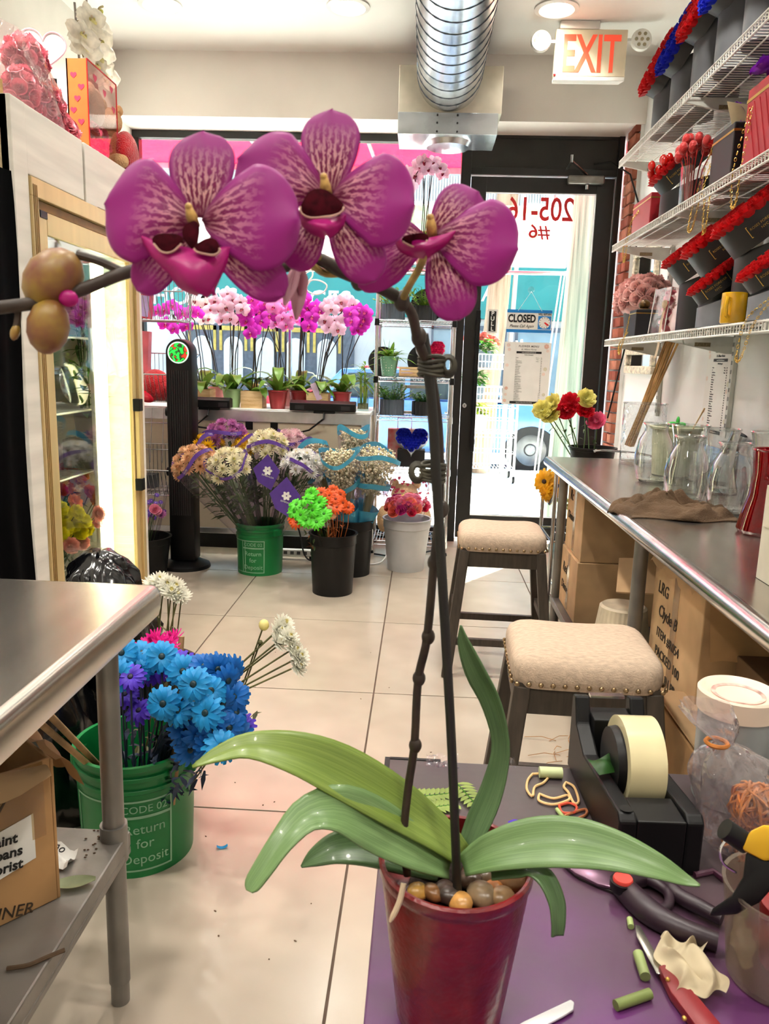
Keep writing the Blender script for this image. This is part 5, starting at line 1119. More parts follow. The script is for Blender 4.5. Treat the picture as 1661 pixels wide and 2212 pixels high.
# black hanging cover beside the cooler
def cov(u, v): return V(-1.405+.008*math.sin(u*13), 2.36+.345*u+.012*math.sin(v*9), 2.0-1.95*v-.06*(u > .8)*(v < .05))
t = thing('black_cover', 'black cloth cover hanging at the near side of the cooler', 'cloth', (-1.5, 2.5, 0))
B().sheet(cov, 20, 12).sheet(lambda u, v: Vector(cov(u, v))+V(-.25, -.01, 0), 20, 12).build('cloth', M('black_cloth', '#050506', .95, spec=.05), t, 60, world=True)
B().tube([(-1.63, 2.3, 2.02), (-1.63, 2.71, 2.02)], .012, 8).build('rail', m_blk, t, world=True)

# ================================================================ LEFT WORK TABLE
ZT = .9
m_tblleg = M('grey_steel_leg', '#8b8884', .4, .6, var=.15, vs=8)
tt = thing('steel_work_table', 'stainless steel work table with grey pipe leg beside the green bucket', 'table', (-.95, .85, 0))
B().box((-1.38, .25, ZT-.012), (-.527, 1.463, ZT)).build('top', m_steel, tt, 0, world=True)
R_ = .02; prof = [(.0, 0), (.008, -.001), (.016, -.006), (.02, -.016), (.021, -.045), (.017, -.06), (.0, -.062)]
def edge_roll(b, p, q, out):
    p, q, out = Vector(p), Vector(q), Vector(out); n = len(prof); vs = [p+out*a+V(0, 0, c) for a, c in prof]+[q+out*a+V(0, 0, c) for a, c in prof]
    b.add(vs, [(i, i+1, n+i+1, n+i) for i in range(n-1)])
b = B(); edge_roll(b, (-.527, .25, ZT), (-.527, 1.463, ZT), (1, 0, 0)); edge_roll(b, (-.527, 1.463, ZT), (-1.38, 1.463, ZT), (0, 1, 0))
vs = []
for k in range(7):
    a = PI/2*k/6
    for (o_, z_) in prof: vs.append(V(-.527+o_*math.cos(a), 1.463+o_*math.sin(a), ZT+z_))
n = len(prof); b.add(vs, [(k*n+i, k*n+i+1, (k+1)*n+i+1, (k+1)*n+i) for k in range(6) for i in range(n-1)])
b.build('rolled_edge', m_steel, tt, 50, world=True)
for (x, y) in ((-.592, 1.40), (-1.32, 1.40), (-.592, .32), (-1.32, .32)):
    B().tube([(x, y, .05), (x, y, .84)], .0215, 24).tube([(x, y, .0), (x, y, .05)], .019, 20).build('leg', m_tblleg, tt, world=True)
    B().tube([(x, y, .84), (x, y, .885)], .026, 20).build('leg_socket', m_tblleg, tt, world=True)
    B().tube([(x, y, .335), (x, y, .415)], .027, 20).build('shelf_collar', m_tblleg, tt, world=True)
B().box((-1.345, .28, .352), (-.567, 1.425, .385)).box((-.575, .28, .335), (-.567, 1.425, .352)).build('undershelf', M('grey_shelf_steel', '#8c8680', .5, .4, var=.15, vs=10, bump=.05, bs=60), tt, 0, .004, world=True)
# cardboard box with address label
m_card = M('cardboard', '#b98f5f', .8, var=.16, vs=7, bump=.08, bs=40); m_card2 = M('cardboard_pale', '#c9a67b', .8, var=.12, vs=7, bump=.08, bs=40); m_tapec = GL('packing_tape', '#f3e6cf', .15, .5, .12, film='#e8d2a8', film_amt=.2)
tcb = thing('florist_carton', 'battered cardboard box with a white florist address label under the steel table', 'cardboard box', (-.88, 1.15, .386))
BX = Matrix.Rotation(-.7, 4, 'Z')
def slab(p, q, nm='wall', m=m_card): return B().box(p, q, mat=BX).build(nm, m, tcb, 0, .002)
slab((-.16, -.3, 0), (.16, -.294, .27)); slab((-.16, .214, 0), (.16, .22, .27)); slab((.154, -.294, 0), (.16, .214, .275)); slab((-.16, -.294, 0), (-.154, .214, .27)); slab((-.154, -.294, 0), (.154, .214, .006), 'base')
B().sheet(lambda u, v: BX @ V(.16+.035*v+.006*math.sin(u*9), -.28+.48*u, .275+.03*v-.05*v*v+.008*math.sin(u*17+v*3)), 18, 5).build('torn_flap', m_card2, tcb, 30)
B().sheet(lambda u, v: BX @ V(-.02+.17*u, .222+.05*v+.006*math.sin(u*14), .27+.02*v-.09*v*v+.008*math.sin(u*11)), 14, 4).build('torn_flap', m_card, tcb, 30)
B().sheet(lambda u, v: BX @ V(.1615+.001*math.sin(u*8), .02+.18*u, .275-.14*v), 6, 6).build('packing_tape', m_tapec, tcb, 30)
nrm = BX.to_3x3() @ V(1, 0, 0); upv = BX.to_3x3() @ V(0, .12, 1)
B().sheet(lambda u, v: BX @ V(.162, .075+.105*u, .08+.085*v+.02*u), 1, 1).build('address_label', m_paper, tcb, 0)
for i, w_ in enumerate(('saint', 'albans', 'florist')): lettering(w_, .025, m_ink, BX @ V(.1632, .128, .155-.025*i), nrm, upv, tcb, world=False, bold=.0005)
lettering('G.W', .04, M('faded_ink', '#4a3a2a', .8, var=.3), BX @ V(.1612, .1, .225), nrm, BX.to_3x3() @ V(0, .2, 1), tcb, world=False)
lettering('CONTAINER', .03, M('faded_ink', '#4a3a2a', .8, var=.3), BX @ V(.1612, .09, .03), nrm, BX.to_3x3() @ V(0, .3, 1), tcb, world=False)
# litter on the undershelf
def leaf_thing(name, label, cat, loc, L, w, m, rz, cup=.2):
    b = B(); b.sheet(lambda u, v: V((u-.5)*L, (v-.5)*w*math.sin(PI*(u*.9+.06))**.7, .003+cup*w*(2*v-1)**2*.6+.1*L*(u-.5)**2), 12, 6); o = b.build(name, m, loc=loc, rot=(0, 0, rz), smooth=180); return tag(o, label, cat)
leaf_thing('fallen_leaf', 'pale green fallen leaf on the grey undershelf', 'leaf', at(160, 1912, z=.388), .075, .036, TL('pale_leaf', '#a9b48a', .3), .3)
p = at(130, 1862, z=.388); tag(B().sheet(lambda u, v: V((u-.5)*.05, (v-.5)*.05, .012+.01*math.sin(u*6)+.008*math.sin(v*7)), 6, 6).build('label_scrap', m_paper, loc=p), 'torn white label scrap beside the cardboard box', 'paper scrap')
lettering('flo', .024, m_ink, (.0, 0, .028), (0, -.3, 1), (0, 1, 0), bpy.data.objects['label_scrap'], world=False)
tag(B().tube([tuple(v_) for v_ in spline([at(140, 2052, z=.39), at(100, 2068, z=.389), at(60, 2085, z=.392), at(15, 2092, z=.39)], 12)], .0035, 6).build('dry_twig', M('twig', '#5a4632', .8)), 'thin dry twig lying on the undershelf', 'twig')
for k in range(14):
    p = at(rnd(180, 215), rnd(1795, 1860), z=.386); tag(B().ell((0, 0, .0015), (.003, .002, .0015), 5, 4).build('soil_crumb', M('soil', '#5b4432', .9), loc=p), 'brown crumb of soil on the grey undershelf', 'crumb', 'soil crumbs on the undershelf')
# near green bucket and its flowers
nb = V(-.745, 1.93, 0); green_bucket(nb, .16, .32, 'near green deposit bucket full of blue daisies beside the table leg', -PI/2+.47)
D_BLUE = daisy('db', .047, T_('daisy_azure', '#1f9fe0', .35), T_('dcentre_teal', '#12323a', .1), 14, 2); D_BLU2 = daisy('db2', .045, T_('daisy_cobalt', '#1772c8', .35), T_('dcentre_teal', '#12323a', .1), 14, 2); D_VIO = daisy('dv', .043, T_('daisy_violet', '#5a34d0', .35), T_('dcentre_violet', '#1a1038', .1), 13, 2); D_MAG = mum('dm', .04, T_('mum_magenta', '#f02ca0', .4), T_('mumc_magenta', '#c01878', .4), 16, 4)
m_bst = M('stem_navy', '#22304a', .6, var=.3); m_olv = M('stem_olive', '#5b5a30', .6, var=.3)
def nearf(nm, pts, me, lab, grp, sm=None, nn=(.2, -.9, .45), sc=1.0, jb=.09):
    for (x, y, Y) in pts:
        cut_flower(nm, nb+V(rnd(-jb, jb)*.7, rnd(-jb, jb)*.7, .03), at(x, y, y=Y), me, lab, grp, sm or m_bst, sc, Vector(nn)+jit((0, 0, 0), .35), r=.0026, rim=(nb, .125, .345))
nearf('azure_daisy', [(350, 1418, 1.84), (418, 1478, 1.72), (352, 1520, 1.74), (444, 1540, 1.7), (305, 1412, 1.88), (262, 1410, 1.84), (255, 1460, 1.8), (478, 1612, 1.68), (385, 1535, 1.75), (455, 1492, 1.75), (395, 1450, 1.82), (300, 1440, 1.86)], D_BLUE, 'azure blue dyed daisy in the near green bucket', 'azure daisies in the near bucket')
nearf('cobalt_daisy', [(470, 1445, 1.82), (492, 1470, 1.8), (505, 1505, 1.8), (440, 1440, 1.84), (510, 1540, 1.79), (480, 1520, 1.77), (495, 1572, 1.76), (462, 1575, 1.75), (420, 1520, 1.8), (430, 1585, 1.75), (475, 1490, 1.84), (400, 1580, 1.77), (500, 1450, 1.88), (515, 1590, 1.8), (410, 1620, 1.76), (448, 1612, 1.74)], D_BLU2, 'cobalt blue dyed daisy in the near green bucket', 'cobalt daisies in the near bucket', nn=(.6, -.7, .3))
nearf('violet_daisy', [(282, 1462, 1.8), (368, 1440, 1.86), (385, 1432, 1.9), (335, 1448, 1.9), (318, 1452, 1.92), (300, 1535, 1.84), (520, 1570, 1.84), (410, 1440, 1.92), (270, 1500, 1.86)], D_VIO, 'violet dyed daisy in the near green bucket', 'violet daisies in the near bucket', nn=(0, -.7, .7), sc=.95)
nearf('pink_mum', [(335, 1388, 1.96), (358, 1400, 1.94), (322, 1400, 2.0), (345, 1412, 1.93), (372, 1385, 2.0), (360, 1424, 1.92)], D_MAG, 'hot pink chrysanthemum standing in the near green bucket', 'pink mums in the near bucket', m_olv, (0, -.6, .8))
M_WHT = mum('mw', .034, T_('mum_ivory', '#fbf7e8', .35), T_('mumc_ivory', '#f0e49a', .35), 18, 5)
for (x, y, Y) in ((600, 1362, 1.95), (622, 1378, 1.93), (598, 1388, 1.92), (632, 1402, 1.92), (645, 1420, 1.91), (640, 1440, 1.9), (612, 1350, 1.97)):
    cut_flower('ivory_mum', nb+V(rnd(.0, .1), rnd(-.05, .1), .05), at(x, y, y=Y), M_WHT, 'ivory chrysanthemum leaning far out of the near green bucket', 'ivory mums in the near bucket', m_olv, .95, (.7, -.3, .6), r=.0024, rim=(nb, .125, .345))
t = thing('bud_stem', 'long stem with a closed cream bud leaning over the floor', 'flower', nb+V(.05, .02, .05))
for (x, y, r) in ((570, 1350, .014), (562, 1388, .007)):
    p = at(x, y, y=1.95); B().tube([tuple(q) for q in spline([nb+V(.05, .02, .05), (nb+V(.05, .02, .05))*.45+p*.55+V(.02, 0, -.04), p], 10)], .0024, 6).build('stem', m_olv, t, world=True)
    B().ell(p, (r, r, r*1.1), 10, 8).build('bud', M_WHT.materials[1] if r > .01 else m_olv, t, world=True)
m_stk = M('cut_cane', '#a9865a', .7, var=.2, bump=.2, bs=60)
for (a_, b_, lab) in (((95, 1532, 1.52), (200, 1640, 1.85), 'upper brown cut cane poking from the near bucket towards the table'), ((70, 1548, 1.5), (195, 1655, 1.83), 'lower brown cut cane poking from the near bucket towards the table'), ((392, 1375, 1.98), (375, 1640, 1.9), 'tall split brown cane beside the pink mums'), ((402, 1432, 1.88), (380, 1660, 1.86), 'short brown cane end behind the blue daisies')):
    p, q = at(a_[0], a_[1], y=a_[2]), at(b_[0], b_[1], y=b_[2]); q2 = q+(q-p).normalized()*.1
    tag(B().tube([p, q, q2], .008, 10).build('cut_cane', m_stk), lab, 'cane')
# black bucket, bag and white mums behind the table
tub((-.86, 2.36, 0), .13, .155, .36, m_bkt, 'black bucket with white mums behind the steel table')
for (x, y, Y) in ((345, 1255, 2.28), (362, 1262, 2.26), (378, 1268, 2.26), (385, 1285, 2.25), (370, 1280, 2.24), (392, 1290, 2.26), (352, 1275, 2.26), (330, 1262, 2.3)):
    cut_flower('white_mum', V(-.84+rnd(-.05, .05), 2.36+rnd(-.05, .05), .08), at(x, y, y=Y), M_WHT, 'white chrysanthemum in the black bucket behind the table', 'white mums behind the table', m_olv, 1.0, (.4, -.5, .8))
b = B()
def bagp(u, v):
    th = 2*PI*u; e = PI*v; q3 = V(math.cos(th)*math.sin(e), math.sin(th)*math.sin(e), math.cos(e)); w_ = 1+.2*noise.noise(q3*2.6)+.22*abs(noise.noise(q3*5+V(3, 1, 2)))-.1
    return V(-1.02+.17*math.cos(th)*math.sin(e)*w_, 2.4+.17*math.sin(th)*math.sin(e)*w_, .38+.345*math.cos(e)*(.92+.25*w_*.4))
t = thing('bin_bag', 'shiny crumpled black bin bag bulging behind the steel table', 'bin bag', (-1.06, 2.4, 0))
B().sheet(bagp, 72, 44).build('bag', M('bin_bag_film', '#08080a', .16, var=0, bump=.6, bs=14, spec=.8), t, 50, world=True)
tag(B().sheet(lambda u, v: bagp(u, v)*1.0+V(-.05, -.35, -.2), 40, 20).build('dark_bag', M('bin_bag_film', '#08080a')), 'black plastic bag slumped on the floor under the steel table', 'bin bag')
tag(B().sheet(lambda u, v: V((u-.5)*.03, (v-.5)*.012, .002+.02*(u-.5)**2*4*.3), 6, 3).build('fallen_petal', T_('daisy_azure', '#1f9fe0'), loc=at(480, 1832, z=0), rot=(0, 0, .3)), 'single blue petal fallen on the floor tile', 'petal')
# ================================================================ RIGHT WALL SHELVES
SX = 1.06; SZ = (1.515, 2.045, 2.5); SY0, SY1 = 1.55, 4.74
m_shw = M('shelf_white_wire', '#e4e2dc', .4, var=.04); m_brk = M('bracket_grey_white', '#cfd0c8', .5, var=.08)
BY = (4.70, 3.62, 2.54)
for y in BY:
    t = thing('shelf_standard', {4.70: 'slotted white wall standard nearest the brick pier', 3.62: 'slotted white wall standard beside the wall menu', 2.54: 'slotted white wall standard at the near end of the shelves'}[y], 'shelf upright', (XR, y, 1.0))
    B().box((XR-.022, y-.014, 1.08), (XR-.001, y+.014, 2.62)).build('channel', m_brk, t, 0, .002, world=True)
    b = B()
    for k in range(38): z = 1.1+k*.04; b.box((XR-.0228, y-.007, z), (XR-.0215, y-.003, z+.018)).box((XR-.0228, y+.003, z), (XR-.0215, y+.007, z+.018))
    b.build('slots', m_grey, t, 0, world=True, kind='stuff')
for si, z in enumerate(SZ):
    t = thing('wire_shelf', ['lowest white wire shelf above the counter, holding black rose boxes', 'middle white wire shelf holding red bags and a rose vase', 'highest white wire shelf holding drum rose boxes'][si], 'shelf', (SX+.14, 3.1, z))
    b = B(); n = int((SY1-SY0)/.0254)
    for k in range(n+1):
        y = SY0+(SY1-SY0)*k/n; b.tube([(SX, y, z-.038), (SX, y, z-.003), (SX+.012, y, z), (XR-.01, y, z)], .0022, 4)
    b.build('cross_wires', m_shw, t, world=True, kind='stuff')
    for x, zz, r in ((SX, z-.038, .0042), (SX, z-.006, .0038), (SX+.09, z-.005, .0038), (SX+.18, z-.005, .0038), (XR-.012, z-.005, .0038)):
        B().tube([(x, SY0, zz), (x, SY1, zz)], r, 6).build('rail', m_shw, t, world=True)
    for y in BY:
        if y < SY0: continue
        poly = [(0, -.008), (XR-SX-.01, -.008), (XR-SX-.01, -.085), (XR-SX-.05, -.085), (.0, -.03)]
        bk_ = B().prism(poly, .012, Matrix(((1, 0, 0, SX), (0, 0, 1, y+.012), (0, 1, 0, z-.002), (0, 0, 0, 1)))).build('bracket', m_brk, t, 0, .0015, world=True)
        o_ = B().box((SX+.15, y+.0105, z-.058), (SX+.22, y+.0118, z-.04)); o_.v = [tuple(Vector(p)-Vector(t.location)) for p in o_.v]; o_.build('barcode_sticker', M('sticker_brown', '#8a7a5a', .6, var=.3, vs=90, stretch=(8, 1, 1)), bk_, 0)
# ---------------------------------------------------------------- rose boxes
m_drum = M('drum_card_grey', '#5c5e63', .5, var=.05); m_drumd = M('drum_card_charcoal', '#16171a', .5, var=.06)
ROSEHEAD = {}
def rose_disc(key, r, me_m):
    """disc packed with roses, seen mostly from its edge"""
    if key in FM: return FM[key]
    b = B(); R0 = random.Random(key); k = 0
    for ring, (rr, n) in enumerate(((0, 1), (r*.36, 6), (r*.7, 12), (r*.93, 22))):
        for j in range(n):
            a = 2*PI*j/n+ring; c = V(rr*math.cos(a), rr*math.sin(a), 0); q = r*.24
            for l in range(3):
                for p in range(5):
                    a0 = 2*PI*p/5+l*.7+j; R1 = q*(.35+.3*l)
                    def fn(u, v, a0=a0, R1=R1, l=l, c=c):
                        th = a0+(u-.5)*1.7; ra = R1*(.5+.6*v); return c+V(ra*math.cos(th), ra*math.sin(th), q*(1.25-.28*l)*v+R0.uniform(-.001, .001))
                    b.sheet(fn, 3, 2)
    FM[key] = b.mesh('rose_bed', [me_m], 180); return FM[key]
RB = {c: T_('bed_'+c, h, .15) for c, h in (('red', '#d5131c'), ('blue', '#1325c4'), ('pink', '#f2c4b4'))}
def drum_box(x, y, z, r, h, col, label, tilt=.9, az=PI, plate=False, head_r=None, mbase=None, hh=.06):
    """round rose box: upright drum with a tilted head full of roses"""
    t = thing('rose_drum_box', label, 'rose box', (x, y, z), group='rose boxes on the wire shelves')
    mb = mbase or m_drum; hr = head_r or r*1.12
    cut = lambda a: h+r*math.tan(min(tilt, .6))*-math.cos(a-az)*.6
    n = 44; vs = [V(r*math.cos(2*PI*k/n), r*math.sin(2*PI*k/n), 0) for k in range(n)]+[V(r*math.cos(2*PI*k/n), r*math.sin(2*PI*k/n), cut(2*PI*k/n)) for k in range(n)]
    b = B(); b.add(vs, [(k, (k+1) % n, n+(k+1) % n, n+k) for k in range(n)]+[tuple(range(n))[::-1], tuple(range(n, 2*n))]); b.build('drum', mb, t, 40)
    ax = V(math.sin(tilt)*math.cos(az), math.sin(tilt)*math.sin(az), math.cos(tilt)); R3_ = facing(ax, (0, 0, 1) if tilt > .2 else (0, 1, 0))
    c = V(0, 0, h+.035)+ax*(.004 if tilt < 1 else .03)
    hd = B().lathe([(0, 0), (hr, 0), (hr, hh), (hr-.004, hh), (0, hh-.006)], 44).build('head', m_drumd, t, loc=c, rot=R3_)
    put(rose_disc('rd_'+col, 1.0, RB[col]), 'rose_bed', t, c+ax*(hh-.008), R3_, hr*.98)
    if plate:
        q = V(-.55, -1, 0); q = (q-ax*q.dot(ax)).normalized(); P0 = c+ax*hh*.5+q*(hr+.0015); w_ = q.cross(ax) if True else 0; w_ = ax.cross(q)
        lx = ax.cross(q)
        fr = B()
        for (u0, u1, v0, v1) in ((-.055, .055, .0195, .022), (-.055, .055, -.022, -.0195), (-.055, -.0525, -.022, .022), (.0525, .055, -.022, .022)):
            pts_ = []
            for (uu, vv) in ((u0, v0), (u1, v0), (u1, v1), (u0, v1)):
                an = uu/hr; pts_.append(c+ax*(hh*.5+vv)+(q*math.cos(an)+lx*math.sin(an))*(hr+.0016))
            fr.add(pts_, [(0, 1, 2, 3)])
        fr.build('gold_frame', m_gold, t, 0)
        for s_, dv in (('ROSES FOREVER', .006), ('NYC', -.01)):
            me = text_mesh(s_, .0125, .0001); me.materials.clear(); me.materials.append(m_gold); sg = 1
            for v in me.vertices:
                an = sg*v.co.x/hr; v.co = c+ax*(hh*.5+dv+v.co.y)+(q*math.cos(an)+lx*math.sin(an))*(hr+.0018)
            put(me, 'gold_lettering', t)
    return t
Z3, Z2, Z1 = SZ[2]+.002, SZ[1]+.002, SZ[0]+.002
for (y, col, lab) in ((4.27, 'red', 'drum box with red roses nearest the EXIT sign on the highest shelf'), (3.98, 'blue', 'drum box with blue roses next to the first red one on the highest shelf'), (3.68, 'red', 'tall drum box with red roses in the middle of the highest shelf'), (3.40, 'blue', 'drum box with blue roses and a pink neighbour on the highest shelf'), (3.12, 'pink', 'drum box with pale pink roses at the upper frame edge'), (2.82, 'red', 'grey drum box at the near end of the highest shelf')):
    drum_box(1.20, y, Z3, .1, .27 if y > 3.7 else .3, col, lab, 1.15, PI, False, .15)
# middle shelf
m_redbag = M('red_leatherette', '#a81f2a', .45, var=.05); m_blkbag = M('black_leatherette', '#17151a', .5, var=.05)
def bag_box(x, y, z, w, d, h, m, label, chain=None, quilt=False, nm='gift_purse'):
    t = thing(nm, label, 'gift bag', (x, y, z)); B().box((-w/2, -d/2, 0), (w/2, d/2, h)).build('body', m, t, 0, .004)
    B().box((-w/2-.0012, -d/2-.0012, h*.84), (w/2+.0012, d/2+.0012, h*.88)).build('gold_stripe', m_gold, t, 0)
    if quilt:
        for k in range(-3, 6):
            b = B().bar((-w/2-.001, -d/2+.0+k*.045, .01), (-w/2-.001, -d/2+.1+k*.045, h*.8), .004, .003); 
            if -d/2+.1+k*.045 < d/2 and k*.045 >= 0: b.build('quilt_seam', m, t)
    if chain:
        pts = spline(chain, 46)
        b = B()
        for i, p in enumerate(pts):
            dd = Vector(pts[min(i+1, 45)])-Vector(pts[max(i-1, 0)]); s_, u_, d_ = frame_of(dd); s_, u_ = (s_, u_) if i % 2 else (u_, s_)
            b.tube([Vector(p)+d_*.0065*math.cos(a)+s_*.004*math.sin(a) for a in [2*PI*k/8 for k in range(8)]], .0013, 4, closed=True)
        b.build('chain_strap', m_gold, t, kind='stuff')
    return t
bag_box(1.2, 4.33, Z2, .2, .34, .17, m_redbag, 'red gift bag with gold stripe at the far end of the middle shelf', [(-.1, .05, .12), (-.135, .06, .05), (-.14, .09, -.1), (-.14, .12, -.13), (-.14, .15, -.05), (-.11, .16, .02)])
drum_box(1.19, 3.93, Z2, .105, .15, 'red', 'rose box with strawberry-red berries beside the red gift bag', .75, PI*.98, True, .125, m_drumd, .075)
t = thing('berry_clump', 'cluster of glossy red berries on the rose box of the middle shelf', 'berries', (1.08, 3.9, Z2+.21))
for k in range(16): put(FM.setdefault('berry', B().ell((0, 0, 0), (.018, .018, .024), 12, 8).mesh('berry', M('berry_red', '#c8140c', .25, coat=.6), 180)), 'berry', t, (rnd(-.05, .06), rnd(-.06, .07), rnd(-.03, .05)))
t = thing('rose_pick_vase', 'clear glass full of red velvet rose picks on the middle shelf', 'vase', (1.11, 3.58, Z2))
B().lathe([(0, .004), (.042, .004), (.045, .0), (.05, .15), (.047, .15), (.042, .008), (0, .008)], 24).build('glass', GL('vase_glass_small', '#f6f6f6', .02, .7, .08), t)
m_vel = M('velvet_red', '#c01210', .6, bump=.4, bs=90, sheen=.4)
for k in range(15):
    a = k*2.4; f = math.sqrt((k+.5)/15); p = V(.075*f*math.cos(a), .085*f*math.sin(a), .2+.08*(1-f)+rnd(-.02, .03))
    st = B().tube([(p.x*.3, p.y*.3, .012), (p.x*.55, p.y*.55, .14), p], .0025, 4).build('pick', m_vel, t); B().ell(p, (.019, .019, .026), 10, 8).build('rose_bud', m_vel, st)
drum_box(1.26, 3.5, Z2, .085, .17, 'red', 'small grey drum box behind the red rose picks', .5, PI, False, .09)
bag_box(1.2, 3.22, Z2, .2, .22, .2, m_blkbag, 'black gift bag with gold stripe on the middle shelf', [(-.1, .11, .1), (-.13, .1, -.02), (-.14, .13, -.13), (-.14, .18, -.13), (-.13, .17, -.02), (-.1, .11, .16)])
bag_box(1.2, 2.86, Z2, .2, .3, .27, m_redbag, 'red quilted gift bag with gold stripe near the frame edge', [(-.1, .12, .2), (-.13, .13, .02), (-.14, .09, -.12), (-.14, .05, -.12), (-.13, .06, .0), (-.1, .1, .2)], True)
for (y, z, lab, sc) in ((3.24, Z2+.21, 'purple silk rose bunch rising from the black gift bag', .9), (2.84, Z2+.28, 'purple silk rose bunch rising from the red quilted bag', 1.25)):
    t = thing('purple_rose_bunch', lab, 'roses', (1.2, y, z))
    RP = rose('silkpur', .042, T_('silk_purple', '#7d1fb0', .2))
    for k in range(9): put(RP, 'rose', t, (rnd(-.07, .07)*sc, rnd(-.09, .09)*sc, rnd(-.02, .06)), (rnd(-.8, .8), rnd(-.8, .3), rnd(0, 6)), sc)
    B().prism([(-.05, 0), (.05, 0), (.08, .07), (-.08, .09)], .002, Matrix.Translation((-.03, -.05, -.01)) @ Matrix.Rotation(PI/2, 4, 'X')).build('cream_card', M('cream_card', '#f2dfb2', .6), t, 0)
t = thing('hanging_chain', 'loose gold chain loop hanging below the middle shelf', 'chain', (1.1, 3.3, Z2))
b = B(); pts = spline([(0, .06, -.01), (0, .05, -.12), (0, .03, -.17), (0, .01, -.12), (0, 0, -.01)], 34)
for i, p in enumerate(pts):
    dd = Vector(pts[min(i+1, 33)])-Vector(pts[max(i-1, 0)]); s_, u_, d_ = frame_of(dd); s_, u_ = (s_, u_) if i % 2 else (u_, s_)
    b.tube([Vector(p)+d_*.0065*math.cos(a)+s_*.004*math.sin(a) for a in [2*PI*k/8 for k in range(8)]], .0013, 4, closed=True)
b.build('links', m_gold, t, kind='stuff')
# lowest shelf
t = thing('rose_dome', 'pale pink rose dome in a grey box at the far end of the lowest shelf', 'rose box', (1.2, 4.5, Z1))
B().lathe([(0, 0), (.09, 0), (.105, .16), (.098, .16), (0, .15)], 36).build('box', m_drum, t); B().ell((0, 0, .2), (.13, .17, .11), 20, 12).build('dome_core', T_('rose_blush', '#f2b9b6'), t)
RBL = rose('blushbig', .042, T_('rose_blush_big', '#f4c0ba', .25))
for k in range(52):
    z = 1-1.25*(k+.5)/52; q = math.sqrt(max(0, 1-z*z)); a = k*2.399; nn = V(q*math.cos(a), q*math.sin(a), z); o = put(RBL, 'rose', t); place(o, V(nn.x*.13, nn.y*.18, .2+nn.z*.12), nn, (0, 1, .2))
bag_box(1.12, 4.18, Z1, .11, .13, .13, m_blkbag, 'small black gift purse with gold stripe beside the rose dome', [(-.055, .06, .1), (-.06, .09, .02), (-.07, .13, -.06), (-.07, .16, -.09), (-.07, .17, -.04), (-.05, .1, .02)])
tag(B().ell((0, 0, 0), (.03, .03, .026), 14, 10).lathe([(.031, -.02), (.034, -.024), (.03, -.028)], 14).build('chocolate', M('gold_wrapped', '#6b4a1e', .35, .4, var=.4, vs=40), loc=(1.12, 4.18, Z1+.158)), 'gold wrapped chocolate on the small black purse', 'chocolate')
t = thing('acetate_rose_box', 'tall clear acetate box of pink flowers with cream ribbon on the lowest shelf', 'gift box', (1.13, 3.86, Z1), rot=(0, .1, .25))
B().box((-.035, -.07, 0), (.035, .07, .21)).build('acetate', m_acet, t, 0, .003)
B().bar((-.035, -.07, 0), (-.035, -.07, .21), .003).bar((.035, -.07, 0), (.035, -.07, .21), .003).bar((-.035, .07, 0), (-.035, .07, .21), .003).build('edge_strip', m_white, t, 0)
for k in range(7): put(rose('bpk', .026, T_('box_pink_rose', '#f093a6', .25)), 'rose', t, (-.005, -.02+.015*(k % 2), .02+k*.027), (rnd(0, .6), -.6, rnd(0, 6)))
B().sheet(lambda u, v: V(-.04-.006*v, -.06+.02*u+.008*math.sin(v*6), .12-.24*v), 3, 12).ell((-.045, -.05, .13), (.008, .022, .02), 8, 6).build('ribbon', T_('cream_ribbon', '#e9d5b8'), t)
for (x, y, r, h, lab, tl) in ((1.25, 3.72, .11, .26, 'black rose box partly hidden behind the acetate box', .7), (1.24, 3.38, .12, .27, 'large black rose box in the second row of the lowest shelf', .72), (1.22, 2.98, .12, .29, 'large black rose box behind the yellow mug', .72)):
    drum_box(x, y, Z1, r*.92, h, 'red', lab, tl, PI*.97, True, r*1.2, m_drumd, .1)
for (x, y, lab) in ((1.15, 3.2, 'small grey rose box in front of the large black one'), (1.14, 2.68, 'small grey rose box to the near side of the yellow mug')):
    drum_box(x, y, Z1, .085, .11, 'red', lab, .7, PI*.97, True, .1, M('drum_card_steel', '#8b909a', .45), .055)
t = thing('yellow_mug', 'glossy yellow mug standing on the lowest wire shelf', 'mug', (1.1, 2.93, Z1))
B().lathe([(0, .003), (.04, .003), (.043, .008), (.043, .108), (.04, .11), (.038, .1), (.037, .01), (0, .01)], 36).build('cup', M('yellow_glaze', '#f2bb12', .15, coat=.6, var=.02), t)
B().tube([(-.03, -.035, .085), (-.045, -.055, .088), (-.05, -.062, .06), (-.045, -.055, .03), (-.03, -.034, .025)], .007, 8).build('handle', M('yellow_glaze', '#f2bb12'), t)
bag_box(1.16, 2.4, Z1, .12, .2, .2, m_blkbag, 'black gift purse with gold stripe at the near end of the lowest shelf', [(-.06, .09, .12), (-.09, .14, .06), (-.11, .22, -.02), (-.12, .26, -.12), (-.12, .3, -.12), (-.11, .28, .0), (-.08, .18, .07), (-.06, .1, .16)])

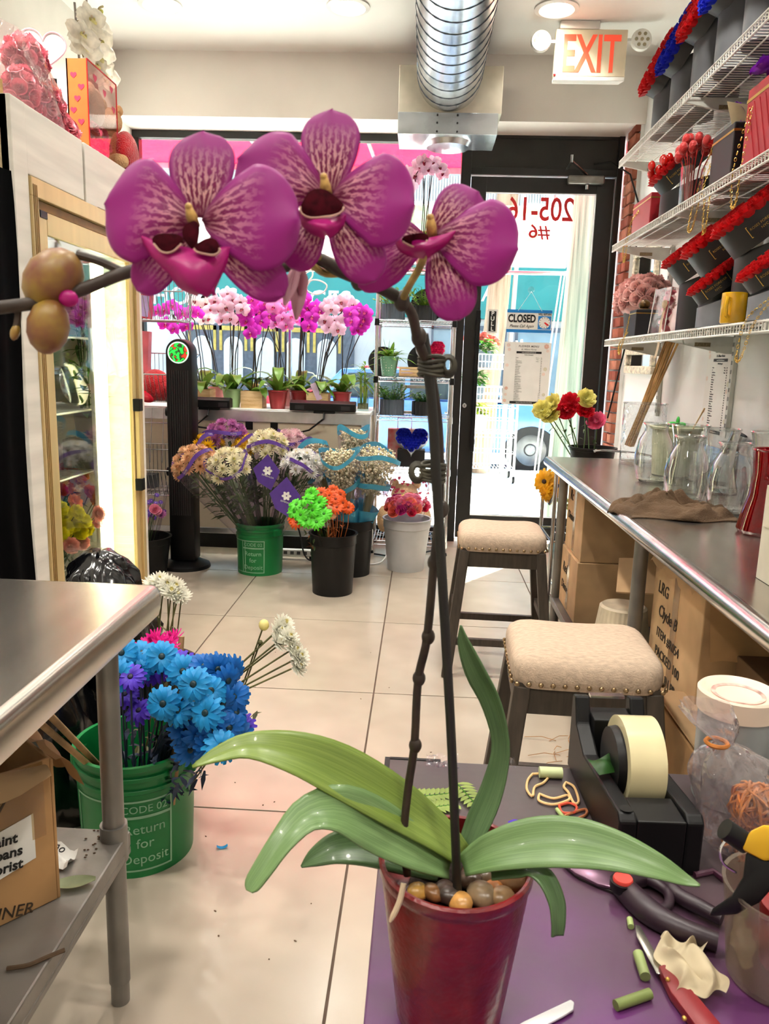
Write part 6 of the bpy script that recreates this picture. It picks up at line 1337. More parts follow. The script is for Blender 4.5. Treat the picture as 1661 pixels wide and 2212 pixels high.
# ---------------------------------------------------------------- on the right wall
m_frame = M('ornate_white_gilt', '#e9dfc6', .5, var=.25, vs=40, bump=.8, bs=60); m_mir = M('mirror_glass', '#f2f4f4', .03, 1, var=0)
for (y0, y1, z0, z1, lab) in ((4.85, 5.5, 1.32, 1.49, 'lower ornate white framed mirror edge below the lowest shelf'), (4.95, 5.5, 1.85, 2.12, 'ornate white framed mirror between the shelves near the brick')):
    t = thing('ornate_mirror', lab, 'mirror', (XR, (y0+y1)/2, z0)); w_ = .05
    for nm, lo, hi in (('frame_rail', (XR-.03, y0, z0), (XR-.002, y1, z0+w_)), ('frame_rail', (XR-.03, y0, z1-w_), (XR-.002, y1, z1)), ('frame_stile', (XR-.03, y0, z0+w_), (XR-.002, y0+w_, z1-w_)), ('frame_stile', (XR-.03, y1-w_, z0+w_), (XR-.002, y1, z1-w_))): B().box(lo, hi).build(nm, m_frame, t, 0, .008, world=True)
    B().box((XR-.012, y0+w_, z0+w_), (XR-.008, y1-w_, z1-w_)).build('glass', m_mir, t, 0, world=True)
t = thing('bamboo_bundle', 'bundle of tan bamboo canes leaning on the wall behind the vases', 'canes', (1.33, 4.55, .9))
for k in range(11): B().tube([(1.22+.012*(k % 3), 4.62+.012*k-.03, .905), (1.375-.01*(k % 3), 4.44+.016*k-.05, 1.5+.02*(k % 4))], .0065, 8).build('cane', M('bamboo_tan', '#b98f52', .6, var=.25), t, world=True)
t = thing('wall_menu', 'laminated flower menu sheet hanging on the wall above the vases', 'poster', (XR-.005, 3.9, 1.07))
menu(t, (XR-.004, 3.98, 1.47), (0, -1, 0), (-1, 0, 0), .33, .42)
tag(B().tube([at(1283, 355, y=YF-.04), at(1320, 350, y=YF-.1), (1.325, 5.58, 2.62), (1.385, 5.5, 2.4), (1.385, 5.5, 1.6), (1.325, 5.65, 1.0)], .006, 6).build('alarm_cable', m_blk), 'black cable running from the door header down the brick pier', 'cable')

# ================================================================ RIGHT COUNTER
tk = thing('steel_counter', 'long stainless steel counter with rolled front edge and open shelf', 'counter', (1.0, 2.4, 0))
CX0, CYA, CYB = .66, .95, 3.98
B().box((CX0, CYA, ZT-.012), (XR-.005, CYB, ZT)).box((XR-.02, CYA, ZT), (XR-.005, CYB, ZT+.1)).build('top', m_steel, tk, 0, world=True)
rp = [(-.0, 0), (-.012, .001), (-.022, -.004), (-.029, -.014), (-.031, -.026), (-.027, -.038), (-.018, -.046), (-.006, -.047), (0, -.04)]
vs = [V(CX0+a, y, ZT+c) for y in (CYA, CYB) for a, c in rp]; n = len(rp); b = B(); b.add(vs, [(i, i+1, n+i+1, n+i) for i in range(n-1)]+[tuple(range(n, 2*n))])
b.add([V(x, CYB+a, ZT+c) for x in (CX0, XR-.005) for a, c in ((0, 0), (.01, -.004), (.012, -.04), (0, -.04))], [(0, 1, 5, 4), (1, 2, 6, 5), (2, 3, 7, 6)])
b.build('rolled_edge', M('polished_edge', '#cfd0d2', .2, 1, var=.08, vs=14), tk, 50, world=True)
for y in (3.9, 2.48, 1.05):
    for x in (.725, 1.33): B().tube([(x, y, .0), (x, y, .87)], .023, 20).build('leg', m_tblleg, tk, world=True)
B().box((.7, CYA+.05, .15), (XR-.03, CYB-.05, .185)).build('undershelf', m_tblleg, tk, 0, .004, world=True)
# glassware
m_vg = GL('vase_glass', '#f6f9f9', .02, 1.0, .09, power=1.25); m_vr = GL('red_vase_glass', '#d0061c', .04, .8, .06, film='#b00010', film_amt=.22, power=2.0)
def vase(x, y, prof, label, m=m_vg, nm='glass_vase', z=ZT, th=.004):
    t = thing(nm, label, 'vase', (x, y, z+.001)); inner = []
    B().lathe([(0, 0)]+prof, 40).lathe([(0, .012), (prof[1][0]*.92, .014), (prof[1][0]*.96, .02)], 40).build('glass', m, t); B().tube([(prof[-1][0]*math.cos(a), prof[-1][0]*math.sin(a), prof[-1][1]) for a in [2*PI*k/40 for k in range(40)]], .0035, 6, closed=True).build('lip', m, t); return t
bulb = lambda s: [(.045*s, 0), (.058*s, .01*s), (.066*s, .05*s), (.068*s, .1*s), (.058*s, .15*s), (.042*s, .18*s), (.04*s, .195*s), (.047*s, .21*s)]
flare = lambda s: [(.075*s, 0), (.078*s, .006*s), (.066*s, .05*s), (.056*s, .11*s), (.054*s, .16*s), (.06*s, .21*s), (.068*s, .25*s)]
cylp = lambda r, h: [(r*.98, 0), (r, .006), (r, h)]
vase(1.06, 3.78, cylp(.1, .29), 'tall wide crackled glass cylinder vase on the far part of the counter', GL('crackle_glass', '#f2f5f6', .06, .8, .1, bump=1.2, bs=30))
vase(.95, 3.2, bulb(1.12), 'clear bulb vase in front of the ribbed tub')
vase(1.0, 2.95, flare(1.0), 'clear waisted vase between the two bulb vases')
vase(.93, 2.74, bulb(1.08), 'clear bulb vase beside the brown cloth')
vase(1.13, 2.98, flare(.95), 'clear waisted vase at the back by the wall'); vase(1.2, 2.72, flare(1.0), 'clear waisted vase below the wall menu')
vase(1.0, 2.52, bulb(1.08), 'clear bulb vase next to the red vases'); vase(1.13, 2.5, bulb(1.0), 'clear bulb vase behind the red vase')
vase(1.22, 3.3, cylp(.1, .12), 'low clear glass bowl against the wall')
redp = lambda s: [(.07*s, 0), (.076*s, .01*s), (.07*s, .04*s), (.054*s, .1*s), (.05*s, .16*s), (.055*s, .22*s)]
vase(.995, 2.22, redp(1.08), 'tall red glass vase in front of the clear vases', m_vr, 'red_vase'); vase(1.06, 2.02, redp(1.0), 'second red glass vase beside the white carton', m_vr, 'red_vase'); vase(1.14, 2.3, redp(1.05), 'red glass vase half hidden at the back', m_vr, 'red_vase')
vase(1.14, 2.1, [(.05, .235), (.06, .25), (.045, .33), (.04, .36)], 'clear vase stacked above the red vases', z=ZT)
t = thing('ribbed_tub', 'cream ribbed plastic tub with green clips behind the vases', 'tub', (1.1, 3.42, ZT+.001)); tb_ = lambda a, z: 1+.018*math.cos(a*34)
B().lathe([(0, .003), (.085, .003), (.1, .2), (.11, .2), (.112, .21), (.1, .212), (.083, .01), (0, .01)], 170, wob=lambda a, z: tb_(a, z) if z < .19 else 1).build('shell', M('cream_plastic', '#d6d6b4', .45), t)
tag(B().ell((-.02, -.05, .225), (.03, .012, .012), 10, 6).ell((.02, -.04, .225), (.018, .02, .01), 10, 6).ell((0, -.05, .24), (.008, .008, .02), 8, 6).build('green_clip', M('green_clip_plastic', '#43c24c', .4), loc=(1.08, 3.4, ZT)), 'bright green plastic clip on the rim of the cream tub', 'clip')
tag(B().tube([(1.1, 3.36, ZT+.1), (1.16, 3.28, ZT+.3)], .003, 6).build('wood_stick', m_wood), 'thin wooden stick standing in the cream tub', 'stick')
t = thing('metal_scoop', 'shiny metal scoop leaning on the wall below the menu', 'scoop', (1.33, 3.42, ZT+.1)); B().lathe([(.03, 0), (.036, .1), (.033, .1), (.027, .004)], 24).build('bowl', m_chrome, t, rot=(.3, .3, 0))
# brown cloth
def clothf(u, v):
    x, y = .635+.34*u, 2.36+.24*v; cx_, cy_ = (u-.5)*2, (v-.5)*2; r = min(1, math.sqrt(cx_*cx_*.8+cy_*cy_)); m_ = (1-r)**.6
    rg = 1-abs(math.sin(5.5*u+2.2*v+.6*math.sin(7*v))); r2 = 1-abs(math.sin(3.2*u-6*v+1.2)); hh = m_*(.022+.03*rg*rg+.025*r2*r2+.075*abs(noise.noise(V(u*5, v*4.5, 3.3)))+.03*abs(noise.noise(V(u*11, v*10, 1.3))))
    over = max(0, .65-x); return V(x+.018*math.sin(v*7)+.012*math.sin(13*v+9*u)*m_, y+.022*math.sin(u*8)+.015*math.sin(11*u-5*v)*m_, ZT+.004+max(0, hh)-over*1.3)
t = thing('brown_cloth', 'crumpled brown cleaning cloth draped on the counter edge', 'cloth', (.78, 2.48, ZT)); o = B().sheet(clothf, 60, 60).build('cloth', M('brown_felt', '#5b4631', .95, var=.12, bump=.3, bs=200), t, 180, world=True)
sm = o.modifiers.new('thick', 'SOLIDIFY'); sm.thickness = .004
# white carton
t = thing('white_carton', 'open white cardboard box at the counter edge beside the red vases', 'box', (.86, 1.62, ZT+.001))
m_wc = M('white_card', '#e6dfcc', .7, var=.05); m_ki = M('kraft_inside', '#a8763f', .8)
for lo, hi in (((-.1, -.1, 0), (-.097, .1, .2)), ((.097, -.1, 0), (.1, .1, .2)), ((-.097, -.1, 0), (.097, -.097, .2)), ((-.097, .097, 0), (.097, .1, .2))): B().box(lo, hi).build('wall', m_wc, t, 0)
B().box((-.097, -.097, .001), (.097, .097, .004)).build('base', m_ki, t, 0); B().box((-.1015, .02, .1), (-.1, .03, .185)).build('slot_tab', m_ki, t, 0); B().box((-.104, -.06, .12), (-.1, .09, .21)).build('lid_flap', m_wc, t, 0)
# carnations in a black pot on a chrome stand by the door
tsd = thing('chrome_stand', 'small chrome shelf stand between the counter and the door', 'stand', (.95, 4.4, 0))
for (x, y) in ((.73, 4.15), (1.18, 4.15), (.73, 4.55), (1.18, 4.55)): B().tube([(x, y, .0), (x, y, .84 if y < 4.3 else .6)], .011, 10).build('post', m_chrome, tsd, world=True)
B().tube([(.73, 4.55, .6), (.73, 4.5, .63), (.73, 4.3, .6), (.73, 4.15, .68)], .009, 8).build('side_arm', m_chrome, tsd, world=True); B().ell((.73, 4.55, .61), .018, 12, 8).build('finial', m_chrome, tsd, world=True)
for z in (.42, .12, .8):
    b = B()
    for k in range(9): b.tube([(.73+.056*k, 4.15, z), (.73+.056*k, 4.55, z)], .004, 5)
    for y in (4.15, 4.55): b.tube([(.73, y, z-.004), (1.18, y, z-.004)], .007, 6)
    for x in (.73, 1.18): b.tube([(x, 4.15, z-.004), (x, 4.55, z-.004)], .007, 6)
    b.build('wire_shelf', m_chrome, tsd, world=True)
t = thing('storage_bin', 'grey storage bin with dark green lid on the lower stand shelf', 'bin', (.95, 4.35, .13)); B().prism([(-.16, -.16), (.16, -.16), (.16, .16), (-.16, .16)], .14).build('bin', M('bin_grey', '#8f9290', .5), t, 0, .012); B().box((-.175, -.175, .14), (.175, .175, .2)).build('lid', M('dark_green_lid', '#17423f', .4), t, 0, .012)
SUN = daisy('sunf', .075, T_('sun_yellow', '#f5b81c'), M('sun_disc', '#3d2410', .8), 15, 2)
for (x, y, nn) in ((1176, 1040, (-.5, -.9, .2)), (1196, 1052, (.1, -1, .1)), (1203, 1050, (.3, -.8, .3)), (1178, 1062, (-.9, -.3, -.2)), (1190, 1070, (0, -.6, -.7))):
    cut_flower('sunflower', V(.98+rnd(-.05, .05), 4.36, .47), at(x, y, y=4.36), SUN, 'yellow sunflower drooping over the chrome stand', 'sunflowers on the chrome stand', M('sun_stem', '#a9b45a', .6), 1.0, nn, r=.007)
tub((1.0, 4.36, .428), .07, .085, .12, m_bkt, 'small black pot for the sunflowers on the chrome stand', 'black_pot')
t = tub((.95, 4.34, .806), .11, .125, .115, m_bkt, 'round black pot of carnations at the far end of the counter', 'black_pot')
for (x, y, me, nm, lab) in ((1195, 872, C_PYEL, 'primrose_carnation', 'pale yellow carnation'), (1172, 886, C_PYEL, 'primrose_carnation', 'pale yellow carnation'), (1190, 900, C_PYEL, 'primrose_carnation', 'pale yellow carnation'), (1265, 862, C_PYEL, 'primrose_carnation', 'pale yellow carnation'), (1232, 870, C_RED, 'red_carnation', 'red carnation'), (1222, 888, C_RED, 'red_carnation', 'red carnation'), (1262, 890, C_RED, 'red_carnation', 'red carnation'), (1289, 911, C_LPK, 'rose_pink_carnation', 'rose pink carnation')):
    p = at(x, y, y=4.32); cut_flower(nm, V(.93+(p.x-.93)*.25+rnd(-.02, .02), 4.34+rnd(-.03, .03), .83), p, me, lab+' in the round black pot by the door', 'carnations in the round black pot', M('carn_stem', '#5f7d4c', .6), 1.4, (rnd(-.5, .2), -.6, .5), r=.0034)
tag(B().tube([(.98+.15*math.cos(a), 3.95+.1*math.sin(a), ZT+.02+.025*math.sin(a*.5)) for a in [PI*k/20 for k in range(21)]], .006, 8).tube([(.98, 3.95+.1, ZT+.004), (.98, 3.95+.1, ZT+.04)], .004, 6).build('chrome_hoop', m_chrome, loc=(.02, -.12, .005)), 'thin chrome hoop lying at the far counter end', 'hoop')
# boxes under the counter
def carton(lo, hi, label, m=m_card, words=(), nm='cardboard_box', faces=(), tape=True):
    t = thing(nm, label, 'cardboard box', ((lo[0]+hi[0])/2, (lo[1]+hi[1])/2, lo[2])); B().box(lo, hi).build('body', m, t, 0, .003, world=True)
    if tape:
        xm = lo[0]-.0012; ym = (lo[1]+hi[1])/2; B().box((xm, ym-.025, lo[2]+.01), (xm+.001, ym+.025, hi[2]-.005)).build('tape', m_tapec, t, 0, world=True)
    for (s_, size, dy, dz, mk, sh) in words: lettering(s_, size, mk, (lo[0]-.0016, dy, dz), (-1, 0, 0), (0, .0, 1), t, shear=sh)
    return t
m_pen = M('marker_ink', '#33281c', .8, var=0)
carton((.735, 3.47, .187), (1.2, 3.86, .475), 'lower taped cardboard box under the far end of the counter', m_card2, (('Red', .07, 3.75, .38, m_pen, .2), ('Divine', .06, 3.74, .29, m_pen, .2)))
carton((.745, 3.48, .477), (1.18, 3.86, .835), 'upper taped cardboard box under the far end of the counter', m_card2, (('Rc', .07, 3.76, .74, m_pen, .2), ('Divine', .055, 3.75, .64, m_pen, .2)))
t = thing('ribbed_pot', 'upturned cream ribbed plastic pot under the counter', 'pot', (.86, 3.12, .187)); B().lathe([(.125, 0), (.12, .01), (.095, .2), (.085, .208), (.07, .204), (0, .203)], 160, wob=lambda a, z: 1+.014*math.cos(a*32) if .005 < z < .2 else 1).build('shell', M('cream_pot', '#e2d2b6', .5), t)
t = carton((.77, 2.02, .187), (1.2, 2.46, .77), 'tall open carton stamped MADE IN PRC beside the middle counter leg', m_card2, (('LRG', .055, 2.36, .68, m_pen, .1), ('Clyde B', .055, 2.3, .61, m_pen, .2), ('ITEM #R054', .042, 2.28, .54, m_pen, 0), ('PACKED 100', .042, 2.27, .48, m_pen, 0), ('MADE IN PRC', .042, 2.27, .42, m_pen, 0)))
B().sheet(lambda u, v: V(.77-.03*v+.004*math.sin(u*20), 2.04+.4*u, .77+.06*v-.07*v*v+.008*math.sin(u*23)), 20, 3).build('torn_flap', m_card2, t, 30, world=True)
B().sheet(lambda u, v: V(.78+.4*u, 2.02-.05*v, .77-.17*v+.006*math.sin(u*15)), 14, 4).build('torn_flap', m_card, t, 30, world=True)
t = carton((.85, 1.5, .187), (1.3, 1.98, .62), 'dark carton stamped ROYAL in the shade of the counter', M('cardboard_dark', '#6f5132', .85), (), tape=False)
lettering('ROYAL', .1, m_ink, (1.06, 1.979, .5), (0, 1, 0), (0, 0, 1), t); lettering('ROYAL', .11, m_ink, (.849, 1.72, .53), (-1, 0, 0), (0, 0, 1), t, bold=.003); lettering('IMPORT', .05, m_ink, (.849, 1.72, .43), (-1, 0, 0), (0, 0, 1), t)
t = thing('cardboard_flap', 'loose corrugated cardboard sheet jutting out beside the ribbed pot', 'cardboard', (.86, 2.8, .5)); B().prism([(0, 0), (.36, -.12), (.38, .1), (.05, .2)], .006, Matrix.Translation((.72, 2.72, .56)) @ Matrix.Rotation(.35, 4, 'X') @ Matrix.Rotation(-.25, 4, 'Y')).build('sheet', m_card2, t, 0, world=True)
t = thing('open_carton', 'flattened open cardboard carton in front of the ROYAL box', 'cardboard box', (.72, 1.8, 0))
B().box((.69, 1.62, .0), (.83, 2.1, .44)).build('body', m_card, t, 0, .003, world=True)
for q in (((.69, 1.72), (.99, 1.7), (1.0, 2.05), (.69, 2.12)),): B().prism(list(q), .006, Matrix.Translation((0, 0, .452)) @ Matrix.Rotation(.0, 4, 'X')).build('flap', m_card2, t, 0, world=True)
B().prism([(.66, 1.5), (.83, 1.5), (.82, 1.66), (.68, 1.72)], .006, Matrix.Translation((0, 0, .43))).build('flap', m_card, t, 0, world=True)
t = thing('clamshell_box', 'clear plastic clamshell food box lying on the cardboard flap', 'clamshell box', (.95, 1.86, .46)); m_clam = GL('clamshell_plastic', '#eef3f4', .08, .8, .1, film='#e8eef0', film_amt=.25)
B().box((-.13, -.12, 0), (.13, .12, .012)).build('tray', m_clam, t, 0, .005); B().lathe([(.165, .012), (.15, .03), (.142, .075), (.13, .085), (0, .086)], 4, mat=Matrix.Rotation(PI/4, 3, 'Z'), wob=None).build('lid', m_clam, t, 0, .006)
for k in range(9): B().bar((-.118, -.1+.024*k, .02), (-.105, -.09+.024*k, .075), .006, .004).build('lid_rib', m_clam, t, 0)
# bar stools
m_linen = M('linen_seat', '#c3ad97', .9, var=.1, vs=60, bump=.25, bs=220, stretch=(1, 3, 1)); m_swood = M('dark_stool_wood', '#41382f', .5, var=.2, vs=12, stretch=(6, 6, .6)); m_nail = M('nailhead_brass', '#a58c6a', .3, .9, var=.1)
def stool(x, y, label, rz=0):
    t = thing('bar_stool', label, 'stool', (x, y, 0), rz); W2, D2 = .19, .165; zs = .56
    n = 36
    def seat(u, v):
        a = 2*PI*u; e = 7; c, s_ = math.cos(a), math.sin(a); k = (abs(c)**e+abs(s_)**e)**(-1/e); X, Y = k*c, k*s_
        if v < .3: q = v/.3; rr = .96+.04*math.sin(q*PI/2); z = zs+.03*q
        else:
            q = (v-.3)/.7; rr = math.cos(q*PI/2)**.5; z = zs+.03+.062*math.sin(q*PI/2)**.8
        z2 = z+.012*(X*rr)**2*(1 if v > .3 else 0)
        return V(X*W2*rr, Y*D2*rr*1.02, z2)
    B().sheet(seat, 64, 16).build('seat_cushion', m_linen, t, 180)
    B().box((-W2*.93, -D2*.93, zs-.004), (W2*.93, D2*.93, zs+.012)).build('seat_board', m_swood, t, 0)
    for sy in (-1, 1):
        for k in range(13): B().ell((-W2*.93+k*W2*1.86/12, sy*(D2*1.015), zs+.014), (.0065, .005, .0065), 8, 6).build('nailhead', m_nail, t)
    for sx in (-1, 1):
        for k in range(11): B().ell((sx*W2*.995, -D2*.9+k*D2*1.8/10, zs+.014), (.005, .0065, .0065), 8, 6).build('nailhead', m_nail, t)
    corners = []
    for sx in (-1, 1):
        for sy in (-1, 1):
            p, q = V(sx*(W2-.028), sy*(D2-.028), zs), V(sx*(W2+.03), sy*(D2+.03), 0); B().bar(p, q, .042, .042, up=(0, 1, 0)).build('leg', m_swood, t, 0, .003)
    B().box((-W2+.02, -D2+.012, zs-.07), (W2-.02, -D2+.034, zs-.004)).build('apron', m_swood, t, 0, .002); B().box((-W2+.02, D2-.034, zs-.07), (W2-.02, D2-.012, zs-.004)).build('apron', m_swood, t, 0, .002)
    B().box((-W2+.012, -D2+.03, zs-.07), (-W2+.034, D2-.03, zs-.004)).build('apron', m_swood, t, 0, .002); B().box((W2-.034, -D2+.03, zs-.07), (W2-.012, D2-.03, zs-.004)).build('apron', m_swood, t, 0, .002)
    for z, ax in ((.16, 'x'), (.26, 'y')):
        f = 1-z/zs; ex = W2-.028+.058*f; ey = D2-.028+.058*f
        if ax == 'x':
            for s_ in (-1, 1): B().box((-ex, s_*ey-.011, z-.016), (ex, s_*ey+.011, z+.016)).build('stretcher', m_swood, t, 0, .002)
        else:
            for s_ in (-1, 1): B().box((s_*ex-.011, -ey, z-.016), (s_*ex+.011, ey, z+.016)).build('stretcher', m_swood, t, 0, .002)
    return t
stool(.375, 3.42, 'linen topped bar stool with nailheads standing nearer the door', -.03)
stool(.445, 1.99, 'linen topped bar stool with nailheads right behind the purple table', -.04)

# ================================================================ CEILING: DUCT AND EXIT SIGN
td = thing('spiral_duct', 'round galvanised spiral duct running along the ceiling to a register box', 'duct', (.07, 3.0, 3.0))
dr_ = at(1065, 60, y=4.2); dl_ = at(905, 60, y=4.2); DR = (dr_.x-dl_.x)/2; DC = (dr_+dl_)/2
e0 = at(971, 168, y=5.2); DX, DZ = e0.x, e0.z; DR = .195
B().tube([(DX, -1.6, DZ), (DX, 5.2, DZ)], DR, 48, cap=False).build('pipe', m_galv, td, world=True)
hx = []
for k in range(0, 52*24):
    a = 2*PI*k/24; y = 5.18-k/24*.13
    if y < -1.5: break
    hx.append((DX+DR*math.cos(a), y, DZ+DR*math.sin(a)))
B().tube(hx, .0045, 5).build('spiral_seam', M('duct_seam', '#4c555e', .4, .8), td, world=True)
B().lathe([(DR+.004, -.02), (DR+.008, -.015), (DR+.008, .015), (DR+.004, .02)], 48, (DX, 3.62, DZ), mat=Matrix.Rotation(PI/2, 3, 'X')).build('coupling', m_galv, td, world=True)
for a in (-1.4, -1.75): B().ell((DX+(DR+.008)*math.cos(a), 3.63, DZ+(DR+.008)*math.sin(a)), .008, 8, 6).build('screw', M('screw_blue', '#4a5a7a', .3, .8), td, world=True)
a0, a1 = at(863, 147, y=5.2), at(1083, 250, y=5.2)
bxm = [((a0.x, 5.2, DZ-.235), (a1.x, 5.56, DZ+.16))]
tb2 = thing('duct_box', 'sheet metal register box at the end of the spiral duct', 'duct box', ((a0.x+a1.x)/2, 5.38, DZ))
B().box((a0.x, 5.2, 2.87), (a1.x, 5.56, 3.14)).build('shell', m_galvd, tb2, 0, .002, world=True)
B().box((a0.x, 5.19, 2.745), (a1.x-.02, 5.56, 2.87)).build('front_skirt', m_galv, tb2, 0, .002, world=True)
mx_ = (a0.x+a1.x)/2
B().box((mx_-.06, 5.186, 2.75), (mx_-.045, 5.19, 2.865)).box((mx_+.02, 5.186, 2.75), (mx_+.035, 5.19, 2.865)).build('seam_strip', m_galv, tb2, 0, world=True, kind='stuff')
for z in (2.76, 2.81, 2.855):
    for x in (-.075, .05): B().ell((mx_+x, 5.187, z), .006, 8, 6).build('rivet', m_blk, tb2, world=True)
B().lathe([(DR*.8, 0), (DR*.7, -.03), (0, -.035)], 40, (mx_, 5.4, 2.745)).build('diffuser', m_galv, tb2, world=True)
# exit sign
YE = 5.08
x0, x1, z0, z1 = flat_px(1199, 65, 1348, 178, YE); x0b = at(1196, 178, y=YE).x; x1b = at(1345, 178, y=YE).x; x0, x1 = (x0+x0b)/2, (x1+x1b)/2
te = thing('exit_sign', 'white emergency EXIT sign with red letters and two round lamps', 'exit sign', ((x0+x1)/2, YE, z0))
B().box((x0, YE-.02, z0+.022), (x1, YE+.03, z1)).build('housing', M('sign_cream', '#e6d9bd', .4, var=.03), te, 0, .004, world=True)
B().prism([(x0, -.02), (x1, -.02), (x1-.02, .045), (x0+.0, .045)], .022, Matrix.Translation((0, YE, z0))).build('bottom_lip', m_white, te, 0, .003, world=True)
c = at(1252, 57, y=YE); B().box((c.x-.115, YE-.03, z1), (c.x+.115, YE+.04, ZC-.001)).build('canopy', m_white, te, 0, .004, world=True)
me = text_mesh('EXIT', 1, .0006, bold=.018); xs_ = [v.co.x for v in me.vertices]; ys_ = [v.co.y for v in me.vertices]; m_exit = M('exit_red', '#f2543a', .45, var=.02, emit=.25)
for v in me.vertices: v.co = V((v.co.x-(max(xs_)+min(xs_))/2)/(max(xs_)-min(xs_))*(x1-x0)*.8, (v.co.y-(max(ys_)+min(ys_))/2)/(max(ys_)-min(ys_))*(z1-z0-.03)*.82, v.co.z)
me.materials.clear(); me.materials.append(m_exit); o = put(me, 'lettering', te); place(o, V((x0+x1)/2+.006, YE-.0212, (z0+z1)/2+.008)-Vector(te.location), (0, -1, 0))
for (px, py, s_) in ((1168, 90, -1), (1385, 87, 1)):
    c = at(px, py, y=YE); lens = M('lamp_lens', '#d9cfb4', .3)
    hd = B().lathe([(0, .02), (.055, .02), (.06, .011), (.058, -.014), (.035, -.023), (0, -.023)], 28, (c.x, YE, c.z), mat=ry).build('lamp_head', m_white, te, world=True)
    for k in range(7):
        q = V(0, 0, 0) if k == 6 else V(.033*math.cos(k*PI/3), 0, .033*math.sin(k*PI/3)); o = B().lathe([(0, .022), (.01, .022), (.01, .017)], 12, mat=ry).build('lens', M('led_lens', '#a79c80', .2), hd, loc=Vector(c)+q-Vector(te.location)); o.location.y = 0
    xe = x0 if s_ < 0 else x1; B().box((min(xe, c.x-s_*.05), YE-.008, c.z-.008), (max(xe, c.x-s_*.05), YE+.008, c.z+.008)).build('lamp_arm', m_white, te, 0, .002, world=True)
B().ell((x0+.005, YE-.022, z0+.03), .008, 8, 6).build('test_button', m_red, te, world=True)
# ================================================================ FOREGROUND TABLE
ZP = .74
m_board = M('stained_table_top', '#5d4f57', .34, var=.3, vs=5, var_col='#7a3f7c', bump=.03, bs=50); m_bedge = M('dark_table_edge', '#2b2528', .4)
def stain(m):
    t_ = m.node_tree; b_ = t_.nodes['Principled BSDF']; n_ = t_.nodes.new('ShaderNodeTexNoise'); n_.inputs['Scale'].default_value = 3.2; n_.inputs['Detail'].default_value = 6
    tc = t_.nodes.new('ShaderNodeTexCoord'); sp = t_.nodes.new('ShaderNodeSeparateXYZ'); t_.links.new(tc.outputs['Object'], sp.inputs[0]); t_.links.new(tc.outputs['Object'], n_.inputs[0])
    mr = t_.nodes.new('ShaderNodeMapRange'); mr.inputs['From Min'].default_value = .5; mr.inputs['From Max'].default_value = .05; t_.links.new(sp.outputs['Y'], mr.inputs[0])     # purple dye spilt over the near half
    ad = t_.nodes.new('ShaderNodeMath'); ad.operation = 'MULTIPLY_ADD'; ad.inputs[1].default_value = .55; t_.links.new(mr.outputs[0], ad.inputs[0]); t_.links.new(n_.outputs[0], ad.inputs[2])
    cr = t_.nodes.new('ShaderNodeValToRGB'); e = cr.color_ramp.elements; e[0].position = .5; e[0].color = hexc('#423a3c'); e[1].position = .98; e[1].color = hexc('#5a2360'); k = e.new(.75); k.color = hexc('#49363f')
    t_.links.new(ad.outputs[0], cr.inputs[0]); t_.links.new(cr.outputs[0], b_.inputs['Base Color'])
stain(m_board)
tp = thing('florist_bench', 'purple stained work table under the potted orchid', 'table', (.3, .55, 0))
B().box((-.033, -.05, ZP-.022), (.62, 1.122, ZP)).build('top', m_board, tp, 0, .002, world=True)
B().box((-.03, -.05, ZP-.09), (-.012, 1.11, ZP-.022)).box((.6, -.05, ZP-.09), (.615, 1.11, ZP-.022)).box((-.012, 1.095, ZP-.09), (.6, 1.11, ZP-.022)).build('apron', m_bedge, tp, 0, world=True)
for x in (.005, .59):
    for y in (0, 1.08): B().box((x-.018, y-.018, 0), (x+.018, y+.018, ZP-.022)).build('leg', m_bedge, tp, 0, .002, world=True)
B().box((-.037, 1.04, ZP-.03), (-.029, 1.126, ZP+.001)).box((-.029, 1.121, ZP-.03), (.05, 1.127, ZP+.001)).build('corner_bracket', m_blk, tp, 0, world=True)

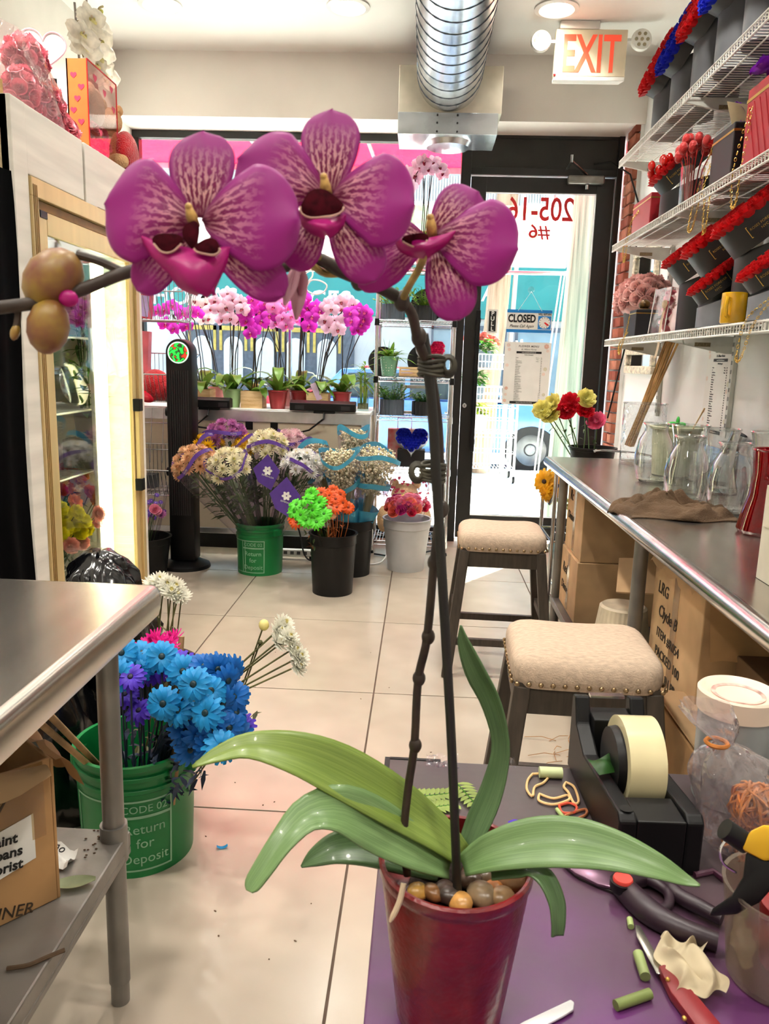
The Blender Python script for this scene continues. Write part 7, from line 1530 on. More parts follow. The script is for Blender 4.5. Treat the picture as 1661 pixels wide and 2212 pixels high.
# ================================================================ THE BIG ORCHID
def petal_mat(name, edge, pale, dark, amt=.5, base_dark=.25):
    m = bpy.data.materials.new(name); m.use_nodes = True; t = m.node_tree; N = t.nodes.new; L = t.links; b = t.nodes['Principled BSDF']; out = [n for n in t.nodes if n.type == 'OUTPUT_MATERIAL'][0]
    uv = N('ShaderNodeUVMap'); mp = N('ShaderNodeMapping'); mp.inputs['Scale'].default_value = (13, 6.5, 1); L.new(uv.outputs[0], mp.inputs[0])
    n1 = N('ShaderNodeTexNoise'); n1.inputs['Scale'].default_value = 2.0; n1.inputs['Detail'].default_value = 2.5; n1.inputs['Distortion'].default_value = .8; L.new(mp.outputs[0], n1.inputs[0])
    sp = N('ShaderNodeSeparateXYZ'); L.new(uv.outputs[0], sp.inputs[0])
    def math_(op, a, b_=None):
        n = N('ShaderNodeMath'); n.operation = op
        for i, q in enumerate((a, b_)):
            if q is None: continue
            if isinstance(q, (int, float)): n.inputs[i].default_value = q
            else: L.new(q, n.inputs[i])
        return n.outputs[0]
    uu = math_('ABSOLUTE', math_('SUBTRACT', math_('MULTIPLY', sp.outputs[0], 2), 1)); vv = sp.outputs[1]
    rad = math_('MAXIMUM', math_('POWER', uu, 2.0), math_('MULTIPLY', vv, 1.0))                     # 0 centre .. 1 margin
    rows = math_('MULTIPLY', math_('SINE', math_('MULTIPLY', sp.outputs[0], 60)), .09)
    spot = N('ShaderNodeValToRGB'); spot.color_ramp.elements[0].position = .44; spot.color_ramp.elements[1].position = .54
    L.new(math_('ADD', n1.outputs[0], rows), spot.inputs[0])
    c1 = N('ShaderNodeMixRGB'); c1.inputs[1].default_value = hexc(pale); c1.inputs[2].default_value = hexc(dark); L.new(spot.outputs[0], c1.inputs[0])
    mk = N('ShaderNodeMapRange'); mk.inputs['From Min'].default_value = amt-.22; mk.inputs['From Max'].default_value = amt+.32; L.new(rad, mk.inputs[0])
    n3 = N('ShaderNodeMixRGB'); n3.inputs[2].default_value = hexc(edge); L.new(mk.outputs[0], n3.inputs[0]); L.new(c1.outputs[0], n3.inputs[1])
    bd = N('ShaderNodeMapRange'); bd.inputs['From Min'].default_value = base_dark; bd.inputs['From Max'].default_value = .0; L.new(vv, bd.inputs[0])
    n4 = N('ShaderNodeMixRGB'); n4.inputs[2].default_value = hexc(dark); L.new(bd.outputs[0], n4.inputs[0]); L.new(n3.outputs[0], n4.inputs[1])
    L.new(n4.outputs[0], b.inputs['Base Color']); b.inputs['Roughness'].default_value = .5; b.inputs['Sheen Weight'].default_value = .2
    tl = N('ShaderNodeBsdfTranslucent'); L.new(n4.outputs[0], tl.inputs[0]); mx = N('ShaderNodeMixShader'); mx.inputs[0].default_value = .4
    L.new(b.outputs[0], mx.inputs[1]); L.new(tl.outputs[0], mx.inputs[2]); L.new(mx.outputs[0], out.inputs[0]); return m
m_pet = petal_mat('orchid_petal', '#a9128c', '#e9a6b4', '#7c0c48', .36); m_sep = petal_mat('orchid_sepal', '#a21486', '#ebbabc', '#7c0e48', .5); m_lip = TL('orchid_lip', '#bd0f7e', .3, .4, .12, 60); m_mar = M('orchid_throat', '#3a0410', .9, var=.3, vs=200, spec=.1); m_colm = M('orchid_column_yellow', '#c9a05a', .45, var=.25, vs=200)
m_spk = M('orchid_spike', '#33251a', .55, var=.3, vs=40, bump=.15, bs=120); m_stake = M('green_stake', '#16140f', .5, var=.3, vs=30)
pot_c = at(985, 1853, d=.72); pot_h = pot_c.z-ZP
tor = thing('moth_orchid', 'large magenta moth orchid in a red ribbed pot on the purple table', 'orchid', (pot_c.x, pot_c.y, ZP))
# pot
r1 = .0705; prf = [(0, .003), (.048, .003), (.05, 0)]
for k in range(34): q = k/33; prf.append((.05+(r1-.052)*q+(.0007 if k % 2 else 0), .004+(pot_h-.016)*q))
prf += [(r1+.0005, pot_h-.01), (r1+.001, pot_h-.002), (r1-.001, pot_h), (r1-.004, pot_h-.001), (r1-.006, pot_h-.03), (0, pot_h-.032)]
B().lathe(prf, 72).build('pot', M('red_ceramic', '#74151a', .3, var=.15, vs=30, bump=.1, bs=150, coat=.3), tor)
B().lathe([(0, pot_h-.03), (r1-.006, pot_h-.031)], 32).build('soil', M('dark_bark', '#2c1c14', .9, bump=1, bs=90), tor)
for i, (px, py, s, c) in enumerate(((903, 1925, .0085, '#c99a4c'), (935, 1928, .009, '#8b6038'), (960, 1925, .01, '#4c3a30'), (995, 1950, .0105, '#c8924e'), (1040, 1932, .0125, '#8a7458'), (1066, 1922, .0095, '#b26c30'), (1102, 1898, .0145, '#8c6a48'), (1086, 1938, .011, '#9a7a54'), (1015, 1900, .011, '#5a4638'), (930, 1862, .014, '#6a4632'), (925, 1830, .012, '#7a5640'), (1020, 1885, .01, '#a9927a'), (1050, 1895, .01, '#705a44'), (975, 1935, .01, '#3f332c'))):
    p = at(px, py, z=ZP+pot_h-.02); b = B().ell((0, 0, 0), (s*1.25, s, s*.8), 14, 10); o = b.build('pebble', M('pebble_%d' % i, c, .3, var=.2, vs=70), tor, 180); o.location = p-Vector(tor.location); o.rotation_euler = (rnd(-.4, .4), rnd(-.4, .4), rnd(0, 3))
# leaves
def veined(name, c1, c2):
    m = M(name, c1, .35, var=0); t = m.node_tree; N = t.nodes.new; L = t.links; b = t.nodes['Principled BSDF']; out = [n for n in t.nodes if n.type == 'OUTPUT_MATERIAL'][0]
    uv = N('ShaderNodeUVMap'); mp = N('ShaderNodeMapping'); mp.inputs['Scale'].default_value = (2, 26, 1); L.new(uv.outputs[0], mp.inputs[0]); n = N('ShaderNodeTexNoise'); n.inputs['Scale'].default_value = 1.5; n.inputs['Detail'].default_value = 4; L.new(mp.outputs[0], n.inputs[0])
    cr = N('ShaderNodeValToRGB'); cr.color_ramp.elements[0].position = .32; cr.color_ramp.elements[0].color = hexc(c2); cr.color_ramp.elements[1].position = .68; cr.color_ramp.elements[1].color = hexc(c1); L.new(n.outputs[0], cr.inputs[0]); L.new(cr.outputs[0], b.inputs['Base Color'])
    tl = N('ShaderNodeBsdfTranslucent'); L.new(cr.outputs[0], tl.inputs[0]); mx = N('ShaderNodeMixShader'); mx.inputs[0].default_value = .25; L.new(b.outputs[0], mx.inputs[1]); L.new(tl.outputs[0], mx.inputs[2]); L.new(mx.outputs[0], out.inputs[0]); b.inputs['Coat Weight'].default_value = .06; return m
m_ol = veined('orchid_leaf_olive', '#8aa04a', '#6b8434'); m_og = veined('orchid_leaf_green', '#7f9e66', '#5d7d48'); m_od = veined('orchid_leaf_deep', '#5c7a4c', '#3e5a32')
def big_leaf(ctrl, m, nrm, tip=.12, fold=.22, name='leaf'):
    """ctrl: (px, py, depth, width in px at that place)"""
    pts = spline([tuple(at(x, y, d=d))+(w*d/F_PX,) for x, y, d, w in ctrl], 26); b = B(); nv = 8
    def fn(u, v):
        i = min(int(u*25+.5), 25); p = Vector(pts[i][:3]); w = pts[i][3]; t_ = (Vector(pts[min(i+1, 25)][:3])-Vector(pts[max(i-1, 0)][:3])).normalized()
        n_ = Vector(nrm(u)) if callable(nrm) else Vector(nrm); s = t_.cross(n_).normalized(); n2 = s.cross(t_); q = 2*v-1
        return p+s*w/2*q+n2*(w*fold*abs(q)**1.3*.5)
    b.sheet(fn, 25, nv, uv=True); o = b.build(name, m, tor, 180, world=True); sm = o.modifiers.new('thick', 'SOLIDIFY'); sm.thickness = .0016; return o
TC = -_f; UP = V(0, 0, 1)
big_leaf([(1000, 1850, .72, 50), (945, 1800, .715, 80), (850, 1735, .71, 112), (740, 1672, .70, 122), (640, 1630, .69, 100), (540, 1612, .68, 62), (470, 1630, .675, 36), (415, 1656, .67, 5)], m_ol, UP*.8+TC*.6)
big_leaf([(970, 1880, .71, 40), (900, 1838, .70, 90), (815, 1788, .69, 120), (735, 1752, .675, 112), (665, 1762, .66, 84), (612, 1815, .645, 60), (570, 1875, .635, 50), (545, 1912, .63, 40), (538, 1926, .628, 14)], m_og, lambda u: UP*(.9-u*.5)+TC*(.5+.2*u)+_r*(-.5*u))
big_leaf([(950, 1885, .72, 40), (880, 1855, .725, 74), (800, 1830, .73, 88), (730, 1832, .73, 70), (680, 1852, .73, 40), (650, 1872, .73, 4)], m_od, UP*.8+TC*.6)
big_leaf([(1000, 1870, .71, 44), (1060, 1842, .70, 78), (1150, 1822, .69, 104), (1240, 1822, .68, 108), (1330, 1840, .67, 88), (1420, 1872, .66, 56), (1480, 1900, .655, 26), (1512, 1912, .65, 4)], m_og, UP*.75+TC*.7)
big_leaf([(1000, 1860, .73, 40), (1035, 1780, .74, 60), (1068, 1700, .75, 56), (1085, 1610, .76, 46), (1065, 1520, .77, 52), (1030, 1450, .775, 54), (1005, 1390, .78, 34), (996, 1350, .78, 4)], m_od, TC*.8-_r*.7)
big_leaf([(1060, 1880, .70, 40), (1130, 1872, .69, 46), (1175, 1895, .675, 48), (1200, 1945, .665, 46), (1205, 1990, .66, 40), (1203, 2022, .658, 34)], m_od, lambda u: TC*.7+_r*(.5)+UP*(.6-.5*u))
# spike, stake, ties
def px_path(c, n=40): return [tuple(p) for p in spline([tuple(at(x, y, d=d)) for x, y, d in c], n)]
B().tube(px_path([(988, 1930, .70), (985, 1850, .695), (975, 1600, .67), (958, 1300, .64), (945, 1080, .62), (935, 900, .60), (925, 800, .59), (914, 722, .58)]), [.0042]*40, 10).build('stake', m_stake, tor, world=True)
B().tube(px_path([(880, 1890, .71), (872, 1810, .705), (882, 1700, .70), (895, 1610, .69), (903, 1470, .68), (922, 1380, .665), (936, 1230, .65), (950, 1080, .635), (948, 940, .62), (938, 850, .605), (925, 790, .59), (903, 735, .575), (890, 680, .56), (862, 645, .55), (800, 612, .54), (740, 588, .53), (690, 560, .52), (650, 565, .515), (590, 578, .51), (480, 575, .50), (380, 570, .49), (275, 588, .48), (170, 628, .47), (90, 652, .465), (-30, 668, .46)], 110), [.0038]*60+[.0044]*30+[.004]*20, 10).build('flower_spike', m_spk, tor, world=True)
for (x, y, d) in ((897, 1610, .69), (905, 1465, .68), (925, 1375, .665), (938, 1215, .65), (955, 1100, .635), (905, 728, .575), (775, 605, .535), (868, 650, .55)): B().ell(at(x, y, d=d), (.0058, .0058, .0075), 10, 8).build('node', m_spk, tor, world=True)
m_tie = M('wire_tie', '#3c3829', .6, var=.3, vs=60)
for (x, y, d, s) in ((932, 790, .592, 1), (935, 1020, .625, .9)):
    c = at(x, y, d=d); b = B()
    for k in range(5): b.tube([c+V(.0095*math.cos(a), .0095*math.sin(a), (k-2)*.0032+.001*math.sin(2*a+k)) for a in [2*PI*j/16 for j in range(16)]], .0016, 6, closed=True)
    e = c+_r*.0125*(1 if s == 1 else -1)
    for k in range(4): b.tube([e+(_r*math.cos(a)*.006+_u*math.sin(a)*.008)*(1-.12*k)+TC*(k-1)*.002 for a in [2*PI*j/14 for j in range(14)]], .0017, 6, closed=True)
    b.build('wire_tie', m_tie, tor, world=True)
B().tube(px_path([(872, 1908, .66), (862, 1950, .655), (842, 1992, .65)], 10), [.0026]*8+[.002, .001], 8).build('air_root', M('root_pale', '#a8937a', .6), tor, world=True)
# blossoms
def big_flower(name, c, d, petals, lip, col, look):
    """petals: list of (base px, tip px, half width px, bulge, back, kind); c centre px; d distance"""
    lk = Vector(look).normalized(); kx = d/F_PX
    fr = lambda x, y, e=0: at(x, y, d=d)+TC*e+((x-c[0])*look[0]+(y-c[1])*look[1])*kx*TC
    fo = bpy.data.objects.new('blossom', None); COL.objects.link(fo); fo.parent = tor; O = at(c[0], c[1], d=d); fo.location = O-Vector(tor.location)
    def addm(b, nm, m, sm=180, solid=.0005):
        b.v = [tuple(Vector(p)-O) for p in b.v]; o = b.build(nm, m, fo, sm); md = o.modifiers.new('thick', 'SOLIDIFY') if solid else None
        if md: md.thickness = solid
        return o
    for i, (bp, tp_, hw, bul, back, kind) in enumerate(petals):
        dx, dy = tp_[0]-bp[0], tp_[1]-bp[1]; L_ = math.hypot(dx, dy); nx, ny = -dy/L_, dx/L_
        def fn(u, v, bp=bp, dx=dx, dy=dy, nx=nx, ny=ny, hw=hw, bul=bul, back=back, kind=kind, i=i):
            if kind == 'p': w = hw*(min(1, (v/.55))**.62 if v < .55 else (max(0, 1-((v-.55)/.45)**2.2))**.5)
            else: w = hw*(.32+.68*math.sin(PI*min(1, v*.78))**.9 if v < .6 else (max(0, 1-((v-.6)/.4)**2.4))**.5*(.32+.68*math.sin(PI*.6*.78)**.9))
            q = 2*u-1; qq = q*w; vv = v*(1-.0*q*q)
            e = bul*hw*kx*(math.sin(PI*v*.9)*.9-.55*q*q*min(1, v*2))-back*L_*kx*v*v+.03*hw*kx*math.sin(9*u+5*v+i)
            return fr(bp[0]+dx*vv+nx*qq, bp[1]+dy*vv+ny*qq, e+(.0012 if kind == 'p' else 0))
        b = B().sheet(fn, 22, 26, uv=True); addm(b, 'petal' if kind == 'p' else 'sepal', m_pet if kind == 'p' else m_sep)
    lip(fr, addm, kx)
    cx_, cy_ = col
    b = B().tube([fr(cx_+6, cy_+22, .004), fr(cx_+2, cy_+6, .009), fr(cx_, cy_-8, .0125)], [11*kx, 12*kx, 7*kx], 12); b.ell(fr(cx_, cy_-8, .0125), 8*kx, 10, 8); addm(b, 'column', m_colm, 180, 0)
    return fo
def lip_sheet(fr, addm, left, right, sag, e0=.005, bul=.014):
    Ls, Rs = spline(left, 15), spline(right, 15)
    def fn(u, v):
        i = int(v*14+.5); a, b = Ls[i], Rs[i]; x, y = a[0]+(b[0]-a[0])*u, a[1]+(b[1]-a[1])*u+sag*math.sin(PI*u)*(1-v)
        return fr(x, y, e0+bul*math.sin(PI*u)**.8*math.sin(PI*(v*.75+.12))+.004*(2*u-1)**2*(1-v))
    addm(B().sheet(fn, 20, 14), 'lip', m_lip)
m_crm = T_('throat_rim', '#dfb2a0', .3)
def throat(fr, addm, kx, x, y, rx, ry, e, rim=True):
    n = 20; w = lambda a: 1+.12*math.sin(3*a+x); b = B(); b.add([fr(x, y, e-.003)]+[fr(x+rx*w(a)*math.cos(a), y+ry*w(a)*math.sin(a), e) for a in [2*PI*k/n for k in range(n)]], [(0, k+1, (k+1) % n+1) for k in range(n)]); addm(b, 'throat', m_mar)
    if rim: addm(B().tube([fr(x+rx*w(a)*math.cos(a), y+ry*w(a)*math.sin(a), e) for a in [PI*.05+PI*.9*k/12 for k in range(13)]], 2.2*kx, 6), 'throat_rim', m_crm, 180, 0)
def lip1(fr, addm, kx):
    lip_sheet(fr, addm, [(312, 520), (332, 560), (372, 602), (396, 632), (432, 646)], [(504, 545), (498, 576), (484, 606), (468, 636), (452, 650)], 14)
    throat(fr, addm, kx, 380, 546, 31, 20, .0165); throat(fr, addm, kx, 464, 556, 26, 17, .0165); throat(fr, addm, kx, 425, 522, 17, 28, .012, False)
    addm(B().tube([fr(462, 620, .008), fr(468, 645, .006)], [8*kx, 4*kx], 8), 'lip_tip', m_lip, 180, 0)
big_flower('blossom', (425, 478), .42, [
    ((432, 470), (440, 280), 72, .3, .05, 's'), ((410, 500), (288, 622), 48, .3, .12, 's'), ((455, 510), (612, 632), 52, .3, .12, 's'),
    ((420, 482), (232, 448), 112, .34, .0, 'p'), ((438, 478), (648, 478), 114, .34, .0, 'p')], lip1, (420, 474), (.0, .0))
def lip2(fr, addm, kx):
    lip_sheet(fr, addm, [(650, 468), (654, 496), (676, 516), (704, 523)], [(750, 476), (744, 500), (728, 516), (712, 523)], 12)
    throat(fr, addm, kx, 698, 464, 44, 30, .015)
big_flower('blossom', (706, 425), .44, [
    ((708, 418), (718, 232), 64, .3, .05, 's'), ((690, 470), (625, 575), 46, .3, .12, 's'), ((722, 465), (812, 602), 54, .3, .1, 's'),
    ((698, 425), (512, 345), 92, .34, .04, 'p'), ((716, 425), (896, 448), 102, .34, .0, 'p')], lip2, (703, 410), (.0, .0))
def lip3(fr, addm, kx):
    lip_sheet(fr, addm, [(852, 520), (860, 545), (885, 560), (915, 564)], [(982, 512), (968, 535), (945, 552), (922, 564)], 10)
    throat(fr, addm, kx, 896, 536, 27, 14, .016)
big_flower('blossom', (932, 508), .47, [
    ((938, 505), (1034, 420), 58, .3, .05, 's'), ((945, 530), (992, 692), 54, .3, .05, 's'),
    ((925, 515), (772, 604), 46, .3, .2, 'p'), ((915, 520), (815, 505), 46, .3, .25, 's'), ((940, 512), (1112, 552), 92, .34, .0, 'p')], lip3, (927, 494), (.15, .0))
# faded hanging blossom behind, and stalks to the blossoms
b = B(); 
for (c0, c1, w) in (((650, 575), (640, 690), 18), ((640, 575), (615, 660), 16), ((655, 590), (648, 640), 14)):
    b.sheet(lambda u, v, c0=c0, c1=c1, w=w: at(c0[0]+(c1[0]-c0[0])*v+(2*u-1)*w*math.sin(PI*(v*.8+.15)), c0[1]+(c1[1]-c0[1])*v, d=.5+.004*math.sin(u*5)), 6, 10, uv=True)
b.build('faded_blossom', TL('faded_petal', '#c99aa8', .5), tor, 180, world=True, kind='stuff')
for c in ([(868, 650, .55), (885, 615, .53), (905, 580, .51), (925, 530, .485)], [(690, 560, .52), (680, 535, .5), (690, 480, .46)], [(740, 590, .53), (700, 590, .53), (660, 560, .5), (600, 500, .46), (480, 480, .43)]): B().tube(px_path(c, 14), .0026, 8).build('flower_stalk', M('stalk_yellow', '#a98f4a', .5, var=.25, vs=60), tor, world=True)
# buds
m_bud = M('orchid_bud', '#8f7226', .45, var=.3, vs=70, var_col='#74402c', bump=.1, bs=90)
def bud(c, tip, r, d, nm='bud'):
    a_, b_ = at(*c, d=d), at(*tip, d=d); ax = b_-a_; L_ = ax.length; k = d/F_PX; s, u, dd = frame_of(ax, TC); bb = B(); n = 28; pr = [(0.02, 0), (.45, .06), (.8, .2), (1, .45), (.93, .68), (.68, .86), (.3, .97), (0.02, 1)]
    vs = [a_+dd*L_*z+(s*math.cos(2*PI*j/n)+u*math.sin(2*PI*j/n))*r*k*q*(1+.05*math.cos(3*2*PI*j/n)) for q, z in pr for j in range(n)]
    bb.add(vs, [(i*n+j, i*n+(j+1) % n, (i+1)*n+(j+1) % n, (i+1)*n+j) for i in range(len(pr)-1) for j in range(n)]); bb.build(nm, m_bud, tor, 180, world=True)
bud((160, 545), (70, 665), 58, .47); bud((115, 645), (95, 765), 44, .465); bud((38, 700), (28, 735), 10, .465)
B().tube(px_path([(272, 590, .48), (215, 565, .475), (165, 550, .472)], 12), .0026, 8).build('flower_stalk', m_spk, tor, world=True); B().tube(px_path([(150, 638, .47), (128, 640, .468), (118, 655, .466)], 8), .0024, 8).tube(px_path([(40, 660, .465), (38, 690, .465), (32, 720, .465)], 8), .002, 8).build('flower_stalk', m_spk, tor, world=True, kind='stuff')
B().ell(at(148, 645, d=.463), (.006, .004, .005), 10, 8).build('bud_opening', m_lip, tor, world=True)

# ================================================================ THINGS ON THE PURPLE TABLE
def on(px, py, dz=0): return at(px, py, z=ZP+dz)
# tape dispenser
tt_ = thing('tape_dispenser', 'heavy black desk tape dispenser with a wide clear tape roll', 'tape dispenser', (.305, 1.0, ZP), rot=(0, 0, .04))
sd_ = [(-.13, 0), (.135, 0), (.135, .118), (.118, .122), (.1, .085), (.05, .062), (-.12, .078), (-.13, .07)]
def side(x, w): return B().prism(sd_, w, Matrix(((0, 0, 1, x), (1, 0, 0, 0), (0, 1, 0, .0005), (0, 0, 0, 1))))
side(-.052, .022).build('side_cheek', m_blk, tt_, 0, .003); side(.03, .022).build('side_cheek', m_blk, tt_, 0, .003)
B().box((-.03, -.13, .0005), (.03, -.075, .072)).box((-.03, .085, .0005), (.03, .13, .1)).box((-.03, -.075, .0005), (.03, .085, .02)).build('core', m_blk, tt_, 0, .002)
B().lathe([(0, .03), (.045, .03), (.047, .02), (.047, -.02), (.045, -.03), (0, -.03)], 28, (0, .0, .082), mat=Matrix.Rotation(PI/2, 3, 'Y')).build('wheel_hub', m_blk, tt_)
tr_ = thing('tape_roll', 'wide pale yellow tape roll mounted in the black dispenser', 'tape', (.31, 1.0, ZP+.083), rot=(0, 0, .04))
B().lathe([(.04, -.024), (.06, -.024), (.06, .024), (.04, .024), (.04, -.024)], 48, mat=Matrix.Rotation(PI/2, 3, 'Y')).build('tape_body', M('tape_amber', '#d8cda2', .25, var=.06, coat=.4), tr_)
B().lathe([(.0395, -.026), (.0395, .026)], 40, mat=Matrix.Rotation(PI/2, 3, 'Y')).build('paper_core', m_white, tr_)
B().box((-.026, .128, .115), (.026, .14, .119)).build('cutter_blade', m_chrome, tt_, 0)
B().lathe([(0, .0008), (.008, .0008)], 16, (-.04, -.115, .079)).build('screw_cap', m_blk, tt_)
tag(B().sheet(lambda u, v: V((u-.5)*.045, (v-.5)*.03, .006+.008*math.sin(u*5)*math.sin(v*4)), 8, 6).build('leaf_scrap', m_lf[2], loc=(.268, .985, ZP+.078), rot=(.3, 0, .4)), 'curled dark green leaf scrap lying on the tape dispenser', 'leaf scrap')
# jar
tj = thing('plastic_jar', 'frosted plastic jar with a cream lid at the back of the purple table', 'jar', (.462, 1.055, ZP+.001))
B().lathe([(0, .002), (.046, .002), (.048, .006), (.051, .15), (.051, .158), (.047, .158), (.045, .008), (0, .008)], 40).build('jar', GL('frosted_plastic', '#e3e6e6', .25, .5, .1, film='#dfe3e4', film_amt=.45), tj)
B().lathe([(.051, .138), (.0535, .138), (.0545, .166), (.052, .169), (.046, .166), (.041, .162), (.0, .162)], 44).build('lid', M('cream_lid', '#e2cdb9', .4, var=.06), tj)
B().lathe([(.03, .1625), (.036, .1635), (.036, .1625)], 32).build('lid_ring', M('cream_lid_print', '#d8a79c', .5, var=.3, vs=60), tj)
# rubber band bag
def bagf(u, v):
    th = 2*PI*u; e = v; prof_ = spline([(.03, 0), (.058, .02), (.064, .05), (.058, .09), (.045, .125), (.014, .148), (.011, .153), (.026, .175), (.03, .2)], 30); r, z = prof_[min(29, int(e*29+.5))]
    r *= 1+.10*math.sin(4*th+z*30)+.06*math.sin(9*th-z*50)+.04*math.sin(15*th); lean = V(-.075, .0, 0)*max(0, z-.06)/.13
    return V(r*math.cos(th)*1.1, r*math.sin(th)*.8, z)+lean
tbg = thing('rubber_band_bag', 'knotted clear plastic bag full of orange rubber bands', 'plastic bag', (.448, .925, ZP+.002))
B().sheet(bagf, 48, 29).build('bag_film', GL('poly_bag', '#fdf8f9', .05, .8, .08, bump=1.6, bs=22, film='#efe4e8', film_amt=.1, power=2.0), tbg, 60)
m_rub = M('rubber_orange', '#c8792a', .45, var=.2, vs=50)
def bands(t, c, r, n, nm='rubber_bands'):
    b = B()
    for k in range(n):
        R0 = Euler((rnd(0, 3), rnd(0, 3), rnd(0, 3))).to_matrix(); q = Vector(c)+V(rnd(-1, 1), rnd(-1, 1), rnd(-.7, .7))*r*.35; ra, rb_ = r*rnd(.6, 1), r*rnd(.4, .8)
        b.tube([q+R0 @ V(ra*math.cos(a), rb_*math.sin(a), .1*r*math.sin(2*a)) for a in [2*PI*j/14 for j in range(14)]], .0018, 4, closed=True)
    b.build(nm, m_rub, t, kind='stuff')
bands(tbg, (-.006, -.005, .068), .03, 90); bands(tbg, (-.01, -.005, .022), .03, 40)
B().tube([(-.062+.013*math.cos(a), .013*math.sin(a), .15) for a in [2*PI*k/20 for k in range(20)]], .0028, 6, closed=True).build('tie_band', m_rub, tbg)
B().sheet(lambda u, v: V(.055+.012*math.sin(v*3), -.03+.03*u, .03+.1*v), 4, 8).build('navy_label', M('navy_label', '#1c2744', .5), tbg, 60); [lettering(c_, .022, m_paper, (.06+.01*i, -.05, .1-.02*i), (.5, -1, .2), (0.2, 0, 1), tbg, world=False) for i, c_ in enumerate('RB')]
# rubber bands, stems and scraps
m_tan = M('rubber_tan', '#d8b07a', .5, var=.1); m_rred = M('rubber_red', '#c2452c', .5, var=.1)
def band(pts, m, lab, r=.0019): return tag(B().tube([tuple(p) for p in spline([tuple(on(x, y, .003)) for x, y in pts+[pts[0]]], 30)][:-1], r, 6, closed=True).build('rubber_band', m), lab, 'rubber band')
band([(1150, 1672), (1185, 1672), (1175, 1690), (1155, 1700), (1150, 1720), (1138, 1705), (1140, 1685)], m_tan, 'tan rubber band loop beside the cut white stem')
band([(1165, 1715), (1195, 1725), (1225, 1718), (1228, 1728), (1195, 1738), (1165, 1730)], m_tan, 'long tan rubber band below the first loop')
band([(1222, 1690), (1240, 1700), (1250, 1730), (1240, 1735), (1228, 1712), (1218, 1700)], m_tan, 'narrow tan rubber band near the tape dispenser')
band([(1208, 1740), (1228, 1735), (1245, 1742), (1240, 1755), (1215, 1755)], m_rred, 'red rubber band curled near the tape dispenser')
band([(1220, 1762), (1262, 1748), (1265, 1760), (1235, 1775), (1250, 1790), (1225, 1785)], M('rubber_brown', '#a5623a', .5), 'brown rubber band below the red one')
band([(1185, 1785), (1230, 1770), (1258, 1788), (1245, 1792), (1228, 1780), (1190, 1790)], m_rred, 'long red rubber band by the orchid leaf')
def stem_piece(a_, b_, r, m, lab, dz=.0): return tag(B().tube([on(*a_, dz=r+dz), on(*b_, dz=r+dz)], r, 12).build('stem_piece', m), lab, 'cut stem')
m_cut = M('cut_stem_green', '#96a86a', .5, var=.15)
stem_piece((1165, 1668), (1214, 1670), .0085, M('cut_stem_pale', '#b9c492', .5), 'thick pale green stem slice at the far table edge'); stem_piece((1203, 1748), (1218, 1768), .003, m_cut, 'tiny green stem bit among the rubber bands')
stem_piece((1330, 2172), (1404, 2146), .0052, M('cut_stem_olive', '#6e7c42', .5), 'long olive stem piece at the bottom of the table'); stem_piece((1378, 2060), (1394, 2110), .0055, m_cut, 'pale green stem piece beside the knife blade'); stem_piece((1360, 1985), (1363, 2002), .0035, m_cut, 'short green stem piece under the pruners')
tf_ = thing('fern_sprig', 'small green fern sprig lying behind the red pot', 'fern', on(965, 1735)); 
for (a_, b_) in (((895, 1722), (990, 1712)), ((900, 1748), (985, 1738)), ((985, 1690), (1040, 1752))):
    p, q = on(*a_, dz=.004), on(*b_, dz=.004); B().tube([p, q], .0011, 5).build('rib', m_lf[0], tf_, world=True); b = B(); dd = (q-p); sd2 = dd.cross(UP).normalized()
    for k in range(9):
        c = p+dd*(k+.5)/9
        for s in (-1, 1): leaf_blade(b, c, sd2*s+dd.normalized()*.5+UP*.12, .024*(1-.05*k), .008, .1, 0, 3)
    b.build('leaflets', TL('fern_green', '#8fa452', .3), tf_, 180, world=True, kind='stuff')
for (x, y, w, h, lab) in ((955, 1655, .05, .022, 'crumpled scrap of clear film at the far left table edge'), (1088, 1657, .035, .014, 'second scrap of clear film near the pale stem slice')):
    c = on(x, y, .002); tag(B().sheet(lambda u, v: V((u-.5)*w, (v-.5)*h*1.6, .004+.006*math.sin(u*11+v*3)*math.sin(v*7)+.005), 14, 8).build('film_scrap', m_slv, loc=c), lab, 'film scrap')
tag(B().sheet(lambda u, v: V((u-.5)*.018, (v-.5)*.006, .002+.004*math.sin(u*3)), 6, 3).build('violet_petal', T_('daisy_violet', '#5a34d0'), loc=on(1112, 1781, .001)), 'tiny violet petal on the table behind the orchid leaf', 'petal')
# pruning shears
tps = thing('pruning_shears', 'dark handled pruning shears with a red pivot button on the purple table', 'pruning shears', on(1345, 1907)); m_ph = M('plum_handle', '#2a1a24', .42, var=.12); m_bl = M('stained_blade', '#8a6a80', .28, .8, var=.2)
def flat(pts, dz, h, nm, m, bev=.002):
    P_ = [on(x, y, dz) for x, y in pts]; b = B(); n = len(P_); b.add(P_+[p+UP*h for p in P_], [tuple(range(n))[::-1], tuple(range(n, 2*n))]+[(i, (i+1) % n, n+(i+1) % n, n+i) for i in range(n)]); return b.build(nm, m, tps, 30, bev, world=True)
flat([(1205, 1858), (1240, 1858), (1300, 1868), (1345, 1890), (1335, 1925), (1290, 1915), (1240, 1890)], .004, .004, 'blade', m_bl, .001); flat([(1212, 1868), (1250, 1900), (1320, 1930), (1335, 1935), (1300, 1912), (1240, 1880)], .0005, .003, 'counter_blade', M('dark_steel', '#4c4a48', .35, .8), .0005)
def grip(pts, rs, nm): return B().tube([tuple(p) for p in spline([tuple(on(x, y, z)) for x, y, z in pts], 24)], [a for a, in spline([(r,) for r in rs], 24)], 12).build(nm, m_ph, tps, world=True)
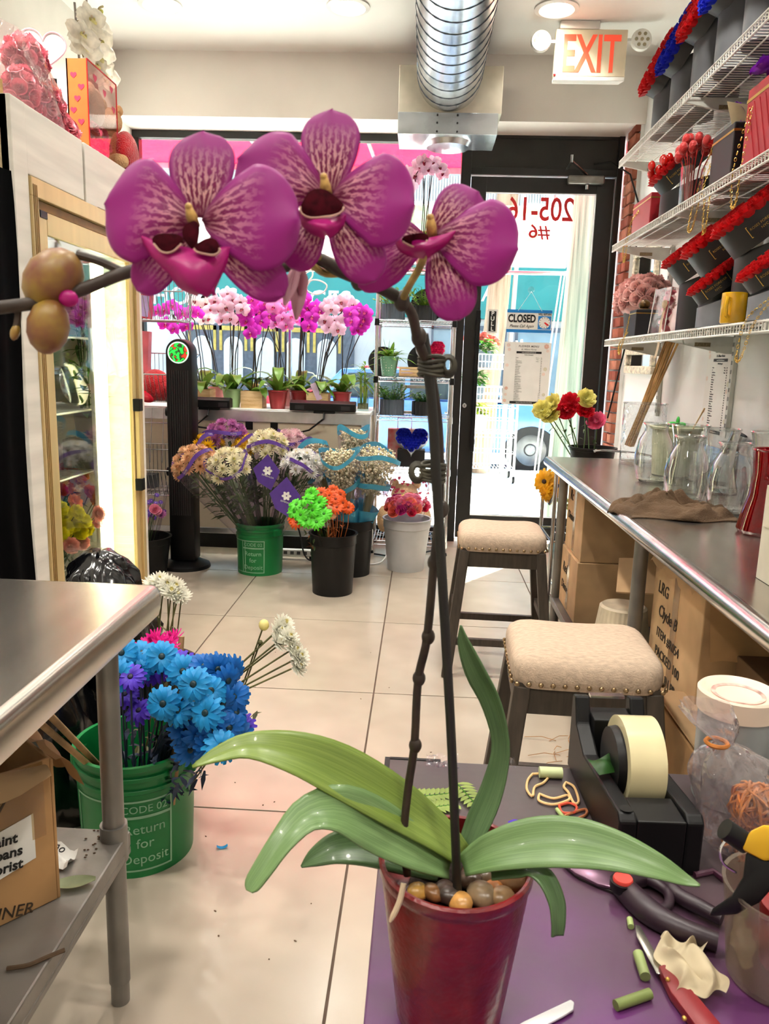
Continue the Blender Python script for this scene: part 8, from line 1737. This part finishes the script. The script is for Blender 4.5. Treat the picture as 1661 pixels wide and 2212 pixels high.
grip([(1345, 1905, .011), (1390, 1890, .012), (1430, 1895, .012), (1460, 1930, .012), (1510, 1958, .012), (1560, 1985, .011)], [.014, .013, .011, .009, .009, .008], 'handle'); grip([(1345, 1915, .011), (1385, 1955, .012), (1425, 1985, .012), (1480, 2010, .012), (1550, 2035, .011)], [.014, .015, .014, .012, .01], 'handle')
grip([(1385, 1890, .012), (1440, 1925, .012), (1440, 1960, .012), (1400, 1965, .012)], [.008, .006, .006, .007], 'spring_guard')
c = on(1345, 1905, .022); B().lathe([(0, .006), (.0105, .006), (.0115, .004), (.0115, 0)], 24, c).build('pivot_button', M('red_button', '#e2483e', .4), tps, world=True); B().lathe([(0.0, .002), (.0145, .002), (.0145, -.006), (.013, -.01)], 24, c).build('pivot_collar', m_blk, tps, world=True)
B().tube([on(1500, 1890, .004), on(1540, 1882, .005), on(1565, 1900, .004)], .004, 8).build('lanyard', M('plum_cord', '#4a2038', .5), tps, world=True)
# knives
tkn = thing('folding_knife', 'florist knife with red handle and short blade at the lower right', 'knife', on(1480, 2140))
def slabw(t, pts, dz, h, nm, m, bev=.001):
    P_ = [on(x, y, dz) for x, y in pts]; b = B(); n = len(P_); b.add(P_+[p+UP*h for p in P_], [tuple(range(n))[::-1], tuple(range(n, 2*n))]+[(i, (i+1) % n, n+(i+1) % n, n+i) for i in range(n)]); return b.build(nm, m, t, 30, bev, world=True)
slabw(tkn, [(1372, 2000), (1382, 2002), (1430, 2085), (1436, 2108), (1418, 2105), (1375, 2025)], .006, .0016, 'blade', M('knife_steel', '#a9a79c', .25, .9, var=.1), .0004); slabw(tkn, [(1420, 2105), (1440, 2100), (1475, 2135), (1570, 2250), (1550, 2270), (1500, 2235), (1445, 2160)], .001, .011, 'handle', M('red_handle', '#7d2026', .4, var=.1), .002)
for (x, y) in ((1442, 2116), (1478, 2200)): B().ell(on(x, y, .0125), .0025, 8, 6).build('rivet', m_gold, tkn, world=True)
tkw = thing('table_knife', 'pale bright blade tip at the bottom edge of the table', 'knife', on(1190, 2190)); slabw(tkw, [(1130, 2212), (1232, 2164), (1240, 2170), (1238, 2186), (1215, 2200), (1100, 2260), (1060, 2255)], .002, .003, 'blade', M('white_blade', '#e6e7e9', .3, .2), .001)
# tissue
def tis(u, v):
    c = on(1484, 2105, .0); q = V((u-.5)*.05+.008*math.sin(v*8), (v-.5)*.075+.006*math.sin(u*9), .012+.02*abs(math.sin(u*5+v*2))*math.sin(PI*u)*math.sin(PI*v)+.008*math.sin(13*u)*math.sin(9*v)); return c+q
tag(B().sheet(tis, 26, 30).build('tissue', TL('tissue_cream', '#d8c9a8', .3, .9, .08)), 'crumpled cream paper tissue beside the knife handle', 'tissue')
# cup with the glue gun
cc = on(1622, 2110); tcp = thing('plastic_cup', 'clear plastic tub at the lower right holding tools', 'tub', (cc.x+.025, cc.y, ZP+.001))
B().lathe([(0, .002), (.048, .002), (.06, .1), (.0615, .1), (.062, .104), (.058, .103), (.047, .006), (0, .006)], 40).build('cup', GL('cup_plastic', '#e9e4dd', .12, .5, .1, film='#c9b8a6', film_amt=.2), tcp)
tag(B().lathe([(0, .002), (.03, .002), (.036, .07), (0, .075)], 24).build('red_canister', M('dark_red_plastic', '#8e1418', .35), loc=(cc.x+.04, cc.y+.005, ZP+.012)), 'dark red plastic cap inside the clear tub', 'cap')
tg = thing('glue_gun', 'yellow and black hand tool with a curved trigger standing in the clear tub', 'hand tool', at(1600, 1900, d=.77)); DG = .77
def gp(x, y, e=0): return at(x, y, d=DG+e)
def gun(pts, e0, e1, nm, m, bev=.003):
    b = B(); n = len(pts); b.add([gp(x, y, e0) for x, y in pts]+[gp(x, y, e1) for x, y in pts], [tuple(range(n))[::-1], tuple(range(n, 2*n))]+[(i, (i+1) % n, n+(i+1) % n, n+i) for i in range(n)]); return b.build(nm, m, tg, 30, bev, world=True)
gun([(1602, 1835), (1620, 1795), (1650, 1782), (1720, 1790), (1720, 1850), (1650, 1860)], -.012, .012, 'yellow_body', M('tool_yellow', '#e0b020', .4, var=.05)); gun([(1612, 1838), (1650, 1858), (1700, 1862), (1680, 1905), (1640, 1950), (1590, 1975), (1530, 1980), (1540, 1962), (1580, 1935), (1605, 1895)], -.009, .009, 'trigger_handle', m_blk)
B().tube([gp(1565, 1790), gp(1612, 1822)], [.0105, .0105], 16).build('nozzle', m_blk, tg, world=True); B().tube(px_path([(1570, 1812, DG), (1556, 1835, DG), (1562, 1865, DG), (1590, 1885, DG)], 14), .0013, 6).build('wire_hook', m_chrome, tg, world=True)
B().tube([gp(1690, 1860), gp(1700, 2050)], .012, 12).build('grip', m_blk, tg, world=True)
# dry straw on the floor by the near stool
for k in range(16):
    p = at(rnd(1180, 1280), rnd(1590, 1650), z=0); q = p+V(rnd(-.12, .12), rnd(-.1, .1), .004); tag(B().tube([p+V(0, 0, .003), (p+q)/2+V(rnd(-.01, .01), 0, .012), q+V(0, 0, .002)], .0012, 4).build('dry_straw', M('straw', '#a5713c', .8)), 'dry brown straw scattered on the floor behind the table', 'straw', 'straw on the floor')
for k in range(26):   # floor_crumb
    p = at(rnd(430, 1000), rnd(1340, 2150), z=0); tag(B().ell((0, 0, .0012), (rnd(.002, .005), .0022, .0012), 5, 4).build('soil_crumb', M('soil', '#5b4432', .9), loc=p, rot=(0, 0, rnd(0, 3))), 'tiny dark crumb on the open floor tiles', 'crumb', 'crumbs on the floor')
# ---------------------------------------------------------------- ceiling lamps
m_lamp = M('lamp_diffuser', '#fff3dc', .5, var=0, emit=14)
def downlight(x, y, label):
    t = thing('ceiling_light', label, 'ceiling light', (x, y, ZC), group='recessed ceiling lights')
    B().lathe([(.085, 0), (.125, 0), (.125, -.008), (.1, -.014), (.085, -.004)], 32).build('trim_ring', m_white, t)
    B().lathe([(0, -.006), (.086, -.006)], 32).build('diffuser', m_lamp, t)
    ld = bpy.data.lights.new('downlight', 'AREA'); ld.shape = 'DISK'; ld.size = .17; ld.spread = math.radians(120); ld.energy = LAMP; ld.color = (1, .95, .86)
    o = bpy.data.objects.new('lamp_light', ld); COL.objects.link(o); o.parent = t; o.location = (0, 0, -.02)
LAMP = 7.2
for (x, l) in ((-1.6, 'round recessed ceiling light by the wall above the cooler'), (-.508, 'round recessed ceiling light beside the silver duct over the orchids'), (.676, 'round recessed ceiling light above the EXIT sign')):
    downlight(x, 4.9, l)
for y in (3.1, 1.3, -.5):
    for x in (-1.6, -.508, .676): downlight(x, y, 'round recessed ceiling light overhead, out of view behind the front row')
